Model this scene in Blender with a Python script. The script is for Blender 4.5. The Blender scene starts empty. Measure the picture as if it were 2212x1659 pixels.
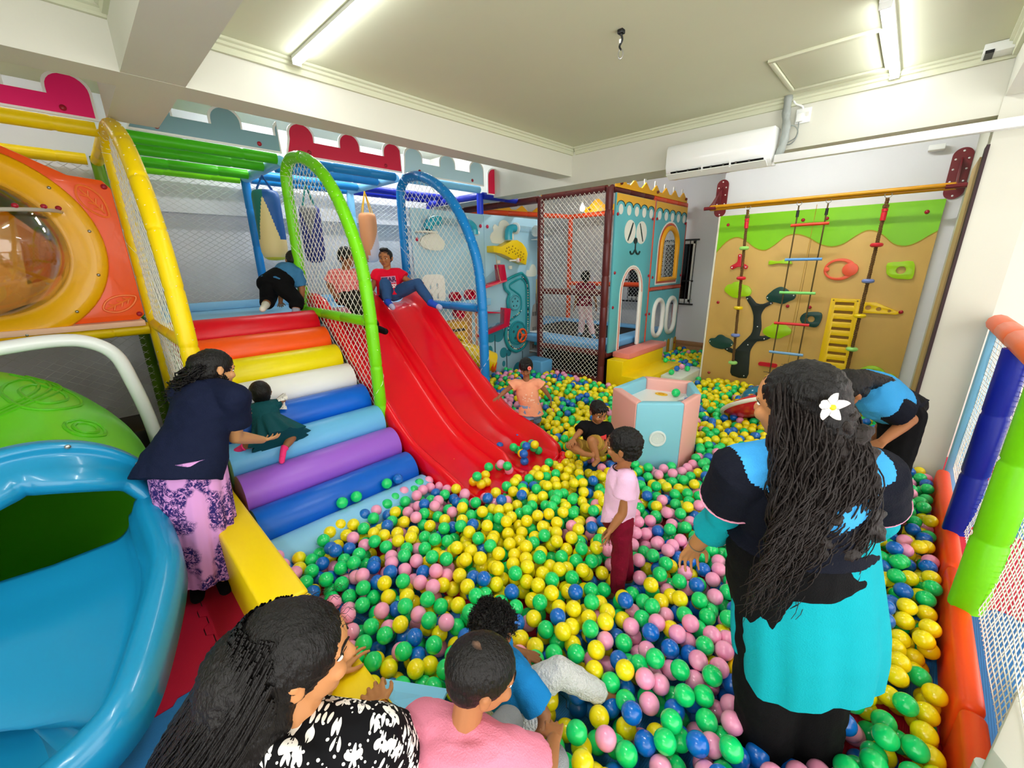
import bpy, bmesh, math, random
import numpy as np
from mathutils import Vector, Matrix, Euler
from mathutils.geometry import tessellate_polygon
rng = random.Random(7)
PI = math.pi
sc = bpy.context.scene
COL = sc.collection

# ---------------------------------------------------------------- camera
yaw, pitch, roll = math.radians(-43.715), math.radians(16.659), math.radians(0.7406)
cy_, sy_, cp_, sp_ = math.cos(yaw), math.sin(yaw), math.cos(pitch), math.sin(pitch)
Fw = Vector((sy_ * cp_, cy_ * cp_, -sp_)); Rt = Vector((cy_, -sy_, 0)); Dn = Fw.cross(Rt)
cr, sr = math.cos(roll), math.sin(roll)
R2 = cr * Rt + sr * Dn; D2 = -sr * Rt + cr * Dn
camd = bpy.data.cameras.new('camera'); cam = bpy.data.objects.new('camera', camd); COL.objects.link(cam)
camd.sensor_width = 36.0; camd.lens = 880.0 / 2212 * 36; camd.clip_start = 0.02
cm = Matrix.Identity(4)
for i in range(3):
    cm[i][0] = R2[i]; cm[i][1] = -D2[i]; cm[i][2] = -Fw[i]
cm[2][3] = 1.88
cam.matrix_world = cm
sc.camera = cam

# ---------------------------------------------------------------- world, lamps, exposure
vs = sc.view_settings
sc.display_settings.display_device = 'sRGB'
vs.view_transform = 'Standard'; vs.look = 'None'; vs.gamma = 1.0; vs.use_curve_mapping = False
vs.exposure = 0.78
w = bpy.data.worlds.new('room_light'); sc.world = w; w.use_nodes = True
w.node_tree.nodes['Background'].inputs[0].default_value = (1.0, 0.985, 0.95, 1)
w.node_tree.nodes['Background'].inputs[1].default_value = 2.2
sc.cycles.max_bounces = 6; sc.cycles.diffuse_bounces = 4; sc.cycles.glossy_bounces = 2
sc.cycles.transmission_bounces = 4; sc.cycles.transparent_max_bounces = 8
sc.cycles.use_denoising = True; sc.cycles.caustics_reflective = False; sc.cycles.caustics_refractive = False
sc.cycles.sample_clamp_indirect = 4.0
LAMP = 17.0           # strength of the fluorescent diffusers

# ---------------------------------------------------------------- helpers
def lin(h):
    h = h.lstrip('#')
    v = [int(h[i:i + 2], 16) / 255 for i in (0, 2, 4)]
    return tuple((c / 12.92 if c <= .04045 else ((c + .055) / 1.055) ** 2.4) for c in v) + (1,)

_mc = {}
def mat(name, hexc, rough=.5, metal=0., spec=.5, bump=0., bscale=40., trans=0., emit=0., alpha=1., coat=0., sss=0., var=0., vscale=6., ior=1.45, stretch=None):
    if name in _mc: return _mc[name]
    m = bpy.data.materials.new(name); m.use_nodes = True
    nt = m.node_tree; b = nt.nodes['Principled BSDF']
    c = lin(hexc)
    b.inputs['Base Color'].default_value = c
    b.inputs['Roughness'].default_value = rough; b.inputs['Metallic'].default_value = metal
    b.inputs['Specular IOR Level'].default_value = spec; b.inputs['IOR'].default_value = ior
    if trans: b.inputs['Transmission Weight'].default_value = trans
    if alpha < 1: b.inputs['Alpha'].default_value = alpha
    if coat: b.inputs['Coat Weight'].default_value = coat; b.inputs['Coat Roughness'].default_value = .08
    if sss:
        b.inputs['Subsurface Weight'].default_value = sss; b.inputs['Subsurface Radius'].default_value = (.02, .012, .008)
    if emit:
        b.inputs['Emission Color'].default_value = c; b.inputs['Emission Strength'].default_value = emit
    if bump or var:
        tc = nt.nodes.new('ShaderNodeTexCoord'); src = tc.outputs['Object']
        if stretch:
            mp = nt.nodes.new('ShaderNodeMapping'); mp.inputs['Scale'].default_value = stretch
            nt.links.new(src, mp.inputs['Vector']); src = mp.outputs['Vector']
    if bump:
        n = nt.nodes.new('ShaderNodeTexNoise'); n.inputs['Scale'].default_value = bscale; n.inputs['Detail'].default_value = 3
        bp = nt.nodes.new('ShaderNodeBump'); bp.inputs['Strength'].default_value = bump; bp.inputs['Distance'].default_value = .01
        nt.links.new(src, n.inputs['Vector']); nt.links.new(n.outputs['Fac'], bp.inputs['Height']); nt.links.new(bp.outputs['Normal'], b.inputs['Normal'])
    if var:
        n2 = nt.nodes.new('ShaderNodeTexNoise'); n2.inputs['Scale'].default_value = vscale; n2.inputs['Detail'].default_value = 4
        mx = nt.nodes.new('ShaderNodeMix'); mx.data_type = 'RGBA'
        mx.inputs[6].default_value = tuple(x * (1 - var) for x in c[:3]) + (1,)
        mx.inputs[7].default_value = tuple(min(1, x * (1 + var)) for x in c[:3]) + (1,)
        nt.links.new(src, n2.inputs['Vector']); nt.links.new(n2.outputs['Fac'], mx.inputs[0]); nt.links.new(mx.outputs[2], b.inputs['Base Color'])
    _mc[name] = m
    return m

class MB:
    """collects shapes into one mesh"""
    def __init__(s): s.v = []; s.f = []; s.mi = []; s.cur = 0
    def add(s, vs_, fs, mi=None):
        o = len(s.v); s.v.extend([tuple(p) for p in vs_])
        for f in fs: s.f.append(tuple(o + i for i in f)); s.mi.append(s.cur if mi is None else mi)
        return s
    def box(s, c, d, M=None):
        hx, hy, hz = d[0] / 2, d[1] / 2, d[2] / 2
        P = [Vector((x, y, z)) for x in (-hx, hx) for y in (-hy, hy) for z in (-hz, hz)]
        if M is not None: P = [M @ p for p in P]
        P = [p + Vector(c) for p in P]
        return s.add(P, [(0, 1, 3, 2), (4, 6, 7, 5), (0, 4, 5, 1), (2, 3, 7, 6), (0, 2, 6, 4), (1, 5, 7, 3)])
    def bb(s, x0, x1, y0, y1, z0, z1):
        return s.box(((x0 + x1) / 2, (y0 + y1) / 2, (z0 + z1) / 2), (abs(x1 - x0), abs(y1 - y0), abs(z1 - z0)))
    def tube(s, path, r, n=10, closed=False, caps=True, flat=None, mi=None):
        P = [Vector(p) for p in path]; m = len(P)
        rad = r if hasattr(r, '__len__') else [r] * m
        T = []
        for i in range(m):
            a = P[(i - 1) % m] if (closed or i) else P[i]; b = P[(i + 1) % m] if (closed or i < m - 1) else P[i]
            t = (b - a); T.append(t.normalized() if t.length > 1e-9 else Vector((0, 0, 1)))
        up = Vector((0, 0, 1)) if abs(T[0].z) < .9 else Vector((1, 0, 0))
        u = T[0].cross(up).normalized(); vs_ = []
        for i in range(m):
            u = (u - T[i] * u.dot(T[i])); u = u.normalized() if u.length > 1e-6 else T[i].orthogonal().normalized()
            v = T[i].cross(u)
            for k in range(n):
                a = 2 * PI * k / n
                vs_.append(P[i] + rad[i] * (math.cos(a) * u + math.sin(a) * v * (flat or 1)))
        fs = []
        for i in range(m if closed else m - 1):
            j = (i + 1) % m
            for k in range(n):
                l = (k + 1) % n
                fs.append((i * n + k, i * n + l, j * n + l, j * n + k))
        if caps and not closed:
            fs.append(tuple(range(n - 1, -1, -1))); fs.append(tuple((m - 1) * n + k for k in range(n)))
        return s.add(vs_, fs, mi)
    def lathe(s, prof, n=24, M=None, mi=None):
        """profile of (r, z); M places it"""
        vs_ = []; fs = []; m = len(prof)
        for r, z in prof:
            for k in range(n):
                a = 2 * PI * k / n; p = Vector((r * math.cos(a), r * math.sin(a), z)); vs_.append(M @ p if M is not None else p)
        for i in range(m - 1):
            for k in range(n):
                l = (k + 1) % n; fs.append((i * n + k, i * n + l, (i + 1) * n + l, (i + 1) * n + k))
        if prof[0][0] > 1e-6: fs.append(tuple(range(n - 1, -1, -1)))
        if prof[-1][0] > 1e-6: fs.append(tuple((m - 1) * n + k for k in range(n)))
        return s.add(vs_, fs, mi)
    def ell(s, c, rad, M=None, n=16, m=10, mi=None):
        if not hasattr(rad, '__len__'): rad = (rad,) * 3
        vs_ = [Vector((0, 0, -rad[2]))]; fs = []
        for i in range(1, m):
            ph = -PI / 2 + PI * i / m
            for k in range(n):
                a = 2 * PI * k / n
                vs_.append(Vector((rad[0] * math.cos(ph) * math.cos(a), rad[1] * math.cos(ph) * math.sin(a), rad[2] * math.sin(ph))))
        vs_.append(Vector((0, 0, rad[2]))); t = len(vs_) - 1
        for k in range(n):
            l = (k + 1) % n
            fs.append((0, 1 + l, 1 + k)); fs.append((t, t - n + k, t - n + l))
            for i in range(m - 2): fs.append((1 + i * n + k, 1 + i * n + l, 1 + (i + 1) * n + l, 1 + (i + 1) * n + k))
        if M is not None: vs_ = [M @ p for p in vs_]
        c = Vector(c)
        return s.add([p + c for p in vs_], fs, mi)
    def prism(s, outer, th, fn, holes=(), mi=None, mi_side=None):
        """2-D outline (u,v), extruded by th along w; fn(u,v,w) -> point"""
        loops = [list(outer)] + [list(h) for h in holes]
        tri = tessellate_polygon([[Vector((a, b, 0)) for a, b in L] for L in loops])
        flat = [p for L in loops for p in L]; N = len(flat)
        vs_ = [fn(a, b, 0) for a, b in flat] + [fn(a, b, th) for a, b in flat]
        s.add(vs_, [tuple(t) for t in tri] + [tuple(N + i for i in reversed(t)) for t in tri], mi)
        fs = []; o = 0
        for L in loops:
            n = len(L)
            for k in range(n):
                l = (k + 1) % n; fs.append((o + k, o + l, N + o + l, N + o + k))
            o += n
        base = len(s.v) - len(vs_)
        for f in fs:
            s.f.append(tuple(base + i for i in f)); s.mi.append((s.cur if mi is None else mi) if mi_side is None else mi_side)
        return s
    def build(s, name, mats, parent=None, smooth=40, bevel=0, seg=2, kind=None, label=None, recalc=True):
        me = bpy.data.meshes.new(name)
        me.from_pydata(s.v, [], s.f)
        mats = mats if isinstance(mats, (list, tuple)) else [mats]
        for m in mats: me.materials.append(m)
        if len(mats) > 1: me.polygons.foreach_set('material_index', s.mi)
        if recalc or bevel:
            bm = bmesh.new(); bm.from_mesh(me)
            bmesh.ops.recalc_face_normals(bm, faces=bm.faces)
            if bevel:
                es = [e for e in bm.edges if len(e.link_faces) == 2 and e.calc_face_angle(0) > .6]
                bmesh.ops.bevel(bm, geom=es, offset=bevel, segments=seg, profile=.5, affect='EDGES', clamp_overlap=True)
            bm.to_mesh(me); bm.free()
        if smooth:
            me.polygons.foreach_set('use_smooth', [True] * len(me.polygons))
            if smooth < 179: me.set_sharp_from_angle(angle=math.radians(smooth))
        o = bpy.data.objects.new(name, me); COL.objects.link(o)
        if parent is not None: put(o, parent)
        if kind: o['kind'] = kind
        if label: o['label'] = label
        return o

def put(o, parent):
    """parent keeping world coordinates"""
    o.parent = parent
    off = Vector((0, 0, 0)); p = parent
    while p is not None: off += p.location; p = p.parent
    o.location = o.location - off
def tag(o, label, cat, group=None, kind=None):
    o['label'] = label
    if cat: o['category'] = cat
    if group: o['group'] = group
    if kind: o['kind'] = kind
    return o
def thing(name, label, cat, loc=(0, 0, 0), group=None):
    o = bpy.data.objects.new(name, None); COL.objects.link(o); o.location = loc; o.empty_display_size = .1
    return tag(o, label, cat, group)
def struct(o, label=None, cat=None):
    o['kind'] = 'structure'
    if label: o['label'] = label
    if cat: o['category'] = cat
    return o
def copy_tree(o, parent=None):
    c = o.copy(); COL.objects.link(c)
    if parent is not None: c.parent = parent
    for ch in list(o.children): copy_tree(ch, c)
    return c
def lerp(a, b, t): return a + (b - a) * t
def smoothpath(pts, n=6, closed=False):
    """Catmull-Rom through points"""
    P = [Vector(p) for p in pts]; m = len(P); out = []
    for i in range(m if closed else m - 1):
        a = P[(i - 1) % m] if closed or i else P[0]; b = P[i]; c = P[(i + 1) % m]; d = P[(i + 2) % m] if closed or i + 2 < m else P[-1]
        for k in range(n):
            t = k / n
            out.append(.5 * ((2 * b) + (c - a) * t + (2 * a - 5 * b + 4 * c - d) * t * t + (3 * b - a - 3 * c + d) * t ** 3))
    if not closed: out.append(P[-1])
    return out
def sm2(pts, n=5, closed=True): return [(p.x, p.y) for p in smoothpath([(a, b, 0) for a, b in pts], n, closed)]
def circ(cx, cy, r, n=20, ry=None, a0=0, a1=2 * PI, end=False):
    return [(cx + r * math.cos(a0 + (a1 - a0) * k / n), cy + (ry or r) * math.sin(a0 + (a1 - a0) * k / n)) for k in range(n + (1 if end else 0))]
def pill(cx, cy, w_, h_, n=8):
    r = min(w_, h_) / 2; dx, dy = w_ / 2 - r, h_ / 2 - r; out = []
    for q, (sx, sy) in enumerate(((1, 1), (-1, 1), (-1, -1), (1, -1))):
        for k in range(n + 1):
            a = q * PI / 2 + PI / 2 * k / n; out.append((cx + sx * dx + r * math.cos(a), cy + sy * dy + r * math.sin(a)))
    return out
def rrect(cx, cy, w_, h_, r, n=4):
    dx, dy = w_ / 2 - r, h_ / 2 - r; out = []
    for q, (sx, sy) in enumerate(((1, 1), (-1, 1), (-1, -1), (1, -1))):
        for k in range(n + 1):
            a = q * PI / 2 + PI / 2 * k / n; out.append((cx + sx * dx + r * math.cos(a), cy + sy * dy + r * math.sin(a)))
    return out
def planeX(X, s=1): return lambda u, v, w_: Vector((X + s * w_, u, v))       # (Y, Z) outlines on a plane X = const, thickness to +X
def planeY(Y, s=-1): return lambda u, v, w_: Vector((u, Y + s * w_, v))      # (X, Z) outlines, thickness to -Y
def planeZ(Z, s=1): return lambda u, v, w_: Vector((u, v, Z + s * w_))
def padded(path, r=.05, step=.42, n=12):
    """foam-sleeved pole: path resampled, with pinched taped joints"""
    P = [Vector(p) for p in path]; out = [P[0]]; rad = [r]; acc = 0
    for a, b in zip(P[:-1], P[1:]):
        L = (b - a).length
        if L < 1e-6: continue
        t = 0.0
        while acc + (L - t) >= step:
            t += step - acc; acc = 0
            for d, k in ((-.02, 1.0), (-.007, .93), (.004, .90), (.016, 1.0)):
                q = t + d
                if 0 < q < L: out.append(a + (b - a) * (q / L)); rad.append(r * k * rng.uniform(.985, 1.02))
        acc += L - t
        out.append(b); rad.append(r)
    return out, rad
def net_lines(poly, ang, sp, off=0.):
    """parallel lines at angle clipped to a polygon (even-odd)"""
    c, s = math.cos(ang), math.sin(ang); nrm = (-s, c)
    ds = [p[0] * nrm[0] + p[1] * nrm[1] for p in poly]; segs = []
    d = math.ceil((min(ds) - off) / sp) * sp + off
    while d < max(ds):
        ts = []
        for i in range(len(poly)):
            a, b = poly[i], poly[(i + 1) % len(poly)]; da, db = ds[i] - d, ds[(i + 1) % len(poly)] - d
            if (da < 0) != (db < 0):
                t = da / (da - db); x, y = a[0] + (b[0] - a[0]) * t, a[1] + (b[1] - a[1]) * t; ts.append(x * c + y * s)
        ts.sort()
        for i in range(0, len(ts) - 1, 2): segs.append((ts[i], ts[i + 1], d))
        d += sp
    return [((t0 * c + dd * nrm[0], t0 * s + dd * nrm[1]), (t1 * c + dd * nrm[0], t1 * s + dd * nrm[1])) for t0, t1, dd in segs]
def net(name, poly, fn, m, parent, angs=(PI / 3, -PI / 3), sp=.045, r=.0025, bulge=0., wob=.004, kseg=.25, label=None, n=3):
    mb = MB(); cx = sum(p[0] for p in poly) / len(poly); cy = sum(p[1] for p in poly) / len(poly)
    rx = max(abs(p[0] - cx) for p in poly) + 1e-6; ry = max(abs(p[1] - cy) for p in poly) + 1e-6
    for ai, a in enumerate(angs):
        for p, q in net_lines(poly, a, sp, sp * .37):
            L = math.hypot(q[0] - p[0], q[1] - p[1])
            if L < .01: continue
            k = max(1, int(L / kseg)); path = []
            for i in range(k + 1):
                u, v = lerp(p[0], q[0], i / k), lerp(p[1], q[1], i / k)
                b = bulge * max(0, 1 - ((u - cx) / rx) ** 2) * max(0, 1 - ((v - cy) / ry) ** 2)
                j = wob if 0 < i < k else 0
                path.append(fn(u + rng.uniform(-j, j), v + rng.uniform(-j, j), b + rng.uniform(-j, j) * .5 + ai * r))
            mb.tube(path, r, n, caps=False)
    return mb.build(name, m, parent, smooth=180, recalc=False, label=label)
# ================================================================ ROOM
M_wall = mat('wall_paint', '#d6d5c8', .85, bump=.05, bscale=60, var=.03, vscale=3)
M_ceil = mat('ceiling_paint', '#cfd1b6', .8, bump=.04, bscale=25, var=.03, vscale=2)
M_wallcool = mat('cool_white_paint', '#dedfe2', .8, bump=.05, bscale=50, var=.03, vscale=3)
M_warm = mat('warm_beam_paint', '#d8c8a0', .8, var=.03)
M_white = mat('white_plastic', '#eceeec', .35)
M_offwhite = mat('off_white', '#e2e2da', .5)
M_black = mat('black_metal', '#0c0d0f', .4)
M_dark = mat('dark_gap', '#241c18', .8)
M_wood = mat('jamb_wood', '#b39763', .6, var=.18, vscale=8, stretch=(6, 6, .6))
M_wood2 = mat('skirting_wood', '#a9794f', .5, var=.2, vscale=6, stretch=(.6, 6, 6))
M_steel = mat('steel', '#a8a8a4', .3, metal=.9)
M_lampw = mat('lamp_diffuser', '#fbfdff', .4, emit=LAMP)
M_lampb = mat('lamp_diffuser_bright', '#fbfdff', .4, emit=LAMP * 4)
M_spotw = mat('downlight_lens', '#fff6e6', .4, emit=30)

fl = struct(MB().bb(-6.4, 2.6, -2.6, 8.0, -.12, 0).build('floor', mat('floor_screed', '#6b5a58', .8), smooth=0), 'screed floor under the foam puzzle mats')
# interlocking foam mats: each tile its own part
M_mred = mat('mat_red', '#d3123f', .6, bump=.9, bscale=1, var=.06)
M_mblue = mat('mat_blue', '#2f86cf', .6, bump=.9, bscale=1, var=.06)
for m_ in (M_mred, M_mblue):                     # woven-grain relief: short diagonal dashes
    nt = m_.node_tree
    bp = [n for n in nt.nodes if n.type == 'BUMP'][0]; tcn = [n for n in nt.nodes if n.type == 'TEX_COORD'][0]
    mp = nt.nodes.new('ShaderNodeMapping'); mp.inputs['Rotation'].default_value = (0, 0, .8); mp.inputs['Scale'].default_value = (45, 120, 1)
    br = nt.nodes.new('ShaderNodeTexBrick'); br.inputs['Scale'].default_value = 1.0; br.inputs['Mortar Size'].default_value = .16; br.inputs['Mortar Smooth'].default_value = .6
    nt.links.new(tcn.outputs['Object'], mp.inputs['Vector']); nt.links.new(mp.outputs['Vector'], br.inputs['Vector'])
    nt.links.new(br.outputs['Fac'], bp.inputs['Height']); bp.inputs['Strength'].default_value = 1.0; bp.inputs['Distance'].default_value = -.008
def teeth(p, q, amp=.014, n=12):
    """jigsaw edge from p to q (absolute zigzag so that neighbours mesh)"""
    out = []; dx, dy = q[0] - p[0], q[1] - p[1]; L = math.hypot(dx, dy); horiz = abs(dx) > abs(dy)
    a0, a1 = (p[0], q[0]) if horiz else (p[1], q[1]); per = 1.0 / n
    ks = np.arange(math.floor(min(a0, a1) / per), math.ceil(max(a0, a1) / per) + 1)
    pts = []
    for k in ks:
        s = 1 if k % 2 == 0 else -1
        for f_, hgt in ((.12, s), (.88, s)): pts.append(((k + f_) * per, hgt * amp))
    pts = [(a, h_) for a, h_ in pts if min(a0, a1) + .01 < a < max(a0, a1) - .01]
    if a1 < a0: pts.reverse()
    out = [p] + [((a, p[1] + h_) if horiz else (p[0] + h_, a)) for a, h_ in pts]
    return out
def mat_tile(x, y, m, lab=None):
    g = .0025; x0, x1, y0, y1 = x + g, x + 1 - g, y + g, y + 1 - g
    poly = teeth((x0, y0), (x1, y0)) + teeth((x1, y0), (x1, y1)) + teeth((x1, y1), (x0, y1)) + teeth((x0, y1), (x0, y0))
    o = MB().prism(poly, .012, planeZ(.001)).build('mat_tile', m, fl, smooth=0)
    if lab: o['label'] = lab
for ix in range(-5, 2):
    for iy in range(-2, 7):
        x, y = ix - .03, iy + .105
        if ix <= -3 and iy <= 0: m_ = M_mred
        elif ix <= -1 and iy <= 0: m_ = M_mblue
        else: m_ = M_mred if (ix + iy) % 2 else M_mblue
        if x > .4:                                  # outside the net: cells follow the photograph
            m_ = {1: M_mblue, 2: M_mred, 3: M_mblue, 4: M_mblue}.get(iy, M_mblue)
        if iy <= -1 and ix >= -1: continue
        mat_tile(x, y, m_)

def slab(name, args, m=M_wall, lab=None, bev=0):
    o = MB()
    for a in (args if isinstance(args[0], (tuple, list)) else [args]): o.bb(*a)
    return struct(o.build(name, m, smooth=30 if bev else 0, bevel=bev), lab)
slab('wall_west', [(-6.4, -6.22, -2.6, 8, 0, 3.6), (-6.22, -6.08, -2.6, 8, 2.46, 3.6)], M_wallcool, 'cool white wall behind the play frame, its upper part standing proud')
slab('wall_north', (-6.4, -2.02, 7.75, 7.9, 0, 3.6), M_wallcool, 'cool white end wall with the barred window')
slab('wall_northeast', (-2.02, .215, 6.22, 7.9, 0, 3.6), M_wallcool, 'wall behind the wooden climbing board')
slab('wall_east', (.215, .47, 4.476, 6.3, 0, 3.17), M_wall, 'white pier between the climbing board and the rope net')
slab('wall_east_recess', (.47, 2.6, 5.5, 5.7, 0, 3.17), mat('pinkish_paint', '#e6d6cc', .8), 'pinkish wall beyond the pier')
cl = slab('ceiling', [(-3.36, 2.6, -2.6, 4.6, 3.17, 3.3), (-6.4, -3.36, -2.6, 4.6, 3.5, 3.6), (-6.4, 2.6, 4.6, 8, 3.3, 3.4)], M_ceil, 'painted ceiling with coffers between beams')
slab('beam_west', (-3.48, -3.24, -2.6, 4.60, 2.867, 3.55), M_wall, 'white ceiling beam over the front of the play frame')
slab('beam_north', (-6.4, 2.6, 4.483, 4.80, 2.775, 3.55), M_wall, 'white ceiling beam carrying the air conditioner')
slab('beam_south', (-4.28, 2.6, .42, .70, 2.868, 3.52), M_wall, 'white cross beam close to the camera')
slab('blocker_wall_south', (-6.4, -.9, -2.15, -2.0, 0, 3.6), M_wall, 'unseen wall added behind the camera to block light on the mat side')  # unseen wall, added to keep room light off the left bay
slab('beam_east', (.22, .6, -2.6, 4.47, 2.88, 3.3), M_wall, 'white ceiling beam along the pier side')
# cornices: a stepped profile swept along each coffer side
def cornice(name, p0, p1, inward, lab):
    prof = [(0, 3.095), (.022, 3.095), (.026, 3.108), (.026, 3.128), (.040, 3.134), (.040, 3.15), (.058, 3.156), (.058, 3.1705), (0, 3.1705)]
    mb = MB(); vs_ = []
    for p in (p0, p1):
        for d, z in prof: vs_.append((p[0] + inward[0] * d, p[1] + inward[1] * d, z))
    n = len(prof)
    mb.add(vs_, [(i, (i + 1) % n, n + (i + 1) % n, n + i) for i in range(n)] + [tuple(range(n)), tuple(range(2 * n - 1, n - 1, -1))])
    struct(mb.build(name, M_ceil, smooth=0), lab)
cornice('trim_1', (-3.24, .70), (-3.24, 4.483), (1, 0), 'stepped cornice along the long white beam')
cornice('trim_2', (-3.18, 4.483), (.22, 4.483), (0, -1), 'stepped cornice above the air conditioner')
cornice('trim_3', (-3.24, -2.6), (-3.24, .42), (1, 0), 'cornice in the coffer at the top left corner')
cornice('trim_4', (-3.18, .42), (.22, .42), (0, -1), 'cornice on the near cross beam')
cornice('trim_5', (.22, .7), (.22, 4.42), (-1, 0), 'cornice along the beam on the pier side')
# access hatch in the ceiling
hb = MB()
for a in ((-.985, -.385, 3.58, 3.61), (-.985, -.385, 4.28, 4.31), (-.985, -.955, 3.61, 4.28), (-.415, -.385, 3.61, 4.28)): hb.bb(*a, 3.152, 3.171)
hb.bb(-.95, -.42, 3.616, 4.274, 3.164, 3.171)
tag(hb.build('ceiling_hatch', M_ceil, smooth=30, bevel=.004), 'white framed access hatch in the ceiling beside a tube light', 'hatch')
# wooden jamb, skirting
slab('trim_6', [(.19, .2155, 4.62, 5.2, 0, 2.55)], M_wood, 'worn wooden jamb along the pier edge')
slab('trim_7', [(.2, .217, 4.46, 4.62, 0, 2.6)], mat('shadow_gap', '#3b2a2e', .8), 'dark strip between jamb and pier')
bs = struct(MB().bb(-6.2, -2.05, 7.715, 7.75, .0, .34).build('baseboard_north', M_wood2, smooth=30, bevel=.004), 'wooden skirting under the barred window')
MB().bb(-6.2, -2.05, 7.705, 7.75, .345, .42).build('skirting_board', M_wood2, bs, smooth=30, bevel=.004)
# rail below the north beam
slab('trim_8', (-1.03, 2.6, 4.30, 4.36, 2.655, 2.715), M_white, 'white rail running below the beam past the pier', bev=.004)
# barred window on the north wall
wn = thing('window_1', 'dark window with black security bars beside the puppy house', 'window', (-3.2, 7.74, 1.1)); wn['kind'] = 'structure'
MB().bb(-4.1, -2.90, 7.735, 7.749, 1.18, 2.17).build('window_pane', mat('night_glass', '#07090c', .08), wn, smooth=0)
fm = MB()
for a in ((-4.1, -2.84, 2.15, 2.20), (-4.1, -2.84, 1.14, 1.19), (-2.90, -2.86, 1.14, 2.2), (-3.45, -3.40, 1.14, 2.2)): fm.bb(a[0], a[1], 7.70, 7.745, a[2], a[3])
fm.build('window_frame', M_offwhite, wn, smooth=30, bevel=.003)
for z in (1.105, 2.215): MB().bb(-4.2, -2.78, 7.64, 7.668, z - .014, z + .014).build('bar_rail', M_black, wn, smooth=30, bevel=.003)
for i in range(14):
    x = -2.84 - i * .095
    MB().tube([(x, 7.654, 1.09), (x, 7.654, 2.225)], .007, 8).build('window_bar', M_black, wn)
MB().bb(-4.2, -2.82, 7.645, 7.665, 1.50, 1.53).build('bar_rail', M_black, wn, smooth=30)
MB().bb(-2.87, -2.85, 7.62, 7.64, 1.30, 1.52).build('window_latch', M_white, wn, smooth=30, bevel=.004)

# ---------------------------------------------------------------- lamps
def tube_lamp(x0, x1, y0, y1, z, lab, m_=None):
    t = thing('tube_light', lab, 'ceiling light', ((x0 + x1) / 2, (y0 + y1) / 2, z), 'fluorescent tube lights')
    MB().bb(x0, x1, y0, y1, z - .022, z).build('lamp_base', M_white, t, smooth=30, bevel=.003)
    lx = (x1 - x0) > (y1 - y0); mb = MB(); w_ = .023
    c = (y0 + y1) / 2 if lx else (x0 + x1) / 2
    P = [(x0 + .02, c, z - .03), (x1 - .02, c, z - .03)] if lx else [(c, y0 + .02, z - .03), (c, y1 - .02, z - .03)]
    mb.tube(P, w_, 14); mb.build('diffuser', m_ or M_lampw, t)
    for e in (0, 1):
        p = P[e]; mb = MB(); d = (.012, .056, .05) if lx else (.056, .012, .05)
        mb.box((p[0], p[1], z - .027), d)
        o = mb.build('end_cap', M_white, t, smooth=30, bevel=.004)
        o.location += Vector(((-.012, 0, 0), (.012, 0, 0))[e] if lx else ((0, -.012, 0), (0, .012, 0))[e])
tube_lamp(-3.16, -1.96, 1.29, 1.345, 3.17, 'long tube light on the ceiling near the cross beam')
tube_lamp(-.395, -.335, 3.22, 4.44, 3.17, 'long tube light beside the ceiling hatch')
tube_lamp(-1.5, -.3, 1.1, 1.155, 3.17, 'added unseen tube light over the near pit corner', M_lampb)  # out-of-view lamp added to throw more light on the balls
tube_lamp(-1.2, .0, -1.2, -1.145, 3.17, 'added unseen tube light over the mat side of the room', M_lampb)  # out-of-view lamp added as overhead fill behind the camera
tube_lamp(-5.3, -5.24, 1.6, 2.8, 3.5, 'tube light above the padded play frame', M_lampb)
tube_lamp(-4.1, -2.9, 5.55, 5.605, 3.3, 'added tube light, unseen behind the beam above the trampoline cage', M_lampb)  # lamp added behind the beam to brighten the cage end
tube_lamp(-1.5, -.3, 4.88, 4.935, 3.3, 'tube light hidden by the beam above the climbing bar', M_lampb)
tube_lamp(-5.5, -5.44, 3.1, 4.3, 3.5, 'tube light above the far end of the play frame', M_lampb)
tube_lamp(-5.3, -5.24, -.9, .3, 3.5, 'tube light above the dome tower')
def downlight(x, y, z, lab):
    t = thing('downlight', lab, 'ceiling light', (x, y, z), 'small round downlights')
    M_ = Matrix.Translation((x, y, z))
    MB().lathe([(.05, -.012), (.062, -.012), (.065, 0), (.04, 0)], 20, M_).build('lamp_ring', M_white, t)
    MB().lathe([(.0, -.009), (.049, -.009), (.049, -.004)], 20, M_).build('lens', M_spotw, t)
downlight(-3.28, 6.85, 3.3, 'lit downlight above the puppy house crown')
downlight(-2.4, 7.2, 3.3, 'lit downlight behind the left end of the bar bracket')
downlight(-4.9, 6.0, 3.3, 'lit downlight above the trampoline cage')
downlight(-1.0, 5.6, 3.3, 'lit downlight above the climbing bar')
# bare bulb inside the cage
bl = thing('light_bulb', 'glowing bulb behind the yellow crown of the trampoline cage', 'light', (-4.75, 6.95, 2.9))
MB().tube([(-4.75, 6.95, 3.3), (-4.75, 6.95, 2.92)], .006, 6).build('cord', M_white, bl)
MB().lathe([(0, -.05), (.03, -.042), (.048, -.01), (.04, .03), (.018, .06), (.016, .09), (0, .09)], 16, Matrix.Translation((-4.75, 6.95, 2.83))).build('bulb', mat('bulb_glow', '#ffe9b8', .4, emit=25), bl)
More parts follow.
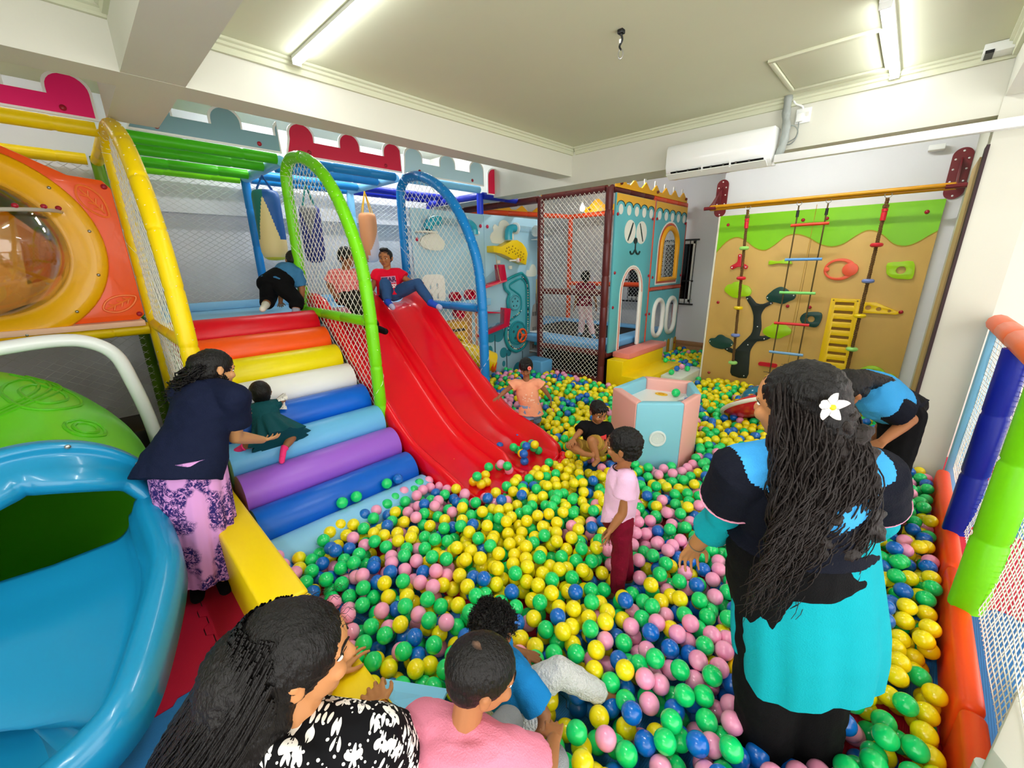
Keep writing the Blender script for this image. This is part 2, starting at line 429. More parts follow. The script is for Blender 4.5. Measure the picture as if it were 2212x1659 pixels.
# ================================================================ PLAY STRUCTURE
def vinyl(n, h, r=.38): return mat('vinyl_' + n, h, r, spec=.4, bump=.12, bscale=14)
V_yellow = vinyl('yellow', '#f2d000'); V_lime = vinyl('lime', '#74d409'); V_green = vinyl('green', '#3fae06'); V_blue = vinyl('blue', '#0b7ac2')
V_sky = vinyl('sky', '#7fc0e6'); V_navy = vinyl('navy', '#12229a'); V_olive = vinyl('olive', '#5f8a10'); V_maroon = vinyl('maroon', '#5e2424', .3)
V_orange = vinyl('orange', '#f0532a', .3); V_steelb = vinyl('steel_blue', '#1679b8'); V_dgreen = vinyl('deep_green', '#1f4a10')
M_net = mat('net_cord', '#f2f0e6', .7); M_netd = mat('net_cord_grey', '#d6d8d6', .75)
M_bolt = mat('bolt_red', '#a3102a', .3)
XF, XR = -4.65, -5.92
ZT = 2.86
pf = thing('play_frame', 'padded climbing frame with green, blue and navy rails behind the rainbow steps', 'climbing frame', (XF, 2.4, 0))
def rail(name, path, m, r=.048, par=None, lab=None):
    p, rad = padded(path, r); return MB().tube(p, rad, 12).build(name, m, par or pf, smooth=60, label=lab)
for i, x in enumerate((XF, -5.06, -5.59, XR)):
    rail('rail', [(x, .50, ZT - .004 * i), (x, 1.62, ZT - .004 * i)], V_green if i != 3 else V_lime)
    rail('rail', [(x, 1.74, ZT), (x, 2.90, ZT)], V_steelb)
rail('rail', [(XF, 3.02, ZT), (XF, 4.24, ZT)], V_sky); rail('rail', [(XR, 3.0, ZT), (XR, 4.97, ZT)], V_navy)
rail('rail', [(-5.59, 3.0, ZT), (-5.59, 4.3, ZT)], V_navy)
rail('rail', [(XF, 4.31, 2.79), (XF, 5.0, 2.79)], V_navy)
rail('rail', [(XF - .06, 4.29, 2.79), (XR, 4.29, 2.79)], V_navy)
for y in (1.68, 2.96): rail('cross_rail', [(XF - .06, y, ZT), (XR, y, ZT)], V_sky)
rail('cross_rail', [(XF - .06, .43, ZT), (XR, .43, ZT)], V_yellow)
rail('post', [(XR, .43, 0), (XR, .43, ZT + .04)], V_olive); rail('post', [(XR, 1.68, 0), (XR, 1.68, ZT)], V_blue)
rail('post', [(XR, 2.96, 0), (XR, 2.96, ZT)], V_sky); rail('post', [(XR, 4.29, 0), (XR, 4.29, 2.8)], V_navy)
rail('post', [(XF - .04, 4.29, 0), (XF - .04, 4.29, 2.82)], vinyl('royal', '#1636c8'))
M_deck = mat('deck_vinyl', '#8cc2e4', .4, spec=.4)
MB().bb(-5.97, -4.46, .46, 4.24, 1.27, 1.375).build('deck', M_deck, pf, smooth=30, bevel=.012)
MB().bb(-6.0, -5.93, .46, 4.24, 1.375, 1.47).build('deck_edge_pad', M_deck, pf, smooth=30, bevel=.01)
for y in (1.68, 2.96, 4.24): MB().bb(-5.9, -4.7, y - .04, y + .04, 1.17, 1.27).build('deck_beam', mat('deck_timber', '#7a6a5a', .7), pf, smooth=0)
net('back_net', [(.46, 1.46), (4.24, 1.46), (4.24, 2.82), (.46, 2.82)], planeX(-5.955, 1), M_netd, pf, angs=(.57, -.57), sp=.047, r=.0026, bulge=-.02)
net('under_net', [(.46, .02), (1.66, .02), (1.66, 1.25), (.46, 1.25)], planeX(-5.0, 1), M_netd, pf, angs=(.8, -.8), sp=.05, r=.0022, bulge=.02)
net('under_net', [(1.70, .02), (4.2, .02), (4.2, 1.25), (1.70, 1.25)], planeX(-5.0, 1), M_netd, pf, angs=(.8, -.8), sp=.05, r=.0022, bulge=.02)
# arched net sides
ARC = [(-4.65, 0), (-4.65, 1.0), (-4.65, 2.1), (-4.645, 2.62), (-4.60, 2.76), (-4.46, 2.832), (-4.22, 2.815), (-3.97, 2.72), (-3.75, 2.575), (-3.56, 2.375), (-3.40, 2.12), (-3.30, 1.86), (-3.255, 1.5), (-3.245, 1.0), (-3.24, 0)]
def arch(y, m, lab, z_in=0., bar=True, z_out=0.):
    t = thing('net_arch', lab, 'net arch', (XF, y, 0))
    path = smoothpath([(a, y, b) for a, b in ARC], 5)
    path = [p for p in path if not (p.x < -4.5 and p.z < z_in) and not (p.x > -3.5 and p.z < z_out)]
    P, rad = padded(path, .052, .36, 14)
    MB().tube(P, rad, 14).build('arch_tube', m, t, smooth=60)
    p2, r2 = padded([(-4.60, y, 1.41), (-3.30, y, 1.41)], .046)
    MB().tube(p2, r2, 12).build('cross_bar', m, t, smooth=60)
    poly = [(p.x, p.z) for p in path]
    cx_ = sum(p[0] for p in poly) / len(poly)
    poly = [(lerp(a, -3.95, .03), b) for a, b in poly]
    up = [q for q in poly if q[1] >= 1.41]; lo = [(-4.60, .1), (-4.60, 1.40), (-3.29, 1.40), (-3.29, .1)]
    net('arch_net', poly, planeY(y, -1), M_net, t, angs=(.76, -.76), sp=.060, r=.0030, bulge=.012, wob=.004)
    # lacing that ties the net to the tube
    mb = MB(); hel = []; ph = 0.
    Q = smoothpath(path[::4] + [path[-1]], 14)
    for i in range(len(Q) - 1):
        d = Q[i + 1] - Q[i]
        if d.length < 1e-5: continue
        ph += d.length / .055 * 2 * PI; d.normalize(); u = Vector((0, 1, 0)); v = d.cross(u)
        hel.append(Q[i] + .0545 * (math.cos(ph) * u + math.sin(ph) * v))
    mb.tube(hel, .002, 4, caps=False)
    mb.build('lacing', M_net, t, smooth=180, recalc=False)
    return t
arch(.43, V_yellow, 'yellow padded arch with white net at the left end of the steps')
arch(1.68, V_lime, 'lime padded arch with white net between steps and red slide')
arch(2.96, V_blue, 'blue padded arch with white net beyond the red slide')
# ---------------------------------------------------------------- rainbow steps
st = thing('soft_steps', 'ramp of stacked rainbow foam rolls leading up to the deck', 'soft steps', (-3.5, 1.05, 0))
tops = [(-4.41, 1.43), (-4.20, 1.285), (-3.985, 1.13), (-3.755, .975), (-3.515, .82), (-3.29, .665), (-3.06, .515), (-2.83, .355), (-2.60, .225)]
hx = ['#d8071f', '#fb5b16', '#f3e006', '#f2f2ee', '#0a62d0', '#68b4e4', '#9a5fd0', '#0a5ec8', '#86c4ee']
nm = ['red', 'orange', 'yellow', 'white', 'strong blue', 'light blue', 'purple', 'blue', 'pale blue, half under the balls']
for i, ((x, z), h_) in enumerate(zip(tops, hx)):
    r = .142; cx_, cz_ = x + .045, z - r + .008; n = 22; mb = MB(); prof = []
    for k in range(n + 1):
        a = math.radians(-62 + 214 * k / n); prof.append((cx_ + r * math.cos(a), max(.005, cz_ + r * math.sin(a))))
    prof += [(cx_ - .22, max(.004, cz_ - .10)), (cx_ - .02, max(.002, cz_ - .19))]
    mb.prism(prof, 1.155, lambda u, v, w_: Vector((u, .485 + w_, v)))
    mb.build('foam_roll', vinyl('roll%d' % i, h_, .33), st, smooth=50, bevel=.008, label=nm[i] + ' foam roll')
mb = MB().prism([(-2.5, .004), (-4.55, .004), (-4.55, 1.22), (-4.4, 1.22), (-2.62, .03)], 1.12, lambda u, v, w_: Vector((u, .50 + w_, v)))
mb.build('ramp_core', mat('ramp_grey', '#8d9096', .6), st, smooth=0)
# ---------------------------------------------------------------- red double slide
M_red = mat('slide_red', '#e3061c', .22, spec=.5, coat=.3)
sl = thing('red_slide', 'glossy red double-lane slide running down into the ball pit', 'slide', (-3.4, 2.3, 0))
lip_pts = [(-4.62, 1.585), (-4.42, 1.575), (-4.22, 1.50), (-3.9, 1.25), (-3.5, .905), (-3.1, .575), (-2.85, .41), (-2.62, .335), (-2.42, .285), (-2.28, .235), (-2.18, .19)]
LP = smoothpath([(a, 0, b) for a, b in lip_pts], 7); NS = len(LP)
yl, ym, yr = 1.755, 2.325, 2.895
tv = []                                               # transverse stations: (y, height 0..1, skirt)
def lane(y0, y1):
    w_ = (y1 - y0) / 2; c = (y0 + y1) / 2; o = []
    for k in range(1, 16):
        t = -1 + 2 * k / 16
        hgt = max(0, (abs(t) - .60) / .40); hgt = 1 - math.sqrt(max(0, 1 - hgt ** 2)) if hgt < 1 else 1
        o.append((c + w_ * t, min(1, hgt * 1.0), t))
    return o
ys = [(yl - .075, None, -.20), (yl - .070, None, -.10), (yl - .062, None, -.03), (yl - .045, None, .01), (yl - .018, None, .022), (yl + .006, None, .012)]
row = [('s', yl - .078, -.19), ('s', yl - .074, -.10), ('s', yl - .066, -.035), ('s', yl - .046, 0), ('s', yl - .02, .012), ('s', yl, .004)]
row += [('l', y, h_, t, 0) for y, h_, t in lane(yl, ym)] + [('s', ym - .012, .004), ('s', ym, .008), ('s', ym + .012, .004)]
row += [('l', y, h_, t, 1) for y, h_, t in lane(ym, yr)] + [('s', yr, .004), ('s', yr + .02, .012), ('s', yr + .046, 0), ('s', yr + .066, -.035), ('s', yr + .074, -.10), ('s', yr + .078, -.19)]
vs_ = []; NT = len(row)
for i in range(NS + 4):
    ii = min(i, NS - 1); p = LP[ii]; q = LP[max(0, ii - 1)] if ii == NS - 1 else LP[ii + 1]
    d = (q - p if ii < NS - 1 else p - q).normalized(); nrm = Vector((-d.z, 0, d.x));
    if nrm.z < 0: nrm = -nrm
    s = ii / (NS - 1); over = max(0, i - (NS - 1))
    dep = .165 * (1 - .55 * max(0, (s - .80) / .20) ** 1.5)
    for e in row:
        if e[0] == 's':
            y, o_ = e[1], e[2]
            if o_ < -.02: o_ *= (1 - .35 * max(0, (s - .8) / .2))
            pt = Vector((p.x, y, p.z + o_)); ext = 0
            if abs(y - ym) < .03: pt += nrm * (-.07 * max(0, (s - .86) / .14))
        else:
            y, hh, t, ln = e[1], e[2], e[3], e[4]
            rib = 0
            if .80 < s < .97 and abs(t) < .60: rib = .005 * (1 if int((t + .6) / .075) % 2 else -.3) * min(1, (s - .80) / .04)
            pt = Vector((p.x, y, p.z)) + nrm * (-dep * (1 - hh) + rib); ext = .15 * math.sqrt(max(0, 1 - (t * .98) ** 2))
        f_ = max(0, (s - .74) / .26) ** 1.3
        pt.x += ext * f_
        c_ = 2.325; pt.y = c_ + (pt.y - c_) * (1 - .03 * f_)
        if over: pt.x += (.018, .03, .03, .022)[over - 1]; pt.z -= (.02, .06, .13, .22)[over - 1]
        vs_.append(pt)
fs = [(i * NT + k, i * NT + k + 1, (i + 1) * NT + k + 1, (i + 1) * NT + k) for i in range(NS + 3) for k in range(NT - 1)]
mb = MB(); mb.add(vs_, fs); so = mb.build('chute', M_red, sl, smooth=70)
md = so.modifiers.new('thick', 'SOLIDIFY'); md.thickness = .008; md.offset = -1
mb = MB()                                            # bubbled front roll of each lane
for c_ in (2.04, 2.61):
    for k in range(15):
        a = -1.15 + 2.3 * k / 14
        mb.ell((LP[-1].x + .02 + .17 * math.cos(a), c_ + .285 * math.sin(a), .115 + .012 * (k % 2)), (.034, .034, .04), n=10, m=6)
mb.build('front_bumper', M_red, sl)
for y in (1.9, 2.74): MB().tube([(-4.4, y, .0), (-4.4, y, 1.32)], .03, 10).build('support_leg', M_steel, sl)
# ---------------------------------------------------------------- crests above the rails
M_cw = mat('crest_white', '#f4f4f0', .4)
def crest(y0, y1, humps, cname, hexc, lab, zb=2.90, dz=0., rot=None, x=-4.598, right_cut=False, zf=3.045):
    t = thing('crest_board', lab, 'crest board', (x, (y0 + y1) / 2, zb), 'castle crest boards')
    def outline(inset):
        b, f_ = zb + inset, zf - inset * .2
        pts = [(y0 + inset, b), (y1 - inset, b)]
        for (c, hw) in reversed(humps):
            hw_ = hw - inset; top = 3.2 - inset
            yr_, yl_ = c + hw_, c - hw_
            pts += [(min(yr_, y1 - inset), f_)] if yr_ < y1 - inset - .005 else []
            for k in range(13):
                a = PI * k / 12
                yy = c + hw_ * math.cos(a); zz = top - .10 + .10 * math.sin(a)
                if y0 + inset <= yy <= y1 - inset: pts.append((yy, zz))
            if yl_ > y0 + inset + .005: pts.append((yl_, f_))
        return pts
    out = [(a, b + dz) for a, b in outline(0)]; inn = [(a, b + dz) for a, b in outline(.016)]
    MB().prism(out, .014, planeX(x)).build('border_board', M_cw, t, smooth=30)
    MB().prism(inn, .004, planeX(x + .0142)).build('face_board', mat('crest_' + cname, hexc, .35), t, smooth=30)
    n_ = 2 if y1 - y0 > .7 else 1
    for k in range(n_):
        y = y0 + (y1 - y0) * ((.17 + .66 * k) if n_ == 2 else .5)
        MB().ell((x + .02, y, zb + .05 + dz), (.014, .02, .02), n=10, m=6).build('bolt_cap', M_bolt, t)
    return t
crest(-.62, .405, [(-.55, .1), (-.15, .13), (.28, .125)], 'pink', '#f4156f', 'hot pink crest board with white border above the dome tower', 2.915)
crest(.55, 1.66, [(.74, .12), (1.23, .125), (1.74, .13)], 'grey_blue', '#7fa6b0', 'grey-blue crest board above the green rails')
crest(1.70, 2.975, [(1.86, .125), (2.35, .12), (2.86, .125)], 'red', '#d00c3e', 'long crimson crest board above the red slide')
crest(2.995, 4.28, [(3.14, .13), (3.65, .13), (4.15, .13)], 'pale_blue', '#bfe0ee', 'pale blue crest board above the blue net arch')
crest(4.345, 4.76, [(4.475, .125)], 'crimson', '#e20a46', 'short crimson crest board with a single hump', 2.85, -.045)
crest(4.79, 5.0, [], 'wine', '#8c1022', 'dark red board end under the ceiling beam', 2.84, -.02)
# ---------------------------------------------------------------- punch bags
def bag(x, y, z0, z1, r, mats, cordm, lab, kind):
    t = thing('punch_bag', lab, 'punch bag', (x, y, z0), 'punch bags hanging from the rails')
    mb = MB(); h_ = z1 - z0
    prof = [(0, 0), (r * .55, .006), (r * .85, .035), (r * .97, .09), (r, .16)] + [(r, .16 + (h_ - .24) * k / 40) for k in range(1, 41)] + [(r * .97, h_ - .04), (r * .88, h_ - .012), (r * .7, h_), (0, h_)]
    n = 96; base = len(mb.v); mb.lathe(prof, n, Matrix.Translation((x, y, z0)))
    for j, f in enumerate(mb.f):                       # colour fields sewn into the bag
        c = sum((Vector(mb.v[i]) for i in f), Vector()) / len(f); a = math.atan2(c.y - y, c.x - x); zz = (c.z - z0) / h_
        da = (a + .55 + PI) % (2 * PI) - PI
        if kind == 0:
            mb.mi[j] = 3 if zz < .06 else (0 if zz < .92 - 1.18 * abs(da) * .62 and zz < .92 and abs(da) < 1.4 and zz > .06 or zz < .30 else (1 if da < 0 else 2))
        elif kind == 1: mb.mi[j] = 0 if zz > .5 + .5 * abs(da) else 1
        else: mb.mi[j] = 0 if zz > .2 + .35 * da else 1
    mb.build('bag_body', mats, t, smooth=60)
    for k in range(4):
        a = k * PI / 2 + .5; q = Vector((x + r * .8 * math.cos(a), y + r * .8 * math.sin(a), z1 - .08))
        MB().tube([q, (q.x * .92 + x * .08, q.y * .92 + y * .08, z1 + .01), (x, y, 2.80)], .009 if k % 2 else .006, 6).build('strap', cordm, t)
B_cream = mat('bag_cream', '#dbc78c', .5); B_teal = mat('bag_teal', '#0c6a60', .45); B_blue = mat('bag_blue', '#0c4f94', .45); B_olive = mat('bag_yellow', '#c9c228', .5)
bag(-5.25, 1.66, 1.93, 2.655, .135, [B_cream, B_teal, B_blue, B_olive], B_blue, 'teal, blue and cream punch bag nearest the yellow arch', 0)
bag(-5.45, 2.18, 1.90, 2.56, .12, [mat('bag_grey', '#6c6c6e', .5), mat('bag_navy', '#1f2a70', .5)], B_teal, 'grey and navy punch bag seen through the lime arch net', 1)
bag(-5.45, 2.93, 1.90, 2.53, .115, [mat('bag_orange', '#d08a58', .5), mat('bag_pale', '#d9c8c8', .5)], mat('strap_yellow', '#dba818', .5), 'orange and pale pink punch bag on yellow straps', 2)
# ---------------------------------------------------------------- dome tower at the left edge
tw = thing('dome_tower', 'yellow padded tower frame holding the clear dome window', 'tower', (-4.65, -.3, 0))
rail('rail', [(XF, -1.1, 2.87), (XF, .38, 2.87)], V_yellow, .05, tw); rail('rail', [(XF, -1.1, 1.36), (XF, .38, 1.38)], V_yellow, .05, tw)
rail('rail', [(XR, -1.1, 2.87), (XR, .36, 2.87)], V_yellow, .05, tw); rail('post', [(XF, -.95, 0), (XF, -.95, 2.9)], V_yellow, .05, tw)
rail('rail', [(XR, -1.1, 1.38), (XR, .36, 1.38)], V_yellow, .05, tw)
MB().bb(-5.9, -4.56, -1.0, .36, 1.41, 1.455).build('floor_board', mat('peach_board', '#f0c0a0', .5), tw, smooth=30, bevel=.006)
net('side_net', [(-1.0, 1.46), (.36, 1.46), (.36, 2.82), (-1.0, 2.82)], planeX(-5.95), M_netd, tw, angs=(.62, -.62), sp=.055, r=.0025)
net('low_net', [(-1.0, .02), (.36, .02), (.36, 1.33), (-1.0, 1.33)], planeX(-5.0), M_netd, tw, angs=(.6, -.6), sp=.055, r=.002)
M_tor = mat('tower_orange', '#f4570c', .35, coat=.2)
ob_out = [(-1.0, 1.46), (.33, 1.46), (.372, 1.50), (.372, 2.46), (.33, 2.515), (.15, 2.53), (-.02, 2.62), (-.25, 2.74), (-.6, 2.76), (-1.0, 2.70)]
DC = (-.42, 2.02)
ob = MB().prism(ob_out, .03, planeX(-4.64), holes=[circ(DC[0], DC[1], .50, 40)]).build('orange_board', M_tor, tw, smooth=30, bevel=.008)
def leaf(c, s, a):
    ca, sa = math.cos(a), math.sin(a); T_ = lambda u, v: (c[0] + s * (u * ca - v * sa), c[1] + s * (u * sa + v * ca))
    mb = MB(); ol = [T_(u, v) for u, v in ((-.5, .03), (-.3, .22), (0, .26), (.3, .16), (.52, -.02), (.3, -.2), (0, -.27), (-.3, -.2))]
    X_ = -4.604
    mb.tube([(X_, p[0], p[1]) for p in sm2(ol, 4)], .008, 6, closed=True)
    mb.tube([(X_, *T_(u, 0)) for u in (-.42, .4)], .007, 6)
    for u in (-.15, .1, .3):
        for sg in (-1, 1): mb.tube([(X_, *T_(u, 0)), (X_, *T_(u - .13, .12 * sg))], .006, 6)
    mb.build('leaf_relief', mat('leaf_orange', '#fb7a34', .4), ob)
leaf((.25, 2.36), .24, -1.0); leaf((.24, 1.60), .22, .45)
for p in ((.335, 2.47), (.34, 1.505), (-.6, 1.5)): MB().ell((-4.607, *p), (.014, .02, .02), n=10, m=6).build('bolt_cap', M_bolt, tw)
M_ring = mat('ring_yellow', '#f5b400', .3, coat=.2)
MX = Matrix.Translation((-4.61, *DC)) @ Matrix.Rotation(PI / 2, 4, 'Y')
MB().lathe([(.46, -.01), (.665, -.01), (.67, .012), (.655, .034), (.60, .042), (.53, .034), (.50, .05), (.465, .05), (.46, -.01)], 64, MX).build('dome_ring', M_ring, tw, smooth=60)
for k in range(12):
    a = k * PI / 6 + .2; p = (-4.565, DC[0] + .615 * math.cos(a), DC[1] + .615 * math.sin(a))
    MB().ell(p, (.008, .011, .011), n=8, m=5).build('ring_bolt', M_steel, tw)
M_clear = mat('clear_dome', '#fff6ea', .03, trans=1.0, ior=1.12, spec=.6)
dm = MB().lathe([(.475, 0), (.47, .08), (.45, .17), (.41, .26), (.34, .34), (.24, .395), (.12, .425), (0, .435)], 48, Matrix.Translation((-4.57, *DC)) @ Matrix.Rotation(PI / 2, 4, 'Y')).build('clear_dome', M_clear, tw, smooth=180)
sd = dm.modifiers.new('wall', 'SOLIDIFY'); sd.thickness = .006
# bolted seam across the dome
ps = [(-4.565 + .445 * math.cos(a), DC[0] + .485 * math.sin(a), DC[1] + .185 + .06 * math.sin(a)) for a in [(-1.5 + 3.0 * k / 24) for k in range(25)]]
ps = [(x, y, z) for x, y, z in ps]
MB().tube(ps, .013, 8).build('seam_strip', mat('seam_clear', '#b9b3a6', .25), tw)
for k in range(2, 24, 3):
    x, y, z = ps[k]; MB().ell((x + .004, y, z + .022), (.016, .018, .016), n=10, m=6).build('seam_bolt', M_bolt, tw)
mk = MB()                                         # pen scribble on the ring
mk.tube([(-4.572, DC[0] + .19 + .03 * math.cos(a) * (1 + .3 * math.sin(3 * a)), DC[1] + .585 + .022 * math.sin(a * 1.5)) for a in [k * .4 for k in range(24)]], .0022, 4)
mk.build('pen_scribble', M_black, tw)
# white pipe hoop under the tower, dark block behind it
hp = smoothpath([(-3.9, -1.3, 1.30), (-3.9, -.9, 1.36), (-3.9, -.38, 1.42), (-3.9, -.12, 1.432), (-3.9, .02, 1.39), (-3.9, .11, 1.29), (-3.9, .15, 1.1), (-3.9, .185, .8), (-3.9, .20, .4), (-3.9, .21, 0)], 6)
tag(MB().tube(hp, .042, 14).build('hoop_rail', mat('hoop_white', '#eef2f2', .2, coat=.3), smooth=60), 'white bent pipe rail under the dome tower', 'rail')
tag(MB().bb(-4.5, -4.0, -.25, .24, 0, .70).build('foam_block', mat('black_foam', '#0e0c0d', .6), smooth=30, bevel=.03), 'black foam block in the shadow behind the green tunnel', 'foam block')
# ---------------------------------------------------------------- blue chute with green tunnel
M_chute = mat('chute_blue', '#1589b8', .28, coat=.3, var=.05, vscale=3); M_tun = mat('tunnel_green', '#5cc41a', .35, coat=.15)
ts = thing('tunnel_slide', 'light blue open slide with green swirled tunnel mouth', 'slide', (-2.5, -.4, 0))
# open chute: right rim path (x, y, rim z, floor z)
RP = smoothpath([(-2.80, .02, .69), (-2.6, .015, .62), (-2.32, -.01, .55), (-2.05, -.09, .46), (-1.86, -.20, .385), (-1.79, -.32, .315), (-1.76, -.45, .285), (-1.75, -.7, .26)], 6)
NP = len(RP); sec = []
for k in range(30):
    t = k / 29.0; sec.append(t)
vs_ = []
for i, p in enumerate(RP):
    q = RP[min(i + 1, NP - 1)]; o_ = RP[max(i - 1, 0)]; d = (q - o_); d.z = 0; d.normalize(); nr = Vector((d.y, -d.x, 0))   # towards the inside
    s = i / (NP - 1); dep = lerp(.20, .15, s); W = lerp(.76, .76, s)
    prof = [(-.085, -.16), (-.088, -.06), (-.078, -.015), (-.055, .012), (-.02, .022), (.015, .012), (.04, -.02), (.06, -.07)]
    for k in range(9):
        a = k / 8 * PI / 2; prof.append((.075 + .09 * (1 - math.cos(a)), -.085 - (dep - .085) * math.sin(a)))
    n0 = len(prof); full = prof + [(W / 2, -dep - .012)] + [(W - u, z) for u, z in reversed(prof)]
    wob = .008 * math.sin(s * 18)
    for u, z in full: vs_.append(p + nr * (u + wob) + Vector((0, 0, z)))
NT = len(full)
fs = [(i * NT + k, i * NT + k + 1, (i + 1) * NT + k + 1, (i + 1) * NT + k) for i in range(NP - 1) for k in range(NT - 1)]
ch = MB().add(vs_, fs).build('chute', M_chute, ts, smooth=180)
m_ = ch.modifiers.new('thick', 'SOLIDIFY'); m_.thickness = .012
# flange with moulded scallops; faces along +X
FC = Vector((-2.86, -.36, .60)); FM = Matrix.Translation(FC) @ Matrix.Rotation(.10, 4, 'Z') @ Matrix.Rotation(PI / 2, 4, 'Y')
vs_ = []; NA = 96; prf = [(1.0, -.05, 0), (1.005, 0, 0), (.99, .028, 0), (.955, .034, 0), (.93, .022, 0), (.905, .03, .3), (.86, .075, .7), (.80, .115, 1), (.74, .12, 1), (.69, .095, 1), (.665, .05, 1), (.66, -.04, 1)]
for k in range(NA):
    a = 2 * PI * k / NA
    scal = abs(math.sin(a * 3.5)) ** .7
    for r_, z_, w_ in prf:
        t_ = max(0, (1 - r_) / .34) + .16 * w_ * (scal - .6) * (1 if math.cos(a) < .2 else .5)
        o2 = (-.49 * math.cos(a), .49 * math.sin(a)); i2 = (.07 - .31 * math.cos(a), .385 * math.sin(a))
        q2 = (lerp(o2[0], i2[0], t_), lerp(o2[1], i2[1], t_))
        vs_.append(FM @ Vector((q2[0], q2[1], z_ * (.8 + .5 * w_ * scal))))
n_ = len(prf)
fs = [(k * n_ + j, k * n_ + j + 1, ((k + 1) % NA) * n_ + j + 1, ((k + 1) % NA) * n_ + j) for k in range(NA) for j in range(n_ - 1)]
MB().add(vs_, fs).build('flange', M_chute, ts, smooth=180)
for k in range(10):
    a = 2 * PI * k / 10 + .25; p = FM @ Vector((.472 * math.cos(a), .472 * math.sin(a), .034))
    MB().ell(p, (.006, .012, .012), n=8, m=5).build('flange_bolt', M_steel, ts)
# green tunnel behind
TP = smoothpath([(-2.88, -.36, .60), (-3.2, -.38, .62), (-3.55, -.45, .68), (-3.9, -.65, .76), (-4.1, -1.0, .85), (-4.15, -1.35, .95)], 7)
TR = [lerp(.455, .56, min(1, i / 18)) for i in range(len(TP))]
tn = MB().tube(TP + [TP[-1] + Vector((-.02, -.12, .02))], TR + [.02], 48, caps=False).build('tunnel', M_tun, ts, smooth=180)
m_ = tn.modifiers.new('thick', 'SOLIDIFY'); m_.thickness = .012; m_.offset = 0
def on_tunnel(s, a):
    f_ = s * (len(TP) - 1); i = min(int(f_), len(TP) - 2); p = TP[i].lerp(TP[i + 1], f_ - i); d = (TP[i + 1] - TP[i]).normalized()
    u = Vector((0, 0, 1)); u = (u - d * u.dot(d)).normalized(); v = d.cross(u); r_ = lerp(TR[i], TR[i + 1], f_ - i) + .005
    return p + r_ * (math.cos(a) * u + math.sin(a) * v)
mb = MB()
def swirl(c, rs):
    for r_ in rs:
        mb.tube([on_tunnel(c[0] + r_ * .62 * math.cos(t) * (1 + .12 * math.sin(2 * t)), c[1] + r_ * 1.7 * math.sin(t)) for t in [2 * PI * k / 28 for k in range(28)]], .010, 6, closed=True)
swirl((.40, .35), (.10, .17)); swirl((.17, .55), (.06, .10))
for k, o_ in enumerate((0, .09, .18)):
    mb.tube([on_tunnel(.06 + t * .5, .15 - o_ * 1.3 - .5 * math.sin(t * 4 + 1.0 + o_)) for t in [j / 20 for j in range(21)]], .010, 6)
mb.build('swirl_relief', mat('swirl_green', '#4fae12', .4), ts)
# ---------------------------------------------------------------- yellow bench edge of the pit
V_bench = vinyl('bench', '#f8d50a', .36)
bn = thing('foam_bench', 'long yellow foam bench edging the ball pit by the mats', 'foam bench', (-1.6, .36, 0))
for x0, x1 in ((-3.12, -1.75), (-1.745, -.35), (-.345, .5)):
    MB().bb(x0, x1, .265, .452, .0, .445).build('bench_section', V_bench, bn, smooth=30, bevel=.02, seg=3)
# ================================================================ TRAMPOLINE CAGE AND PUPPY HOUSE
cg = thing('trampoline_cage', 'maroon and orange padded cage with white nets around a trampoline', 'cage', (-3.6, 6.2, 0))
XC0, XC1, YC0, YC1 = -4.18, -3.03, 5.04, 7.32
rail('post', [(XC1, YC0, 0), (XC1, YC0, 2.79)], V_maroon, .05, cg); rail('post', [(XC0, YC0, 0), (XC0, YC0, 2.79)], V_maroon, .05, cg)
rail('post', [(-5.28, YC1, 0), (-5.28, YC1, 2.75)], V_orange, .05, cg); rail('post', [(XC1, 7.50, 0), (XC1, 7.50, 2.79)], V_orange, .045, cg)
rail('post', [(-5.95, 5.04, 0), (-5.95, 5.04, 2.79)], V_maroon, .05, cg); rail('post', [(XC1 - .01, 6.255, .0), (XC1 - .01, 6.255, 2.79)], V_orange, .04, cg)
rail('rail', [(XC0 + .05, YC0, 2.78), (XC1 - .05, YC0, 2.78)], V_maroon, .05, cg); rail('rail', [(-5.9, YC0, 2.76), (XC0 - .05, YC0, 2.76)], V_maroon, .05, cg)
rail('rail', [(XC1, YC0 + .05, 2.78), (XC1, 6.22, 2.775)], V_maroon, .048, cg); rail('rail', [(XC1, 6.24, 2.775), (XC1, 7.5, 2.77)], V_orange, .048, cg)
rail('rail', [(-5.23, YC1, 2.75), (XC1, YC1, 2.75)], V_orange, .045, cg); rail('rail', [(-5.95, 5.1, 2.76), (-5.28, YC1, 2.75)], V_orange, .045, cg)
rail('rail', [(XC0 + .05, YC0 + .03, 1.44), (XC1 - .05, YC0 + .03, 1.45)], V_maroon, .046, cg)
rail('rail', [(-5.23, YC1, 1.43), (XC1, YC1, 1.45)], V_orange, .045, cg)
rail('rail', [(XC0, YC0, .20), (XC1, YC0, .20)], V_maroon, .05, cg); rail('rail', [(XC0, YC0, .585), (XC1, YC0, .605)], V_maroon, .045, cg)
rail('rail', [(XC1 + .0, YC0 + .05, .565), (XC1, 6.3, .565)], V_maroon, .05, cg)
net('front_net', [(XC0 + .04, .24), (XC1 - .04, .24), (XC1 - .04, 2.75), (XC0 + .04, 2.75)], planeY(YC0 - .045), M_net, cg, angs=(.785, -.785), sp=.052, r=.0034, bulge=.02)
net('rear_net', [(-5.23, .7), (XC1, .7), (XC1, 2.7), (-5.23, 2.7)], planeY(YC1), M_netd, cg, angs=(.8, -.8), sp=.05, r=.003)
net('far_net', [(5.08, .7), (7.3, .7), (7.3, 2.7), (5.08, 2.7)], planeX(-5.93), M_netd, cg, angs=(.8, -.8), sp=.055, r=.0028)
V_padb = vinyl('pad_blue', '#6fb0e2')
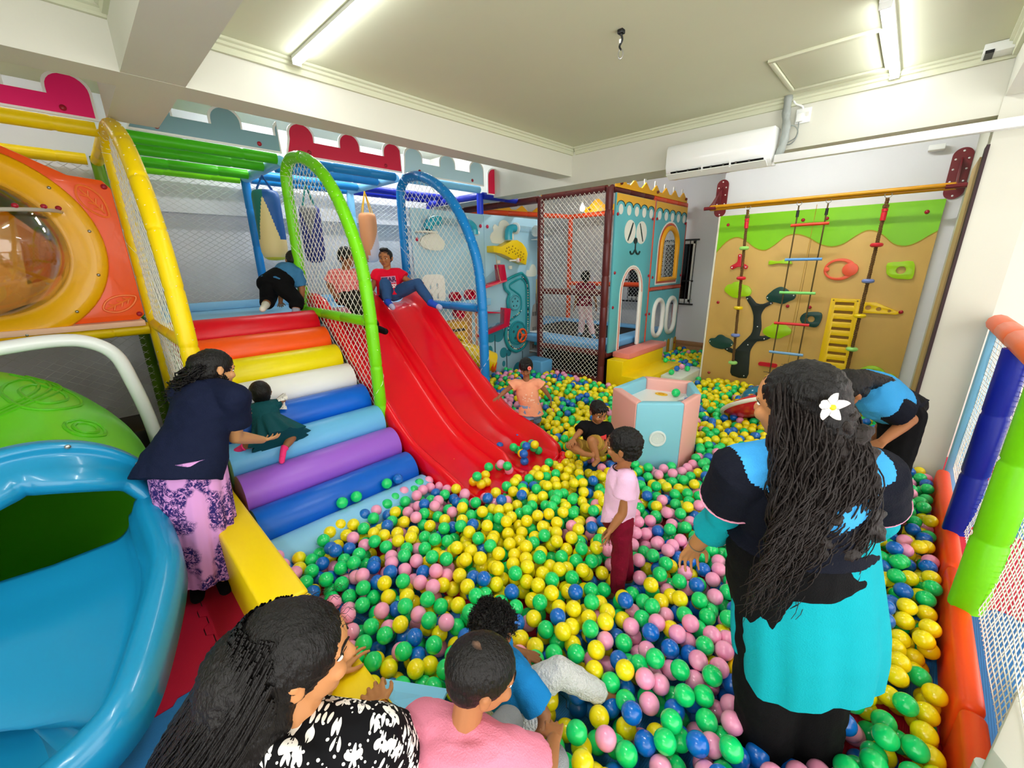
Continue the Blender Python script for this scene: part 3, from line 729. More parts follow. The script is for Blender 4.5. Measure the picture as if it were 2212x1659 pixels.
tr = thing('trampoline', 'black trampoline bed with light blue pads inside the cage', 'trampoline', (-4.1, 6.2, 0))
MB().bb(-5.2, -3.35, 5.5, 7.05, .655, .668).build('jump_bed', mat('jump_bed', '#0b0b0d', .7), tr, smooth=0)
for a in ((-5.8, -3.06, 5.09, 5.5), (-5.8, -3.06, 7.05, 7.28)): MB().bb(*a, .60, .715).build('edge_pad', V_padb, tr, smooth=30, bevel=.03, seg=3)
for a in ((-5.8, -5.2, 5.5, 7.05), (-3.35, -3.06, 5.5, 7.05)): MB().bb(*a, .60, .712).build('edge_pad', V_padb, tr, smooth=30, bevel=.03, seg=3)
MB().bb(-5.8, -3.08, 5.14, 7.26, .1, .11).build('under_sheet', mat('under_black', '#0a0a0b', .9), tr, smooth=0)
for x, y in ((-5.7, 5.2), (-5.7, 7.2), (-3.12, 7.2), (-3.2, 5.25)): MB().tube([(x, y, 0), (x, y, .62)], .03, 8).build('leg', M_black, tr)
# crowns
M_gold = mat('crown_yellow', '#f7b515', .4); M_cback = mat('crown_back', '#f3f1ea', .5)
def crown(name, y_or_x, a0, a1, n, zb, zt, plane, lab, tips=True):
    t = thing('crown_board', lab, 'crown board', plane(a0, zb, 0), 'yellow crowns of the puppy house')
    w_ = (a1 - a0) / n; pts = [(a0, zb), (a1, zb)]; 
    for i in range(n, 0, -1):
        c = a0 + (i - .5) * w_; pts += [(c + w_ * .5, zb + (zt - zb) * .42), (c + w_ * .36, zb + (zt - zb) * .40), (c + w_ * .09, zt - .02), (c, zt), (c - w_ * .09, zt - .02), (c - w_ * .36, zb + (zt - zb) * .40)]
    pts += [(a0, zb + (zt - zb) * .42)]
    MB().prism(pts, .018, plane).build('crown_face', M_gold, t, smooth=30)
    if tips:
        for i in range(n): 
            c = a0 + (i + .5) * w_; MB().prism(pill(c + .03, zt + .015, .045, .10), .012, lambda u, v, q: plane(u, v, -.03 + q)).build('crown_tip', M_cback, t, smooth=30)
    for k in range(max(2, n // 2)):
        c = lerp(a0 + .12, a1 - .08, k / (max(2, n // 2) - 1)); p = plane(c, zb + .05, .03); MB().ell(p, .022, n=10, m=6).build('bolt_cap', mat('bolt_brown', '#5a1712', .3), t)
crown('c', 0, 5.09, 7.42, 7, 2.795, 2.935, planeX(-2.99), 'long yellow crown along the top of the puppy house')
crown('c', 0, -4.16, -3.35, 4, 2.80, 2.90, planeY(5.03), 'dark yellow crown strip above the cage front rail', False)
crown('c', 0, -4.9, -3.25, 3, 2.79, 3.02, planeY(7.27), 'yellow crown inside the rear of the cage', False)
crown('c', 0, 5.3, 7.2, 4, 2.79, 2.95, planeX(-5.88), 'yellow crown on the far cage rail', False)
# puppy house facade on the plane X = -3.0
M_teal = mat('house_teal', '#62b9c4', .4); M_hw = mat('house_white', '#f5f3ea', .4); M_ink = mat('house_ink', '#15302f', .5); M_gld = mat('house_yellow', '#f3b93a', .45, var=.06)
M_red2 = mat('trim_red', '#d4553a', .35)
hs = thing('puppy_house', 'teal house front with a puppy face, arched door and arched window', 'play house', (-3.0, 6.3, 0))
PX = planeX(-3.0)
def arched(c, hw, z0, zs, zt, n=14): return [(c - hw, z0), (c + hw, z0)] + [(c + hw * math.cos(PI * k / n), zs + (zt - zs) * math.sin(PI * k / n)) for k in range(n + 1)]
DOOR = arched(5.69, .29, .60, 1.42, 1.775)
pl_ = MB().prism([(5.12, .60), (5.39, .60), (5.39, 1.42)] + [(5.69 - .30 * math.cos(PI * k / 16), 1.42 + .36 * math.sin(PI * k / 16)) for k in range(1, 16)] + [(5.99, 1.42), (5.99, .60), (6.235, .60), (6.235, 2.73), (5.12, 2.73)], .03, PX)
pn = pl_.build('face_panel', M_teal, hs, smooth=30, bevel=.004)
WIN = arched(6.86, .33, 1.56, 2.08, 2.40); OV = [pill(6.655, .95, .36, .60), pill(7.165, .95, .36, .60)]
pr = MB().prism([(6.285, .10), (7.50, .10), (7.48, 1.40), (6.285, 1.40)], .03, PX, holes=OV).build('lower_panel', M_teal, hs, smooth=30, bevel=.004)
pu = MB().prism([(6.285, 1.47), (7.48, 1.47), (7.46, 2.73), (6.285, 2.73)], .03, PX, holes=[arched(6.86, .30, 1.60, 2.08, 2.36)]).build('window_panel', M_teal, hs, smooth=30, bevel=.004)
rail('trim_rail', [(-2.985, 6.29, 1.435), (-2.985, 7.48, 1.435)], M_red2, .028, hs)
rail('trim_rail', [(-2.985, 6.26, .5), (-2.985, 6.26, 2.74)], M_red2, .022, hs)
PS = planeX(-2.969)
def decal(name, poly, m, par, th=.004, pl=PS, holes=(), d=0, lab=None):
    return MB().prism(poly, th, (lambda u, v, w_: pl(u, v, w_ + d)), holes).build(name, m, par, smooth=30, label=lab)
# scalloped awning with ink outline and white drops
def scall(y0, y1, n, par):
    w_ = (y1 - y0) / n; zt = 2.725
    top = lambda r, dz: [(y0, zt), ] + sum([[(y0 + (i + .5) * w_ - math.cos(PI * k / 10) * w_ * .5, 2.575 + math.sin(PI * k / 10) * r + dz) for k in range(11)] for i in range(n)], []) + [(y1, zt)]
    decal('awning_yellow', [(y0, zt)] + top(.066, .0)[1:-1] + [(y1, zt)], M_gld, par)
    for i in range(n):
        c = y0 + (i + .5) * w_
        decal('awning_outline', [(c - math.cos(PI * k / 12) * w_ * .5, 2.575 + math.sin(PI * k / 12) * .069) for k in range(13)] + [(c + math.cos(PI * k / 12) * w_ * .46, 2.575 + math.sin(PI * k / 12) * .060) for k in range(13)], M_ink, par, d=.003)
        decal('awning_drop', circ(c, 2.535, w_ * .26, 16, .065), M_hw, par, d=.003)
scall(5.125, 6.23, 5, pn); scall(6.29, 7.46, 5, pu)
for c in (5.525, 5.865):
    e = decal('eye_white', circ(c, 2.265, .157, 28, .155), M_hw, pn, .006)
decal('pupil', [(5.58, 2.39), (5.605, 2.38), (5.545, 2.24), (5.475, 2.14), (5.455, 2.15), (5.52, 2.28)], M_ink, pn, .003, d=.006)
decal('pupil', [(5.785, 2.385), (5.805, 2.39), (5.875, 2.26), (5.925, 2.15), (5.905, 2.14), (5.84, 2.26)], M_ink, pn, .003, d=.006)
decal('nose', circ(5.695, 2.15, .05, 18, .042), M_ink, pn, .012)
mb = MB(); XX = -2.963
mb.tube([(XX, 5.70, 2.13), (XX, 5.70, 2.02)], .011, 6); 
mb.tube([(XX, y, z) for y, z in sm2([(5.555, 2.005), (5.59, 1.97), (5.65, 1.98), (5.70, 2.025), (5.75, 1.98), (5.81, 1.97), (5.845, 2.005)], 4, False)], .014, 6)
mb.build('mouth', M_ink, pn)
# door and window surrounds
def ring(name, c, hw, z0, zs, zt, wd, m, par, th, d=0., base=True):
    o = arched(c, hw, z0, zs, zt); i = arched(c, hw - wd, z0 + (wd if base else -.0), zs, zt - wd)
    if base: return decal(name, o, m, par, th, holes=[i], d=d)
    P_ = [(c - hw, z0)] + list(reversed(o[2:])) + [(c + hw, z0), (c + hw - wd, z0)] + i[2:] + [(c - hw + wd, z0)]
    return decal(name, P_, m, par, th, d=d)
ring('door_border', 5.69, .355, .60, 1.42, 1.815, .03, M_hw, pn, .004, base=False); ring('door_trim', 5.69, .327, .60, 1.42, 1.79, .032, M_red2, pn, .005, base=False)
ed = smoothpath([(-2.985, 5.985, .60), (-2.985, 5.985, 1.42)], 4)
MB().tube([(-2.98, 5.69 + .295 * math.cos(PI * k / 20), 1.42 + .355 * math.sin(PI * k / 20)) for k in range(21)] + [(-2.98, 5.395, .62)], .02, 8).build('door_edge_foam', M_hw, pn)
MB().tube([(-2.98, 5.985, .61), (-2.98, 5.985, 1.42)], .028, 8).build('door_edge_foam', M_hw, pn)
ring('window_border', 6.86, .415, 1.495, 2.08, 2.475, .03, M_hw, pu, .004); ring('window_trim', 6.86, .388, 1.52, 2.08, 2.45, .03, M_red2, pu, .005)
M_wf = mat('window_foam', '#eaa51e', .4)
wp = arched(6.86, .315, 1.58, 2.08, 2.375)
MB().tube([(-2.962, a, b) for a, b in wp], .04, 10, closed=True).build('window_foam', M_wf, pu)
for c in (6.655, 7.165): MB().tube([(-2.965, a, b) for a, b in pill(c, .95, .36, .60, 8)], .038, 10, closed=True).build('oval_foam', M_hw, pr)
for k in range(9):
    c = 6.345 + k * .142; z = .53 if c > 6.3 else .5
    decal('picket', [(c - .055, .10), (c + .055, .10)] + [(c + .055 * math.cos(PI * j / 8), .47 + .055 * math.sin(PI * j / 8)) for j in range(9)], M_hw if k % 2 else mat('picket_ochre', '#d79b14', .45), pr, .006)
for y, z in ((5.16, 2.47), (6.19, 2.47), (6.33, 2.48), (7.42, 2.47), (5.17, 1.72), (6.2, 1.65), (6.34, 1.62), (7.44, 1.62), (5.17, 1.25), (6.21, 1.05), (6.33, 1.05), (7.46, .42)):
    MB().ell((-2.965, y, z), (.016, .022, .022), n=10, m=6).build('bolt_cap', M_bolt, hs)
rail('corner_edge', [(-2.99, 7.50, .1), (-2.99, 7.50, 2.5)], M_red2, .018, hs)
net('window_net', [(6.4, .3), (7.4, .3), (7.4, 2.4), (6.4, 2.4)], planeX(-3.10), M_netd, hs, angs=(.8, -.8), sp=.05, r=.0022)
# soft steps by the house door
V_pink = vinyl('pink', '#f08a80'); V_pale = vinyl('pale', '#dfe6dc')
tag(MB().prism([(-2.93, .0), (-2.36, 0), (-2.36, .335), (-2.68, .335), (-2.68, .535), (-2.93, .535)], 1.30, lambda u, v, w_: Vector((u, 5.03 + w_, v))).build('step_block', V_bench, smooth=30, bevel=.01), 'yellow foam step block below the puppy house door', 'foam steps')
tag(MB().bb(-2.955, -2.685, 5.22, 6.45, .536, .615).build('step_pad', V_pink, smooth=30, bevel=.01), 'pink foam pad lying on the yellow step block', 'foam pad')
tag(MB().bb(-2.33, -2.03, 5.5, 6.3, .0, .315).build('foam_cuboid', V_pale, smooth=30, bevel=.01), 'white foam block half hidden behind the hexagonal table', 'foam block')
# ================================================================ ACTIVITY WALL on X = -4.6
M_aw = mat('activity_blue', '#a5cbdc', .35); M_cloud = mat('cloud_white', '#e6e6d8', .45); M_pipe = mat('pipe_teal', '#2aa3bd', .25, coat=.2)
M_trk = mat('track_red', '#c8123a', .3); M_trkp = mat('track_coral', '#e8506a', .35); M_maze = mat('maze_teal', '#1c8f95', .3); M_mazed = mat('maze_mid', '#5fb0bd', .35)
M_acr = mat('acrylic', '#eef4f8', .03, trans=1., ior=1.08, spec=.5); M_yel = mat('toy_yellow', '#f2cb0a', .35, coat=.15); M_org = mat('toy_orange', '#f0571a', .3)
M_tree = mat('print_teal', '#2c8594', .5); M_tree2 = mat('print_teal_pale', '#6a9fb2', .5); M_trunk = mat('print_trunk', '#33525c', .5)
aw = thing('activity_wall', 'light blue activity panel with pipes, tracks and ball maze beside the cage', 'activity wall', (-4.58, 4.3, 0))
PA = planeX(-4.62); AS = planeX(-4.589)
p1 = MB().prism([(3.04, .02), (4.255, .02), (4.255, 2.535), (3.04, 2.535)], .03, PA).build('wall_panel', M_aw, aw, smooth=30, bevel=.003)
p2 = MB().prism([(4.262, .02), (5.56, .02), (5.56, 2.54), (4.262, 2.54)], .03, PA).build('wall_panel', M_aw, aw, smooth=30, bevel=.003)
def art(name, poly, m, par, th=.003, d=0): return decal(name, poly, m, par, th, AS, d=d)
# printed trees, towers
art('printed_tower', [(5.42, 1.0), (5.555, 1.0), (5.555, 1.60), (5.42, 1.60)], mat('print_gold', '#e0c070', .5), p2)
for z in (1.52, 1.38, 1.24): art('tower_window', [(5.47, z), (5.55, z), (5.55, z - .07), (5.47, z - .07)], mat('print_grey', '#8d8a84', .5), p2, d=.003)
art('printed_tower', [(5.25, .35), (5.555, .35), (5.555, .9), (5.50, 1.05), (5.49, 1.16), (5.44, 1.20), (5.425, 1.36), (5.41, 1.36), (5.40, 1.20), (5.34, 1.17), (5.31, 1.05), (5.27, .78)], mat('print_taupe', '#a79f97', .5), p2)
for z in (1.06, .80, .66, .5): 
    for y in (5.33, 5.38, 5.43, 5.48): art('tower_window', [(y, z), (y + .025, z), (y + .025, z - .07), (y, z - .07)], mat('print_dark', '#565450', .5), p2, d=.003)
def ptree(c, z, r1, c2, z2, r2, base, par):
    art('tree_crown', circ(c, z, r1, 20), M_tree, par); art('tree_crown', circ(c2, z2, r2, 20), M_tree, par, .003, .0005)
    art('tree_trunk', [(base - .009, .05), (base + .009, .05), (base + .009, z2), (base - .009, z2)], M_trunk, par, .003, .001)
ptree(4.34, .80, .125, 4.50, .79, .13, 4.42, p2); art('tree_crown', circ(4.31, .555, .055, 16, .075), M_tree, p2); art('tree_crown', circ(4.50, .90, .07, 16), M_tree2, p2)
ptree(4.61, .47, .085, 4.73, .45, .06, 4.68, p2); art('tree_crown', circ(4.61, .285, .035, 14, .05), M_tree, p2); art('tree_crown', circ(4.99, 1.0, .09, 16, .14), M_tree2, p2)
art('printed_bush', circ(4.55, .03, .20, 20, .13)[:11] , M_tree, p2); art('printed_bush', circ(4.95, .03, .14, 20, .22)[:11], M_tree, p2)
art('tree_trunk', [(5.06, .05), (5.075, .05), (5.075, .42), (5.06, .42)], M_trunk, p2)
art('printed_bush', circ(4.15, .03, .17, 20, .15)[:11], M_tree, p1)
CL = [(4.39, 2.18), (4.45, 2.15), (4.82, 2.15), (4.87, 2.21), (4.86, 2.30), (4.79, 2.38), (4.755, 2.45), (4.66, 2.485), (4.57, 2.45), (4.54, 2.39), (4.47, 2.415), (4.43, 2.37), (4.44, 2.32), (4.39, 2.28), (4.37, 2.23)]
art('cloud', sm2(CL, 4), M_cloud, p2, .012)
art('cloud', sm2([(5.16, 1.69), (5.20, 1.65), (5.39, 1.65), (5.43, 1.70), (5.41, 1.78), (5.37, 1.83), (5.31, 1.84), (5.26, 1.79), (5.245, 1.75), (5.19, 1.75)], 4), M_cloud, p2, .006)
# pipes
def elbow(name, p, r, m, par): MB().tube(smoothpath(p, 6), r, 16).build(name, m, par, smooth=60)
elbow('pipe_elbow', [(-4.49, 4.66, 2.20), (-4.49, 4.66, 2.27), (-4.49, 4.68, 2.34), (-4.49, 4.74, 2.365), (-4.49, 4.80, 2.368)], .058, M_pipe, aw)
for y, z, ax in ((4.82, 2.368, 0), (5.29, 2.35, 0)): MB().lathe([(.055, -.012), (.085, -.01), (.085, .01), (.055, .012)], 24, Matrix.Translation((-4.49, y, z)) @ Matrix.Rotation(PI / 2, 4, 'X')).build('pipe_collar', M_white, aw, smooth=40)
MB().tube([(-4.49, 4.84, 2.366), (-4.49, 5.27, 2.352)], .052, 20, caps=False).build('clear_pipe', M_acr, aw, smooth=80)
elbow('pipe_elbow', [(-4.49, 5.30, 2.35), (-4.49, 5.36, 2.345), (-4.49, 5.41, 2.31), (-4.49, 5.42, 2.24)], .06, M_pipe, aw)
MB().bb(-4.58, -4.40, 5.28, 5.50, 2.215, 2.23).build('pipe_collar', M_white, aw, smooth=30, bevel=.004)
MB().tube([(-4.49, 5.40, 2.2), (-4.49, 5.40, .72)], .05, 20, caps=False).build('clear_pipe', M_acr, aw, smooth=80)
MB().tube([(-4.47, 5.34, .71), (-4.47, 5.34, .51)], .07, 20).build('pipe_tee', M_pipe, aw); MB().lathe([(.05, -.02), (.06, 0), (.058, .03), (.045, .034)], 20, Matrix.Translation((-4.38, 5.40, .61)) @ Matrix.Rotation(PI / 2, 4, 'Y') @ Matrix.Rotation(-.5, 4, 'X')).build('pipe_mouth', M_cloud, aw)
for z in (.73, .40): MB().bb(-4.60, -4.36, 5.24, 5.45, z - .008, z + .008).build('pipe_collar', M_white, aw, smooth=30, bevel=.006)
MB().tube([(-4.47, 5.34, .5), (-4.47, 5.34, .41)], .045, 16, caps=False).build('clear_pipe', M_acr, aw, smooth=80)
# perforated yellow hopper with crank
HP = [(4.30, 2.02), (4.30, 2.11), (4.46, 2.10), (4.56, 2.135), (4.68, 2.19), (4.80, 2.20), (4.91, 2.16), (5.0, 2.09), (5.04, 2.0), (5.0, 1.835), (4.72, 1.915), (4.46, 2.0)]
hol = [circ(y, z, .011, 8) for y, z in [(4.55 + .062 * i + .02 * (j % 2), 2.035 + .042 * j - .036 * i * .75 + .0) for j in range(4) for i in range(7)] if z < 2.16 - abs(y - 4.8) * .25 and z > 2.03 - (y - 4.45) * .28 + .02 and y < 4.98]
hopper = MB().prism(HP, .15, AS).build('hopper_box', M_yel, aw, smooth=30, bevel=.006)
for h_ in hol: decal('hopper_hole', h_, mat('hole_dark', '#7c5a06', .6), hopper, .002, planeX(-4.4385))
MB().tube([(-4.40, 4.58, 1.90), (-4.38, 4.70, 1.905)], .012, 8).build('crank_arm', M_cloud, hopper); MB().ell((-4.37, 4.74, 1.905), .034, n=14, m=8).build('crank_knob', mat('knob_red_white', '#e8d8d4', .35), hopper); MB().ell((-4.345, 4.75, 1.91), (.015, .02, .02), n=10, m=6).build('crank_cap', M_trk, hopper)
MB().tube([(-4.44, 4.33, 2.0), (-4.44, 4.37, 1.78), (-4.44, 4.42, 1.62), (-4.44, 4.44, 1.6)], .004, 5).build('cord', mat('cord_tan', '#c8b88a', .6), aw)
MB().tube(smoothpath([(-4.45, 4.44, 1.6), (-4.45, 4.3, 1.555), (-4.45, 4.08, 1.585)], 5), .003, 5).build('cord', mat('cord_tan', '#c8b88a', .6), aw)
for y, z in ((4.51, 1.885), (4.77, 1.80)): MB().bb(-4.585, -4.55, y - .03, y + .03, z - .025, z + .025).build('bracket', M_cloud, aw, smooth=30, bevel=.004)
# red ball tracks with clear fronts
MB().prism([(4.445, 1.845), (4.57, 1.845), (4.62, 1.60), (4.08, 1.50), (4.06, 1.535), (4.47, 1.625)], .10, AS).build('ball_track', M_trk, aw, smooth=30, bevel=.004)
MB().prism([(4.08, 1.50), (4.62, 1.60), (4.61, 1.625), (4.065, 1.535)], .105, AS).build('track_lip', M_trkp, aw, smooth=30, bevel=.004)
MB().prism([(4.08, 1.56), (4.46, 1.63), (4.45, 1.82), (4.10, 1.62)], .004, planeX(-4.50)).build('clear_front', M_acr, aw, smooth=0)
MB().prism([(4.56, 1.20), (4.70, 1.175), (4.65, .905), (4.05, .805), (4.06, .845), (4.54, .955)], .10, AS).build('ball_track', M_trk, aw, smooth=30, bevel=.004)
MB().prism([(4.08, .88), (4.54, .96), (4.55, 1.18), (4.10, 1.16)], .004, planeX(-4.50)).build('clear_front', M_acr, aw, smooth=0)
MB().prism([(4.04, 1.165), (4.47, 1.125), (4.46, 1.14), (4.04, 1.20)], .10, AS).build('ball_track', M_trk, aw, smooth=30, bevel=.004)
art('cloud', sm2([(4.03, 1.215), (4.22, 1.2), (4.245, 1.26), (4.21, 1.30), (4.17, 1.37), (4.12, 1.36), (4.09, 1.32), (4.03, 1.31)], 4), M_cloud, p1, .03)
# bead maze
MZ = [(4.97, 1.70), (5.05, 1.69), (5.175, 1.55), (5.195, 1.2), (5.19, .9), (5.17, .67), (5.10, .52), (4.90, .445), (4.72, .53), (4.63, .70), (4.65, .86), (4.70, .96), (4.71, 1.06), (4.70, 1.2), (4.69, 1.30), (4.73, 1.40), (4.64, 1.48), (4.63, 1.58), (4.72, 1.63)]
mzp = sm2(MZ, 5)
mz = MB().prism(mzp, .03, AS).build('maze_base', M_mazed, aw, smooth=30, bevel=.004)
XM = -4.557
MB().tube([(XM, a, b) for a, b in mzp], .022, 8, closed=True).build('maze_rim', M_maze, mz)
ins = [(lerp(a, 4.93, .12), lerp(b, 1.08, .07)) for a, b in MZ]
MB().tube([(XM, a, b) for a, b in smoothpath([(4.98, 1.62, 0), (4.74, 1.55, 0), (4.74, 1.49, 0), (4.85, 1.44, 0), (4.97, 1.36, 0), (5.0, 1.22, 0), (4.96, 1.10, 0), (4.74, .98, 0)], 6) for a, b in [(a, b)]] if False else [(XM, p.x, p.y) for p in smoothpath([(5.06, 1.60, 0), (4.98, 1.625, 0), (4.76, 1.55, 0), (4.75, 1.49, 0), (4.86, 1.43, 0), (4.98, 1.35, 0), (5.01, 1.22, 0), (4.96, 1.08, 0), (4.74, .98, 0)], 6)], .016, 8).build('maze_lane', M_maze, mz)
MB().tube([(XM, p.x, p.y) for p in smoothpath([(5.06, 1.60, 0), (5.12, 1.50, 0), (5.13, 1.2, 0), (5.125, .80, 0), (5.10, .66, 0)], 6)], .014, 8).build('maze_lane', M_maze, mz)
for c, r_ in (((4.845, 1.255), .125), ((4.90, .76), .20)):
    g = MB().lathe([(0, .02), (r_ * .82, .02), (r_ * .86, .03), (r_, .03), (r_ * 1.02, 0)], 40, Matrix.Translation((-4.56, *c)) @ Matrix.Rotation(PI / 2, 4, 'Y')).build('maze_gear', M_mazed if r_ < .15 else mat('gear_deep', '#2c97a2', .3), mz, smooth=30)
    for k in range(28 if r_ < .15 else 40):
        a = 2 * PI * k / (28 if r_ < .15 else 40); MB().box((-4.528, c[0] + r_ * .90 * math.cos(a), c[1] + r_ * .90 * math.sin(a)), (.006, .008, .012), Matrix.Rotation(a, 3, 'X')).build('gear_tooth', M_trunk, mz)
    for k in range(5):
        a = 2 * PI * k / 5 + .3; decal('gear_slot', circ(c[0] + r_ * .5 * math.cos(a), c[1] + r_ * .5 * math.sin(a), r_ * .12, 10), M_trunk, mz, .002, planeX(-4.54))
bcol = [mat('bead_' + n_, h_, .3) for n_, h_ in (('cream', '#e8dfc0'), ('navy', '#1d2a55'), ('pink', '#e8a8a0'), ('yellow', '#e6d27a'), ('white', '#e8ecee'), ('dark', '#2a2638'))]
beadpath = smoothpath([(5.0, 1.66, 0), (5.09, 1.60, 0), (5.155, 1.48, 0), (5.165, 1.2, 0), (5.16, .9, 0), (5.15, .70, 0), (5.08, .56, 0), (4.92, .49, 0), (4.76, .55, 0), (4.68, .70, 0), (4.69, .86, 0), (4.73, .94, 0)], 14) + smoothpath([(4.78, 1.02, 0), (4.9, 1.06, 0), (5.0, 1.12, 0)], 8)
acc = 0
for a, b in zip(beadpath[:-1], beadpath[1:]):
    acc += (b - a).length
    if acc > .022 and (b - a).length < .08: acc = 0; MB().ell((XM + .012, b.x, b.y), .0105, n=8, m=5).build('maze_bead', rng.choice(bcol), mz)
def wheel(c, r_, par, tilt=0.):
    M_ = Matrix.Translation(c) @ Matrix.Rotation(tilt, 4, 'Z') @ Matrix.Rotation(PI / 2, 4, 'Y')
    mb = MB(); mb.tube([M_ @ Vector((r_ * math.cos(2 * PI * k / 28), r_ * math.sin(2 * PI * k / 28), 0)) for k in range(28)], r_ * .16, 10, closed=True); mb.lathe([(0, .0), (r_ * .3, .004), (r_ * .34, .022), (r_ * .2, .034), (0, .036)], 20, M_)
    for k in range(3):
        a = PI / 2 + k * 2 * PI / 3; mb.tube([M_ @ Vector((r_ * .25 * math.cos(a), r_ * .25 * math.sin(a), .015)), M_ @ Vector((r_ * .95 * math.cos(a), r_ * .95 * math.sin(a), 0))], r_ * .14, 8)
    return mb.build('hand_wheel', M_org, par)
wheel((-4.49, 4.95, .715), .105, aw)
# behind the blue net: yellow spiral tube with wheel, cloud shelf, slotted board, print
MB().tube([(-4.50, 3.50, .72), (-4.36, 3.80, .60), (-4.26, 4.04, .47)], .145, 24).build('yellow_tube', M_yel, aw, smooth=60)
MB().lathe([(.10, -.02), (.15, -.02), (.15, .02), (.10, .02)], 28, Matrix.Translation((-4.25, 4.05, .465)) @ Matrix.Rotation(.7, 4, 'Z') @ Matrix.Rotation(PI / 2, 4, 'Y')).build('tube_rim', M_org, aw)
wheel((-4.235, 4.065, .455), .11, aw, .7)
MB().tube([(-4.57, 3.57, .62), (-4.57, 3.57 + .001, .62)] if False else [(-4.56, 3.60 + .22 * math.cos(a), .66 + .22 * math.sin(a)) for a in [PI * k / 14 for k in range(15)]], .03, 8).build('spiral_arc', M_yel, aw)
elbow('pipe_elbow', [(-4.49, 3.22, 2.28), (-4.49, 3.24, 2.35), (-4.49, 3.32, 2.39), (-4.49, 3.40, 2.392)], .06, M_pipe, aw)
MB().tube([(-4.49, 3.41, 2.392), (-4.49, 3.80, 2.385)], .05, 20, caps=False).build('clear_pipe', M_acr, aw, smooth=80)
MB().bb(-4.58, -4.40, 3.77, 3.80, 2.26, 2.46).build('pipe_collar', M_white, aw, smooth=30, bevel=.004); elbow('pipe_elbow', [(-4.49, 3.81, 2.385), (-4.49, 3.90, 2.38), (-4.49, 3.97, 2.33), (-4.49, 3.98, 2.25)], .058, M_pipe, aw)
art('cloud', sm2([(3.14, 2.10), (3.24, 2.05), (3.44, 2.04), (3.50, 2.10), (3.49, 2.16), (3.42, 2.22), (3.36, 2.25), (3.22, 2.22), (3.14, 2.17)], 4), M_cloud, p1, .05)
MB().bb(-4.585, -4.45, 3.08, 3.34, 2.245, 2.265).build('shelf', M_cloud, aw, smooth=30, bevel=.003)
MB().ell((-4.52, 4.05, 2.275), (.05, .05, .035), n=12, m=7).build('white_knob', M_white, aw)
for y, z in ((4.18, 2.375), (4.315, 2.375), (3.10, 2.17)): MB().ell((-4.575, y, z), (.02, .022, .026), n=10, m=6).build('bolt_cap', mat('bolt_pink', '#c81a4a', .3), aw)
art('printed_tower', [(3.40, .42), (3.95, .42), (3.95, .98), (3.98, 1.32), (3.74, 1.34), (3.70, 1.12), (3.40, 1.10)], mat('print_brown', '#c08a5c', .5), p1)
art('printed_tower', [(3.42, .75), (3.86, .72), (3.87, 1.06), (3.42, 1.10)], mat('print_ochre', '#dca83c', .5), p1, .004)
for z in (.98, .84): art('printed_window', [(3.5, z), (3.82, z - .01), (3.82, z - .05), (3.5, z - .04)], mat('print_dark2', '#3c3630', .5), p1, .003, .004)
for y, z in ((3.63, 1.42), (3.9, 1.44), (3.68, 1.20)): MB().lathe([(.03, 0), (.075, .0), (.075, .10), (.06, .10), (.055, .02), (0, .02)], 18, Matrix.Translation((-4.589, y, z)) @ Matrix.Rotation(PI / 2, 4, 'Y')).build('red_cup', M_trk, aw, smooth=40)
art('printed_strip', [(4.02, .05), (4.06, .05), (4.06, 1.3), (4.02, 1.3)], mat('print_salmon', '#dc9a78', .5), p1)
# white slotted chair standing before the wall, seen through the net
wc = thing('plastic_chair', 'white plastic chair back with slots behind the blue arch net', 'chair', (-4.35, 3.13, 1.375))
MB().prism(rrect(3.13, 1.565, .34, .36, .09), .02, planeX(-4.34), holes=[pill(3.08 + .1 * i, 1.60 - .12 * j, .028, .075, 4) for i in range(2) for j in range(2)]).build('backrest', mat('chair_white', '#eceae4', .4), wc, smooth=30, bevel=.005)
MB().bb(-4.60, -4.33, 2.98, 3.28, 1.50, 1.52).build('seat', mat('chair_white', '#eceae4', .4), wc, smooth=30, bevel=.008)
for y in (3.0, 3.26):
    for x in (-4.58, -4.35): MB().tube([(x, y, 1.375), (x, y, 1.5)], .014, 8).build('leg', mat('chair_white', '#eceae4', .4), wc)
# pale blue cube with grille
sp = thing('speaker_cube', 'light blue foam cube with white front panel below the pipe', 'cube', (-4.0, 4.9, 0))
MB().bb(-4.28, -3.88, 4.72, 5.0, .0, .405).build('cube_body', vinyl('cube', '#5fa6d8'), sp, smooth=30, bevel=.025, seg=3)
# ================================================================ CLIMBING BOARD on Y = 6.2
def clearmat(name, tint, gloss=.12):
    m = bpy.data.materials.new(name); m.use_nodes = True; nt = m.node_tree; nt.nodes.clear()
    o = nt.nodes.new('ShaderNodeOutputMaterial'); mx = nt.nodes.new('ShaderNodeMixShader'); t = nt.nodes.new('ShaderNodeBsdfTransparent'); g = nt.nodes.new('ShaderNodeBsdfGlossy')
    fr = nt.nodes.new('ShaderNodeLayerWeight'); fr.inputs['Blend'].default_value = gloss
    t.inputs['Color'].default_value = lin(tint); g.inputs['Roughness'].default_value = .06; g.inputs['Color'].default_value = (1, 1, 1, 1)
    mr = nt.nodes.new('ShaderNodeMapRange'); mr.inputs['To Min'].default_value = .05; mr.inputs['To Max'].default_value = .75
    nt.links.new(fr.outputs['Facing'], mr.inputs['Value']); nt.links.new(mr.outputs['Result'], mx.inputs['Fac'])
    nt.links.new(t.outputs[0], mx.inputs[1]); nt.links.new(g.outputs[0], mx.inputs[2]); nt.links.new(mx.outputs[0], o.inputs['Surface'])
    return m
CLEAR = clearmat('clear_plastic', '#fdf8f0'); ACR = clearmat('clear_acrylic', '#f2f6f8')
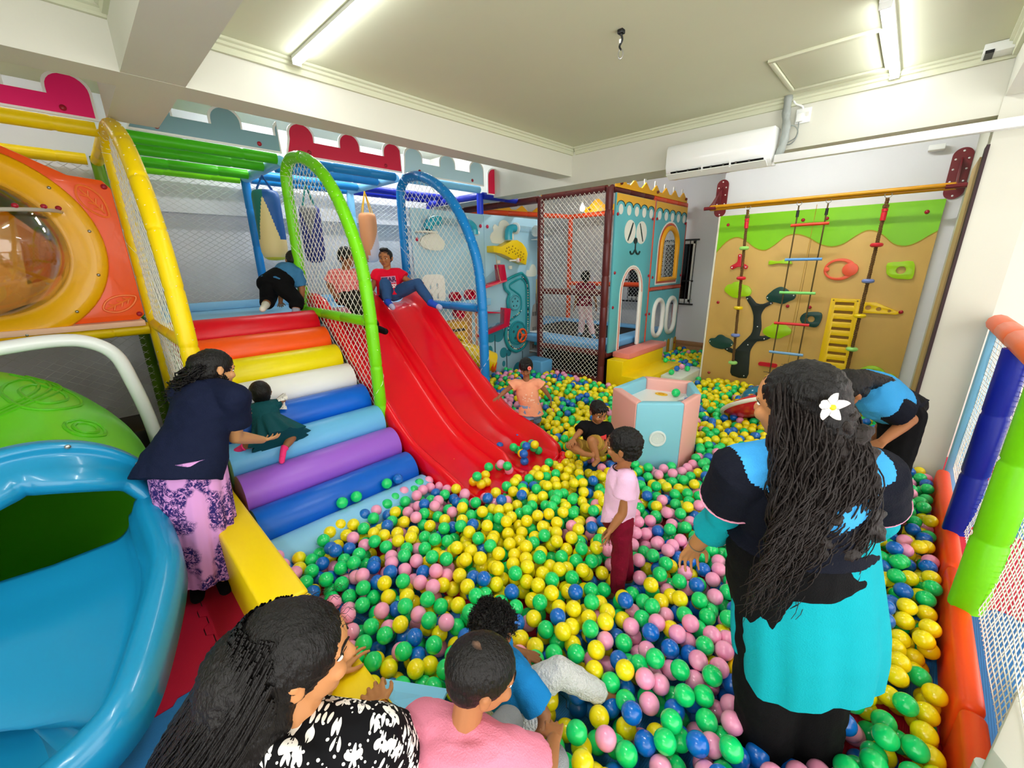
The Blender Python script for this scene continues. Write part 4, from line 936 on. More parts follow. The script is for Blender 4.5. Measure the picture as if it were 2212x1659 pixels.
for o in bpy.data.objects:
    if o.type == 'MESH':
        for i, m in enumerate(o.data.materials):
            if m == M_clear: o.data.materials[i] = CLEAR
            elif m == M_acr: o.data.materials[i] = ACR
M_ply = mat('plywood', '#cfa85c', .5, var=.09, vscale=5, stretch=(1.2, 1, .8)); M_lime = mat('board_lime', '#7cc40c', .4, var=.05); M_edge = mat('ply_edge', '#e9e2cc', .6)
M_hl = mat('hold_lime', '#a2d40c', .35); M_hd = mat('hold_dark_green', '#0f3f38', .4); M_hr = mat('hold_red', '#c9142a', .35); M_hy = mat('hold_yellow', '#efc50c', .35); M_ho = mat('hold_coral', '#e85a38', .35); M_trk2 = mat('trunk_black', '#15211f', .5)
cb = thing('climbing_board', 'plywood climbing board with green wavy top, tree and coloured holds', 'climbing board', (-.95, 6.19, 0))
for x0, x1 in ((-2.0, -.951), (-.948, .105)):
    MB().bb(x0, x1, 6.17, 6.215, .03, 2.43).build('plywood_sheet', [M_ply], cb, smooth=30, bevel=.002)
MB().bb(-2.022, -2.001, 6.165, 6.218, .03, 2.43).build('edge_strip', M_edge, cb, smooth=30)
PB = planeY(6.1695)
WV = [(-2.0, 1.975), (-1.893, 2.107), (-1.773, 2.161), (-1.664, 2.119), (-1.529, 2.019), (-1.408, 1.99), (-1.305, 2.063), (-1.208, 2.15), (-1.094, 2.164), (-.975, 2.119), (-.862, 2.046), (-.741, 2.01), (-.635, 2.038), (-.542, 2.117), (-.462, 2.167), (-.389, 2.162), (-.309, 2.114), (-.208, 2.021), (-.107, 1.995), (-.023, 2.032), (.044, 2.088), (.105, 2.135)]
wv = [(p.x, p.y) for p in smoothpath([(a, b, 0) for a, b in WV], 3)]
def hold(name, poly, m, th=.022, d=0, holes=(), bev=.003, par=None, lab=None): return MB().prism(poly, th, (lambda u, v, w_: PB(u, v, w_ + d)), holes).build(name, m, par or cb, smooth=30, bevel=bev, label=lab)
hold('wave_edge', [(-2.0, 2.42), (.105, 2.42)] + [(a, b - .012) for a, b in reversed(wv)], mat('wave_ochre', '#b49a1e', .5), .004, bev=0)
hold('wave_board', [(-2.0, 2.43), (.105, 2.43)] + list(reversed(wv)), M_lime, .008, bev=0)
CA = sm2([(-1.83, 1.477), (-1.80, 1.545), (-1.75, 1.56), (-1.72, 1.585), (-1.66, 1.59), (-1.61, 1.555), (-1.54, 1.535), (-1.495, 1.47), (-1.52, 1.41), (-1.60, 1.40), (-1.64, 1.38), (-1.71, 1.385), (-1.77, 1.42)], 3)
hold('lime_cloud', CA, M_hl, lab='lime leaf cloud at the tree top')
hold('dark_cloud', sm2([(-1.315, 1.41), (-1.275, 1.47), (-1.23, 1.515), (-1.17, 1.54), (-1.10, 1.51), (-1.06, 1.475), (-1.0, 1.45), (-1.01, 1.395), (-1.06, 1.365), (-1.12, 1.33), (-1.20, 1.345), (-1.28, 1.355)], 3), M_hd, lab='dark green leaf cloud behind the rope ladder')
hold('lime_cloud', sm2([(-1.29, .95), (-1.27, 1.01), (-1.22, 1.045), (-1.17, 1.095), (-1.10, 1.09), (-1.04, 1.06), (-.975, 1.01), (-.98, .96), (-1.04, .925), (-1.08, .895), (-1.15, .885), (-1.23, .905)], 3), M_hl, lab='lime leaf cloud low on the right branch')
hold('dark_cloud', sm2([(-1.945, .745), (-1.93, .795), (-1.87, .81), (-1.83, .855), (-1.78, .862), (-1.73, .835), (-1.67, .815), (-1.625, .765), (-1.65, .71), (-1.71, .685), (-1.75, .662), (-1.83, .668), (-1.90, .69)], 3), M_hd, lab='dark green leaf cloud on the lowest left branch')
TK = [(-1.583, .306), (-1.395, .30), (-1.386, .444), (-1.396, .575), (-1.402, .671), (-1.385, .74), (-1.34, .821), (-1.268, .838), (-1.19, .885), (-1.249, .911), (-1.321, .899), (-1.312, .988), (-1.325, 1.08), (-1.340, 1.15), (-1.335, 1.21), (-1.303, 1.275), (-1.228, 1.33), (-1.275, 1.349), (-1.339, 1.317), (-1.421, 1.324), (-1.50, 1.41), (-1.555, 1.39), (-1.475, 1.27), (-1.430, 1.16), (-1.419, 1.07), (-1.412, .98), (-1.430, .90), (-1.504, .797), (-1.575, .69), (-1.615, .677), (-1.667, .70), (-1.735, .672), (-1.67, .633), (-1.60, .615), (-1.598, .545), (-1.612, .406)]
trk = hold('tree_trunk', sm2(TK, 2), M_trk2, .016, bev=.002)
for x, z in ((-1.53, 1.375), (-1.25, 1.328), (-1.36, 1.02), (-1.26, .868), (-1.44, .765), (-1.69, .672), (-1.43, .33), (-1.93, .755), (-1.64, .745), (-1.30, 1.40), (-1.02, 1.44), (-.75, 1.17), (-.84, 1.17)): MB().ell(PB(x, z, .023), (.008, .006, .008), n=8, m=5).build('screw', M_white, cb)
hold('dark_hold', sm2([(-.91, 1.16), (-.885, 1.225), (-.82, 1.25), (-.71, 1.247), (-.695, 1.16), (-.727, 1.075), (-.81, 1.078), (-.87, 1.10)], 3), M_hd, .03, holes=[circ(-.797, 1.165, .038, 16)])
def rod(a, b, r): 
    L = math.hypot(b[0] - a[0], b[1] - a[1]); t = math.atan2(b[1] - a[1], b[0] - a[0]); return a, b, t
hold('red_hold', sm2([(-1.715, 1.935), (-1.672, 1.935), (-1.655, 1.84), (-1.585, 1.795), (-1.60, 1.755), (-1.69, 1.785), (-1.765, 1.75), (-1.79, 1.79), (-1.715, 1.845)], 3), M_hr, .03)
for x, z in ((-1.693, 1.922), (-1.77, 1.775), (-1.605, 1.778)): MB().ell(PB(x, z, .031), (.009, .006, .009), n=8, m=5).build('screw', M_white, cb)
hold('lime_bone', sm2([(-1.35, 1.83), (-1.335, 1.86), (-1.25, 1.85), (-1.13, 1.883), (-1.115, 1.85), (-1.10, 1.815), (-1.24, 1.823), (-1.335, 1.808)], 3), M_hl, .03)
hold('coral_ring', circ(-.622, 1.752, .147, 36, .122), M_ho, .026, holes=[circ(-.635, 1.752, .112, 32, .094)])
hold('coral_disc', circ(-.525, 1.752, .072, 24), M_ho, .034); hold('coral_disc', circ(-.742, 1.752, .026, 14), M_ho, .034)
hold('lime_hold', sm2([(-.218, 1.82), (-.12, 1.832), (-.02, 1.837), (.008, 1.75), (.006, 1.66), (-.06, 1.655), (-.14, 1.662), (-.20, 1.70), (-.215, 1.75)], 2), M_hl, .032, holes=[circ(-.097, 1.745, .040, 18)])
slots = [rrect(-.507 + .0045 * i, 1.368 - .0975 * i, .175, .034, .006, 2) for i in range(8)]
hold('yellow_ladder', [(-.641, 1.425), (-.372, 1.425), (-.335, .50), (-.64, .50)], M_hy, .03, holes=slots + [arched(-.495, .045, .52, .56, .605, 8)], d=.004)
hold('slot_shadow_sheet', [(-.60, 1.40), (-.41, 1.40), (-.37, .53), (-.62, .53)], mat('slot_shadow', '#8e6a1a', .6), .004, bev=0)  # dark ochre sheet paints the shade inside the ladder slots
for z in (1.405, .54):
    for x in (-.615, -.395): MB().ell(PB(x, z, .036), (.009, .006, .009), n=8, m=5).build('screw', mat('screw_gold', '#8a7410', .4), cb)
hold('yellow_wedge', [(-.345, 1.395), (-.232, 1.397), (-.035, 1.31), (-.025, 1.285), (-.05, 1.277), (-.33, 1.277)], M_hy, .03, holes=[circ(-.292, 1.338, .026, 14), circ(-.2, 1.327, .022, 14), circ(-.108, 1.312, .015, 12)])
hold('lime_arch', circ(-.125, .55, .135, 30, .135), M_hl, .03, holes=[circ(-.125, .545, .098, 26, .098)]); hold('lime_arch', circ(.03, .57, .06, 18, .05), M_hl, .03)
hold('red_hold', pill(-1.17, .53, .22, .05), M_hr, .03)
for z in (2.317, 1.306, .293):
    for x in (-1.893, -1.065, -.835, -.012): MB().ell(PB(x, z, .012), (.02, .014, .02), n=10, m=6).build('bolt_cap', M_bolt, cb)
# bar on two brackets
M_brk = mat('bracket_maroon', '#6a1a22', .3); M_bar = mat('bar_yellow', '#c98d12', .35)
br = thing('climbing_bar', 'yellow double bar on maroon wall brackets above the climbing board', 'bar', (-.95, 6.0, 2.5))
for x in (-2.035, .14):
    MB().prism(pill(x, 2.655, .145, .46), .012, planeY(6.218 if x > -1 else 6.218)).build('wall_plate', M_brk, br, smooth=30, bevel=.002)
    fin = MB().prism([(6.205, 2.80), (6.205, 2.53), (5.83, 2.48), (5.815, 2.53), (5.90, 2.58)], .012, lambda u, v, w_: Vector((x - .006 + w_, u, v)), holes=[[(6.17, 2.74), (6.17, 2.57), (5.97, 2.55), (6.05, 2.64)]]).build('bracket_fin', M_brk, br, smooth=30, bevel=.002)
    MB().tube([(x - .07, 5.83, 2.505), (x + .07, 5.83, 2.505)], .022, 10).build('bar_clamp', M_brk, br)
    for dz in (-.2, -.07, .04, .13, .2):
        for dx in ((0,) if abs(dz) > .18 else (-.045, .045)): MB().ell((x + dx, 6.203, 2.655 + dz), (.009, .006, .009), n=8, m=5).build('screw', M_white, br)
for y, z in ((5.835, 2.52), (5.865, 2.495)): MB().tube([(-2.04, y, z), (.145, y, z)], .019, 14).build('bar_pole', M_bar, br)
M_rope = mat('rope_brown', '#6a4a1e', .8, bump=1.2, bscale=160); M_disc = [mat('disc_' + n_, h_, .35) for n_, h_ in (('lime', '#9fe070'), ('red', '#d01a30'), ('yellow', '#f0d010'), ('blue', '#7486c4'), ('lime2', '#9fe07a'), ('red2', '#c62030'))]
def twisted(p, q, r, m, name, par, turns=60):
    p, q = Vector(p), Vector(q); d = (q - p); L = d.length; d.normalize(); u = d.orthogonal().normalized(); v = d.cross(u)
    for s in range(3):
        mb = MB(); n = int(L / .02); mb.tube([p + d * (L * k / n) + r * .55 * (math.cos(a) * u + math.sin(a) * v) for k in range(n + 1) for a in [L * k / n * 2 * PI / .075 + s * 2 * PI / 3]], r * .55, 6); mb.build(name, m, par, smooth=180)
def disc_rope(x0, y0, z0, x1, z1, zs, cols, lab):
    t = thing('knot_rope', lab, 'climbing rope', (x0, y0, z0), 'climbing ropes with seat discs')
    at = lambda z: Vector((lerp(x0, x1, (z0 - z) / (z0 - z1)), y0, z))
    MB().tube([at(z0 + .03) + Vector((.028 * math.cos(a), 0, .028 * math.sin(a))) for a in [k * PI / 8 for k in range(16)]], .004, 6, closed=True).build('steel_ring', M_steel, t)
    twisted(at(z0), at(z1), .018, M_rope, 'rope_strand', t)
    for dz in (.05, .085): MB().tube([at(z0 - dz - .012), at(z0 - dz - .04)], .026, 12).build('rope_splice', M_rope if dz < .06 else M_hr, t)
    mb = MB().tube([at(z0 - .13), at(z0 - .21)], .024, 12).build('red_binding', M_hr, t)
    for z, c in zip(zs, cols):
        MB().lathe([(0, -.022), (.035, -.022), (.052, -.012), (.055, .004), (.045, .018), (.02, .022), (0, .022)], 24, Matrix.Translation(at(z))).build('seat_disc', M_disc[c], t)
disc_rope(-1.595, 5.85, 2.45, -1.515, .57, (2.01, 1.649, 1.279, .926, .56), (0, 1, 2, 3, 4), 'brown climbing rope with five discs before the black tree')
disc_rope(-.325, 5.85, 2.45, -.335, .55, (2.004, 1.64, 1.272, .902, .56), (5, 3, 2, 4, 1), 'brown climbing rope with discs before the yellow ladder hold')
rl = thing('rope_ladder', 'rope ladder with coloured rungs hanging from the yellow bar', 'rope ladder', (-.94, 5.85, 2.45))
for x in (-1.075, -.808):
    MB().tube([Vector((x + .024 * math.cos(a), 5.85, 2.475 + .024 * math.sin(a))) for a in [k * PI / 8 for k in range(16)]], .004, 6, closed=True).build('steel_ring', M_steel, rl)
    MB().tube([(x, 5.85, 2.45), (x - .002, 5.85, .42)], .0075, 8).build('side_rope', mat('ladder_rope', '#5a4820', .8, bump=1, bscale=200), rl)
    MB().tube([(x, 5.85, 2.40), (x, 5.85, 2.33)], .015, 10).build('rope_sleeve', M_black, rl)
for z, h_ in ((2.243, '#d43a1a'), (1.867, '#5f9ad8'), (1.49, '#86e07a'), (1.125, '#e02a34'), (.765, '#7fb0dc'), (.44, '#e0b030')):
    MB().tube([(-1.12, 5.85, z), (-.765, 5.85, z + .003)], .0165, 10).build('rung', mat('rung_' + h_[1:], h_, .35), rl)
tag(MB().tube([(-.93, 6.0, 2.46), (-.955, 6.0, .74)], .003, 6).build('thin_cord', mat('cord_ochre', '#a8801c', .7), smooth=60), 'thin ochre cord hanging beside the rope ladder', 'cord')
# ================================================================ AIR CONDITIONER
ac = thing('air_conditioner', 'white wall air conditioner on the ceiling beam', 'air conditioner', (-1.5, 4.38, 2.65))
prof = [(4.483, 2.66), (4.36, 2.645), (4.285, 2.69), (4.262, 2.75), (4.262, 2.90), (4.285, 2.935), (4.483, 2.945)]
PXC = lambda u, v, w_: Vector((-1.955 + w_, u, v))
MB().prism(prof, .905, PXC).build('ac_case', mat('ac_white', '#f2f4f2', .15, coat=.4), ac, smooth=40, bevel=.006)
MB().prism([(4.265, 2.70), (4.300, 2.665), (4.296, 2.660), (4.258, 2.70)], .80, lambda u, v, w_: Vector((-1.90 + w_, u, v))).build('outlet_slot', M_black, ac, smooth=0)
MB().prism([(4.24, 2.675), (4.32, 2.640), (4.325, 2.646), (4.245, 2.682)], .86, lambda u, v, w_: Vector((-1.935 + w_, u, v))).build('louver_flap', M_white, ac, smooth=0, bevel=.002)
for i in range(7): MB().ell((-1.84 + .105 * i, 4.272, 2.697), (.016, .012, .01), n=8, m=5).build('outlet_vane', M_steel, ac)
for x in (-1.60, -1.36): MB().bb(x - .006, x + .006, 4.25, 4.275, 2.665, 2.71).build('vane_lever', M_white, ac, smooth=0)
M_pipeg = mat('lagging_grey', '#9aa09c', .5, bump=.5, bscale=40)
MB().tube(smoothpath([(-1.02, 4.43, 3.17), (-1.02, 4.43, 3.05), (-1.0, 4.42, 2.92), (-1.005, 4.41, 2.80), (-1.03, 4.40, 2.72), (-1.07, 4.42, 2.70)], 6), [.03 + .003 * math.sin(k * 1.3) for k in range(31)], 14).build('lagged_pipe', M_pipeg, ac)
MB().tube([Vector((-.97 + .055 * math.cos(a), 4.44 + .006 * math.sin(3 * a), 2.875 + .07 * math.sin(a))) for a in [k * .3 for k in range(58)]], .005, 6).build('cable_coil', mat('cable_grey', '#8a908c', .5), ac)
MB().tube(smoothpath([(-.93, 4.47, 2.99), (-.92, 4.45, 2.92), (-.93, 4.45, 2.85), (-1.0, 4.45, 2.81), (-1.0, 4.45, 2.74), (-1.06, 4.45, 2.69)], 5), .004, 6).build('cable', mat('cable_grey', '#8a908c', .5), ac)
sk = thing('wall_socket', 'white switched socket beside the air conditioner pipe', 'socket', (-.90, 4.475, 3.0))
MB().bb(-.955, -.85, 4.462, 4.482, 2.955, 3.065).build('socket_plate', M_white, sk, smooth=30, bevel=.005); MB().bb(-.945, -.895, 4.435, 4.465, 2.965, 3.025).build('plug', M_white, sk, smooth=30, bevel=.006); MB().bb(-.885, -.862, 4.456, 4.466, 3.0, 3.03).build('switch', M_offwhite, sk, smooth=30, bevel=.002)
tag(MB().tube(smoothpath([(-.99, 4.45, 3.15), (-.97, 4.46, 3.11), (-.92, 4.465, 3.08), (-.91, 4.47, 3.05)], 5), .008, 8).build('white_cable', M_white), 'short white cable from the ceiling to the socket', 'cable')
hk = thing('ceiling_hook', 'dark wire hook hanging from the bare ceiling', 'hook', (-1.5, 2.53, 3.1))
MB().box((-1.5, 2.53, 3.16), (.035, .035, .022)).build('hook_base', M_black, hk, smooth=30, bevel=.004)
MB().tube(smoothpath([(-1.5, 2.53, 3.15), (-1.493, 2.535, 3.12), (-1.505, 2.528, 3.09), (-1.495, 2.53, 3.07)], 4), .006, 6).build('wire_twist', M_black, hk)
MB().tube([Vector((-1.497, 2.53, 3.05)) + Vector((.012 * math.cos(a), .012 * math.cos(a) * .5, .024 * math.sin(a))) for a in [k * PI / 8 for k in range(16)]], .0035, 6, closed=True).build('wire_loop', M_steel, hk)
MB().box((-1.503, 2.532, 3.115), (.012, .012, .02)).build('white_joint', M_white, hk, smooth=30)
vt = thing('ceiling_vent', 'small white box with dark slot in the ceiling corner', 'vent', (.13, 4.40, 3.13))
MB().bb(.06, .20, 4.33, 4.47, 3.115, 3.169).build('vent_box', M_white, vt, smooth=30, bevel=.004); MB().bb(.07, .11, 4.325, 4.46, 3.112, 3.13).build('vent_slot', M_black, vt, smooth=0)
tag(MB().bb(-.12, .0, 6.1, 6.2, 2.88, 2.93).build('sensor_box', M_white, smooth=30, bevel=.006), 'small white box high on the wall by the right bar bracket', 'box')
# ================================================================ HEXAGONAL TABLE
V_hp = vinyl('hex_pink', '#f4b4ac', .45); V_hb = vinyl('hex_blue', '#86cbe0', .45)
hexc = [(-1.46, 3.02), (-1.155, 3.27), (-1.15, 3.63), (-1.36, 3.99), (-1.81, 3.86), (-1.84, 3.29)]
hc = (sum(p[0] for p in hexc) / 6, sum(p[1] for p in hexc) / 6)
ht = thing('hexagon_table', 'hexagonal padded table with pink and blue sides and white well', 'play table', (*hc, 0))
for i in range(6):
    a, b = Vector((*hexc[i], 0)), Vector((*hexc[(i + 1) % 6], 0)); c = Vector((*hc, 0)); ia, ib = a.lerp(c, .20), b.lerp(c, .20)
    q = [a, b, ib, ia]; vs_ = [v + Vector((0, 0, z)) for z in (.02, .745) for v in q]
    MB().add(vs_, [(0, 1, 2, 3), (7, 6, 5, 4), (0, 4, 5, 1), (1, 5, 6, 2), (2, 6, 7, 3), (3, 7, 4, 0)]).build('side_pad', V_hb if i in (0, 2, 4) else V_hp, ht, smooth=30, bevel=.018, seg=3)
inn = [tuple(Vector((*p, 0)).lerp(Vector((*hc, 0)), .19).xy) for p in hexc]
MB().prism(inn, .03, planeZ(.60)).build('well_board', mat('well_white', '#f2f3f0', .35), ht, smooth=30)
for x, y in ((-1.44, 3.42), (-1.28, 3.33), (-1.55, 3.72)):
    MB().prism(circ(x, y, .06, 20, .045), .004, planeZ(.631)).build('yellow_sticker', mat('sticker_yellow', '#f2c40a', .4), ht, smooth=30); MB().tube([(x + .03 * math.cos(k), y + .022 * math.sin(k), .636) for k in range(7)], .003, 4).build('sticker_print', mat('sticker_ochre', '#d08c08', .4), ht)
g0, g1 = Vector((*hexc[0], 0)), Vector((*hexc[1], 0)); gm = g0.lerp(g1, .5); gd = (g1 - g0).normalized(); gn = Vector((gd.y, -gd.x, 0)); 
GM = Matrix.Translation(gm + Vector((0, 0, .43)) + gn * .002) @ Matrix((( gd.x, 0, gn.x, 0), (gd.y, 0, gn.y, 0), (0, 1, 0, 0), (0, 0, 0, 1)))
MB().lathe([(0, .004), (.052, .004), (.056, .012), (.068, .012), (.072, 0)], 36, GM).build('speaker_grille', mat('grille_white', '#e4ecec', .4), ht, smooth=30)
mb = MB()
for r_ in (.012, .022, .032, .042, .05):
    for k in range(int(r_ * 600)):
        a = 2 * PI * k / int(r_ * 600); mb.ell(GM @ Vector((r_ * math.cos(a), r_ * math.sin(a), .0045)), .0022, n=5, m=3)
o = mb.build('grille_holes', mat('grille_grey', '#9ab0b4', .5), ht); o['kind'] = 'stuff'
tag(MB().add([(-1.30, 3.62, .66), (-1.25, 3.63, .632), (-1.28, 3.70, .632), (-1.34, 3.69, .65), (-1.36, 3.63, .632), (-1.31, 3.67, .68)], [(0, 1, 2), (0, 2, 5), (5, 2, 3), (5, 3, 4), (5, 4, 0)]).build('crumpled_wrapper', mat('wrapper_white', '#e6e8ec', .3), smooth=0), 'crumpled white wrapper in the well of the hexagonal table', 'wrapper')
# ================================================================ EAST CURB, NET FENCE
V_curb = vinyl('curb', '#fb4f16', .4)
fc = thing('foam_curb', 'orange foam curb along the net on the right', 'foam curb', (.53, 3, 0))
for y0, y1 in ((.5, 1.95), (1.955, 2.95), (2.955, 4.40)): MB().bb(.43, .505, y0, y1, .012, .285).build('curb_section', V_curb, fc, smooth=30, bevel=.03, seg=3)
fn = thing('net_fence', 'square-mesh white net fence with padded posts along the pit', 'net fence', (.55, 3, 0))
def post(x, y, z0, z1, m, r=.06, lab=None): p, rd = padded([(x, y, z0), (x, y, z1)], r, .38); return MB().tube(p, rd, 14).build('padded_post', m, fn, smooth=60, label=lab)
post(.485, 3.40, .27, 1.40, V_navy, .058, 'navy padded post'); post(.485, 2.62, .27, 1.42, V_lime, .062, 'lime padded post')
MB().bb(.475, .56, 4.40, 4.472, .012, 1.46).build('padded_post', V_sky, fn, smooth=30, bevel=.02, label='light blue padded post against the pier')
rail('top_rail', [(.50, 4.40, 1.43), (.50, 3.2, 1.43)], vinyl('coral', '#fb6a3a', .35), .06, fn); rail('top_rail', [(.50, 3.2, 1.43), (.50, 1.2, 1.43)], vinyl('coral', '#fb6a3a', .35), .06, fn)
net('fence_net', [(1.2, .30), (4.42, .30), (4.42, 1.40), (1.2, 1.40)], planeX(.512, 1), M_net, fn, angs=(0.0, PI / 2), sp=.030, r=.0023, bulge=.05, wob=.005, kseg=.12)
wb = thing('white_post', 'white post end and board at the bottom right corner', 'post', (.60, 1.75, 0))
MB().tube([(.462, 1.66, .0), (.462, 1.66, .335)], .026, 14).build('pipe_end', M_white, wb)
MB().prism([(.565, 2.06), (.445, 1.62), (.60, 1.35), (1.0, 1.5), (1.0, 2.1)], .45, planeZ(0)).build('white_board', mat('warm_board', '#e2dccf', .6), wb, smooth=30, bevel=.01)
# loose sheets and rocker
tag(MB().add([(-1.16, .50, .37), (-1.05, .43, .44), (-.90, .50, .36), (-1.02, .68, .27), (-1.16, .50, .355), (-1.05, .43, .425), (-.90, .50, .345), (-1.02, .68, .255)], [(0, 1, 2, 3), (7, 6, 5, 4), (0, 4, 5, 1), (1, 5, 6, 2), (2, 6, 7, 3), (3, 7, 4, 0)]).build('foam_sheet', vinyl('sheet', '#86d0f4', .5), smooth=30), 'light blue foam sheet leaning on the yellow bench', 'foam sheet')
tag(MB().add([(.10, 4.2, .30), (.26, 3.95, .24), (.16, 3.35, .22), (.0, 3.4, .36), (.10, 4.2, .29), (.26, 3.95, .23), (.16, 3.35, .21), (.0, 3.4, .35)], [(0, 1, 2, 3), (7, 6, 5, 4), (0, 4, 5, 1), (1, 5, 6, 2), (2, 6, 7, 3), (3, 7, 4, 0)]).build('yellow_sheet', mat('sheet_yellow', '#e6cc5a', .5), smooth=30), 'pale yellow sheet lying on the balls behind the tall woman', 'sheet')
rk = thing('saucer_rocker', 'red saucer rocker with white rim, yellow stars and teal dome', 'rocker', (-.95, 4.75, .2))
RM = Matrix.Translation((-.92, 4.80, .36)) @ Matrix.Rotation(.62, 4, Vector((-.72, -.69, 0)))
MB().lathe([(0, -.10), (.18, -.09), (.30, -.04), (.36, .0), (.30, .05), (.20, .09), (.17, .10), (0, .10)], 40, RM).build('saucer_body', mat('rocker_red', '#e01c34', .25, coat=.3), rk, smooth=50)
MB().tube([RM @ Vector((.365 * math.cos(2 * PI * k / 40), .365 * math.sin(2 * PI * k / 40), 0)) for k in range(40)], .022, 8, closed=True).build('saucer_rim', mat('rocker_white', '#f0e6d8', .3), rk)
MB().ell((0, 0, 0), (.17, .17, .15), RM.to_3x3(), n=24, m=14).build('dome', mat('rocker_teal', '#0d6a8a', .1, coat=.5), rk).location += RM @ Vector((0, 0, .08))
for k in range(8):
    a = k * PI / 4; c = RM @ Vector((.255 * math.cos(a), .255 * math.sin(a), .078)); ax = RM.to_3x3()
    st5 = [(c + ax @ Vector((r_ * math.cos(t), r_ * math.sin(t), .004 - .0))) for t, r_ in [(PI / 5 * j, .034 if j % 2 == 0 else .014) for j in range(10)]]
    MB().add([c + ax @ Vector((0, 0, .012))] + st5, [(0, 1 + j, 1 + (j + 1) % 10) for j in range(10)]).build('star', mat('star_yellow', '#f6d040', .4), rk, smooth=0)
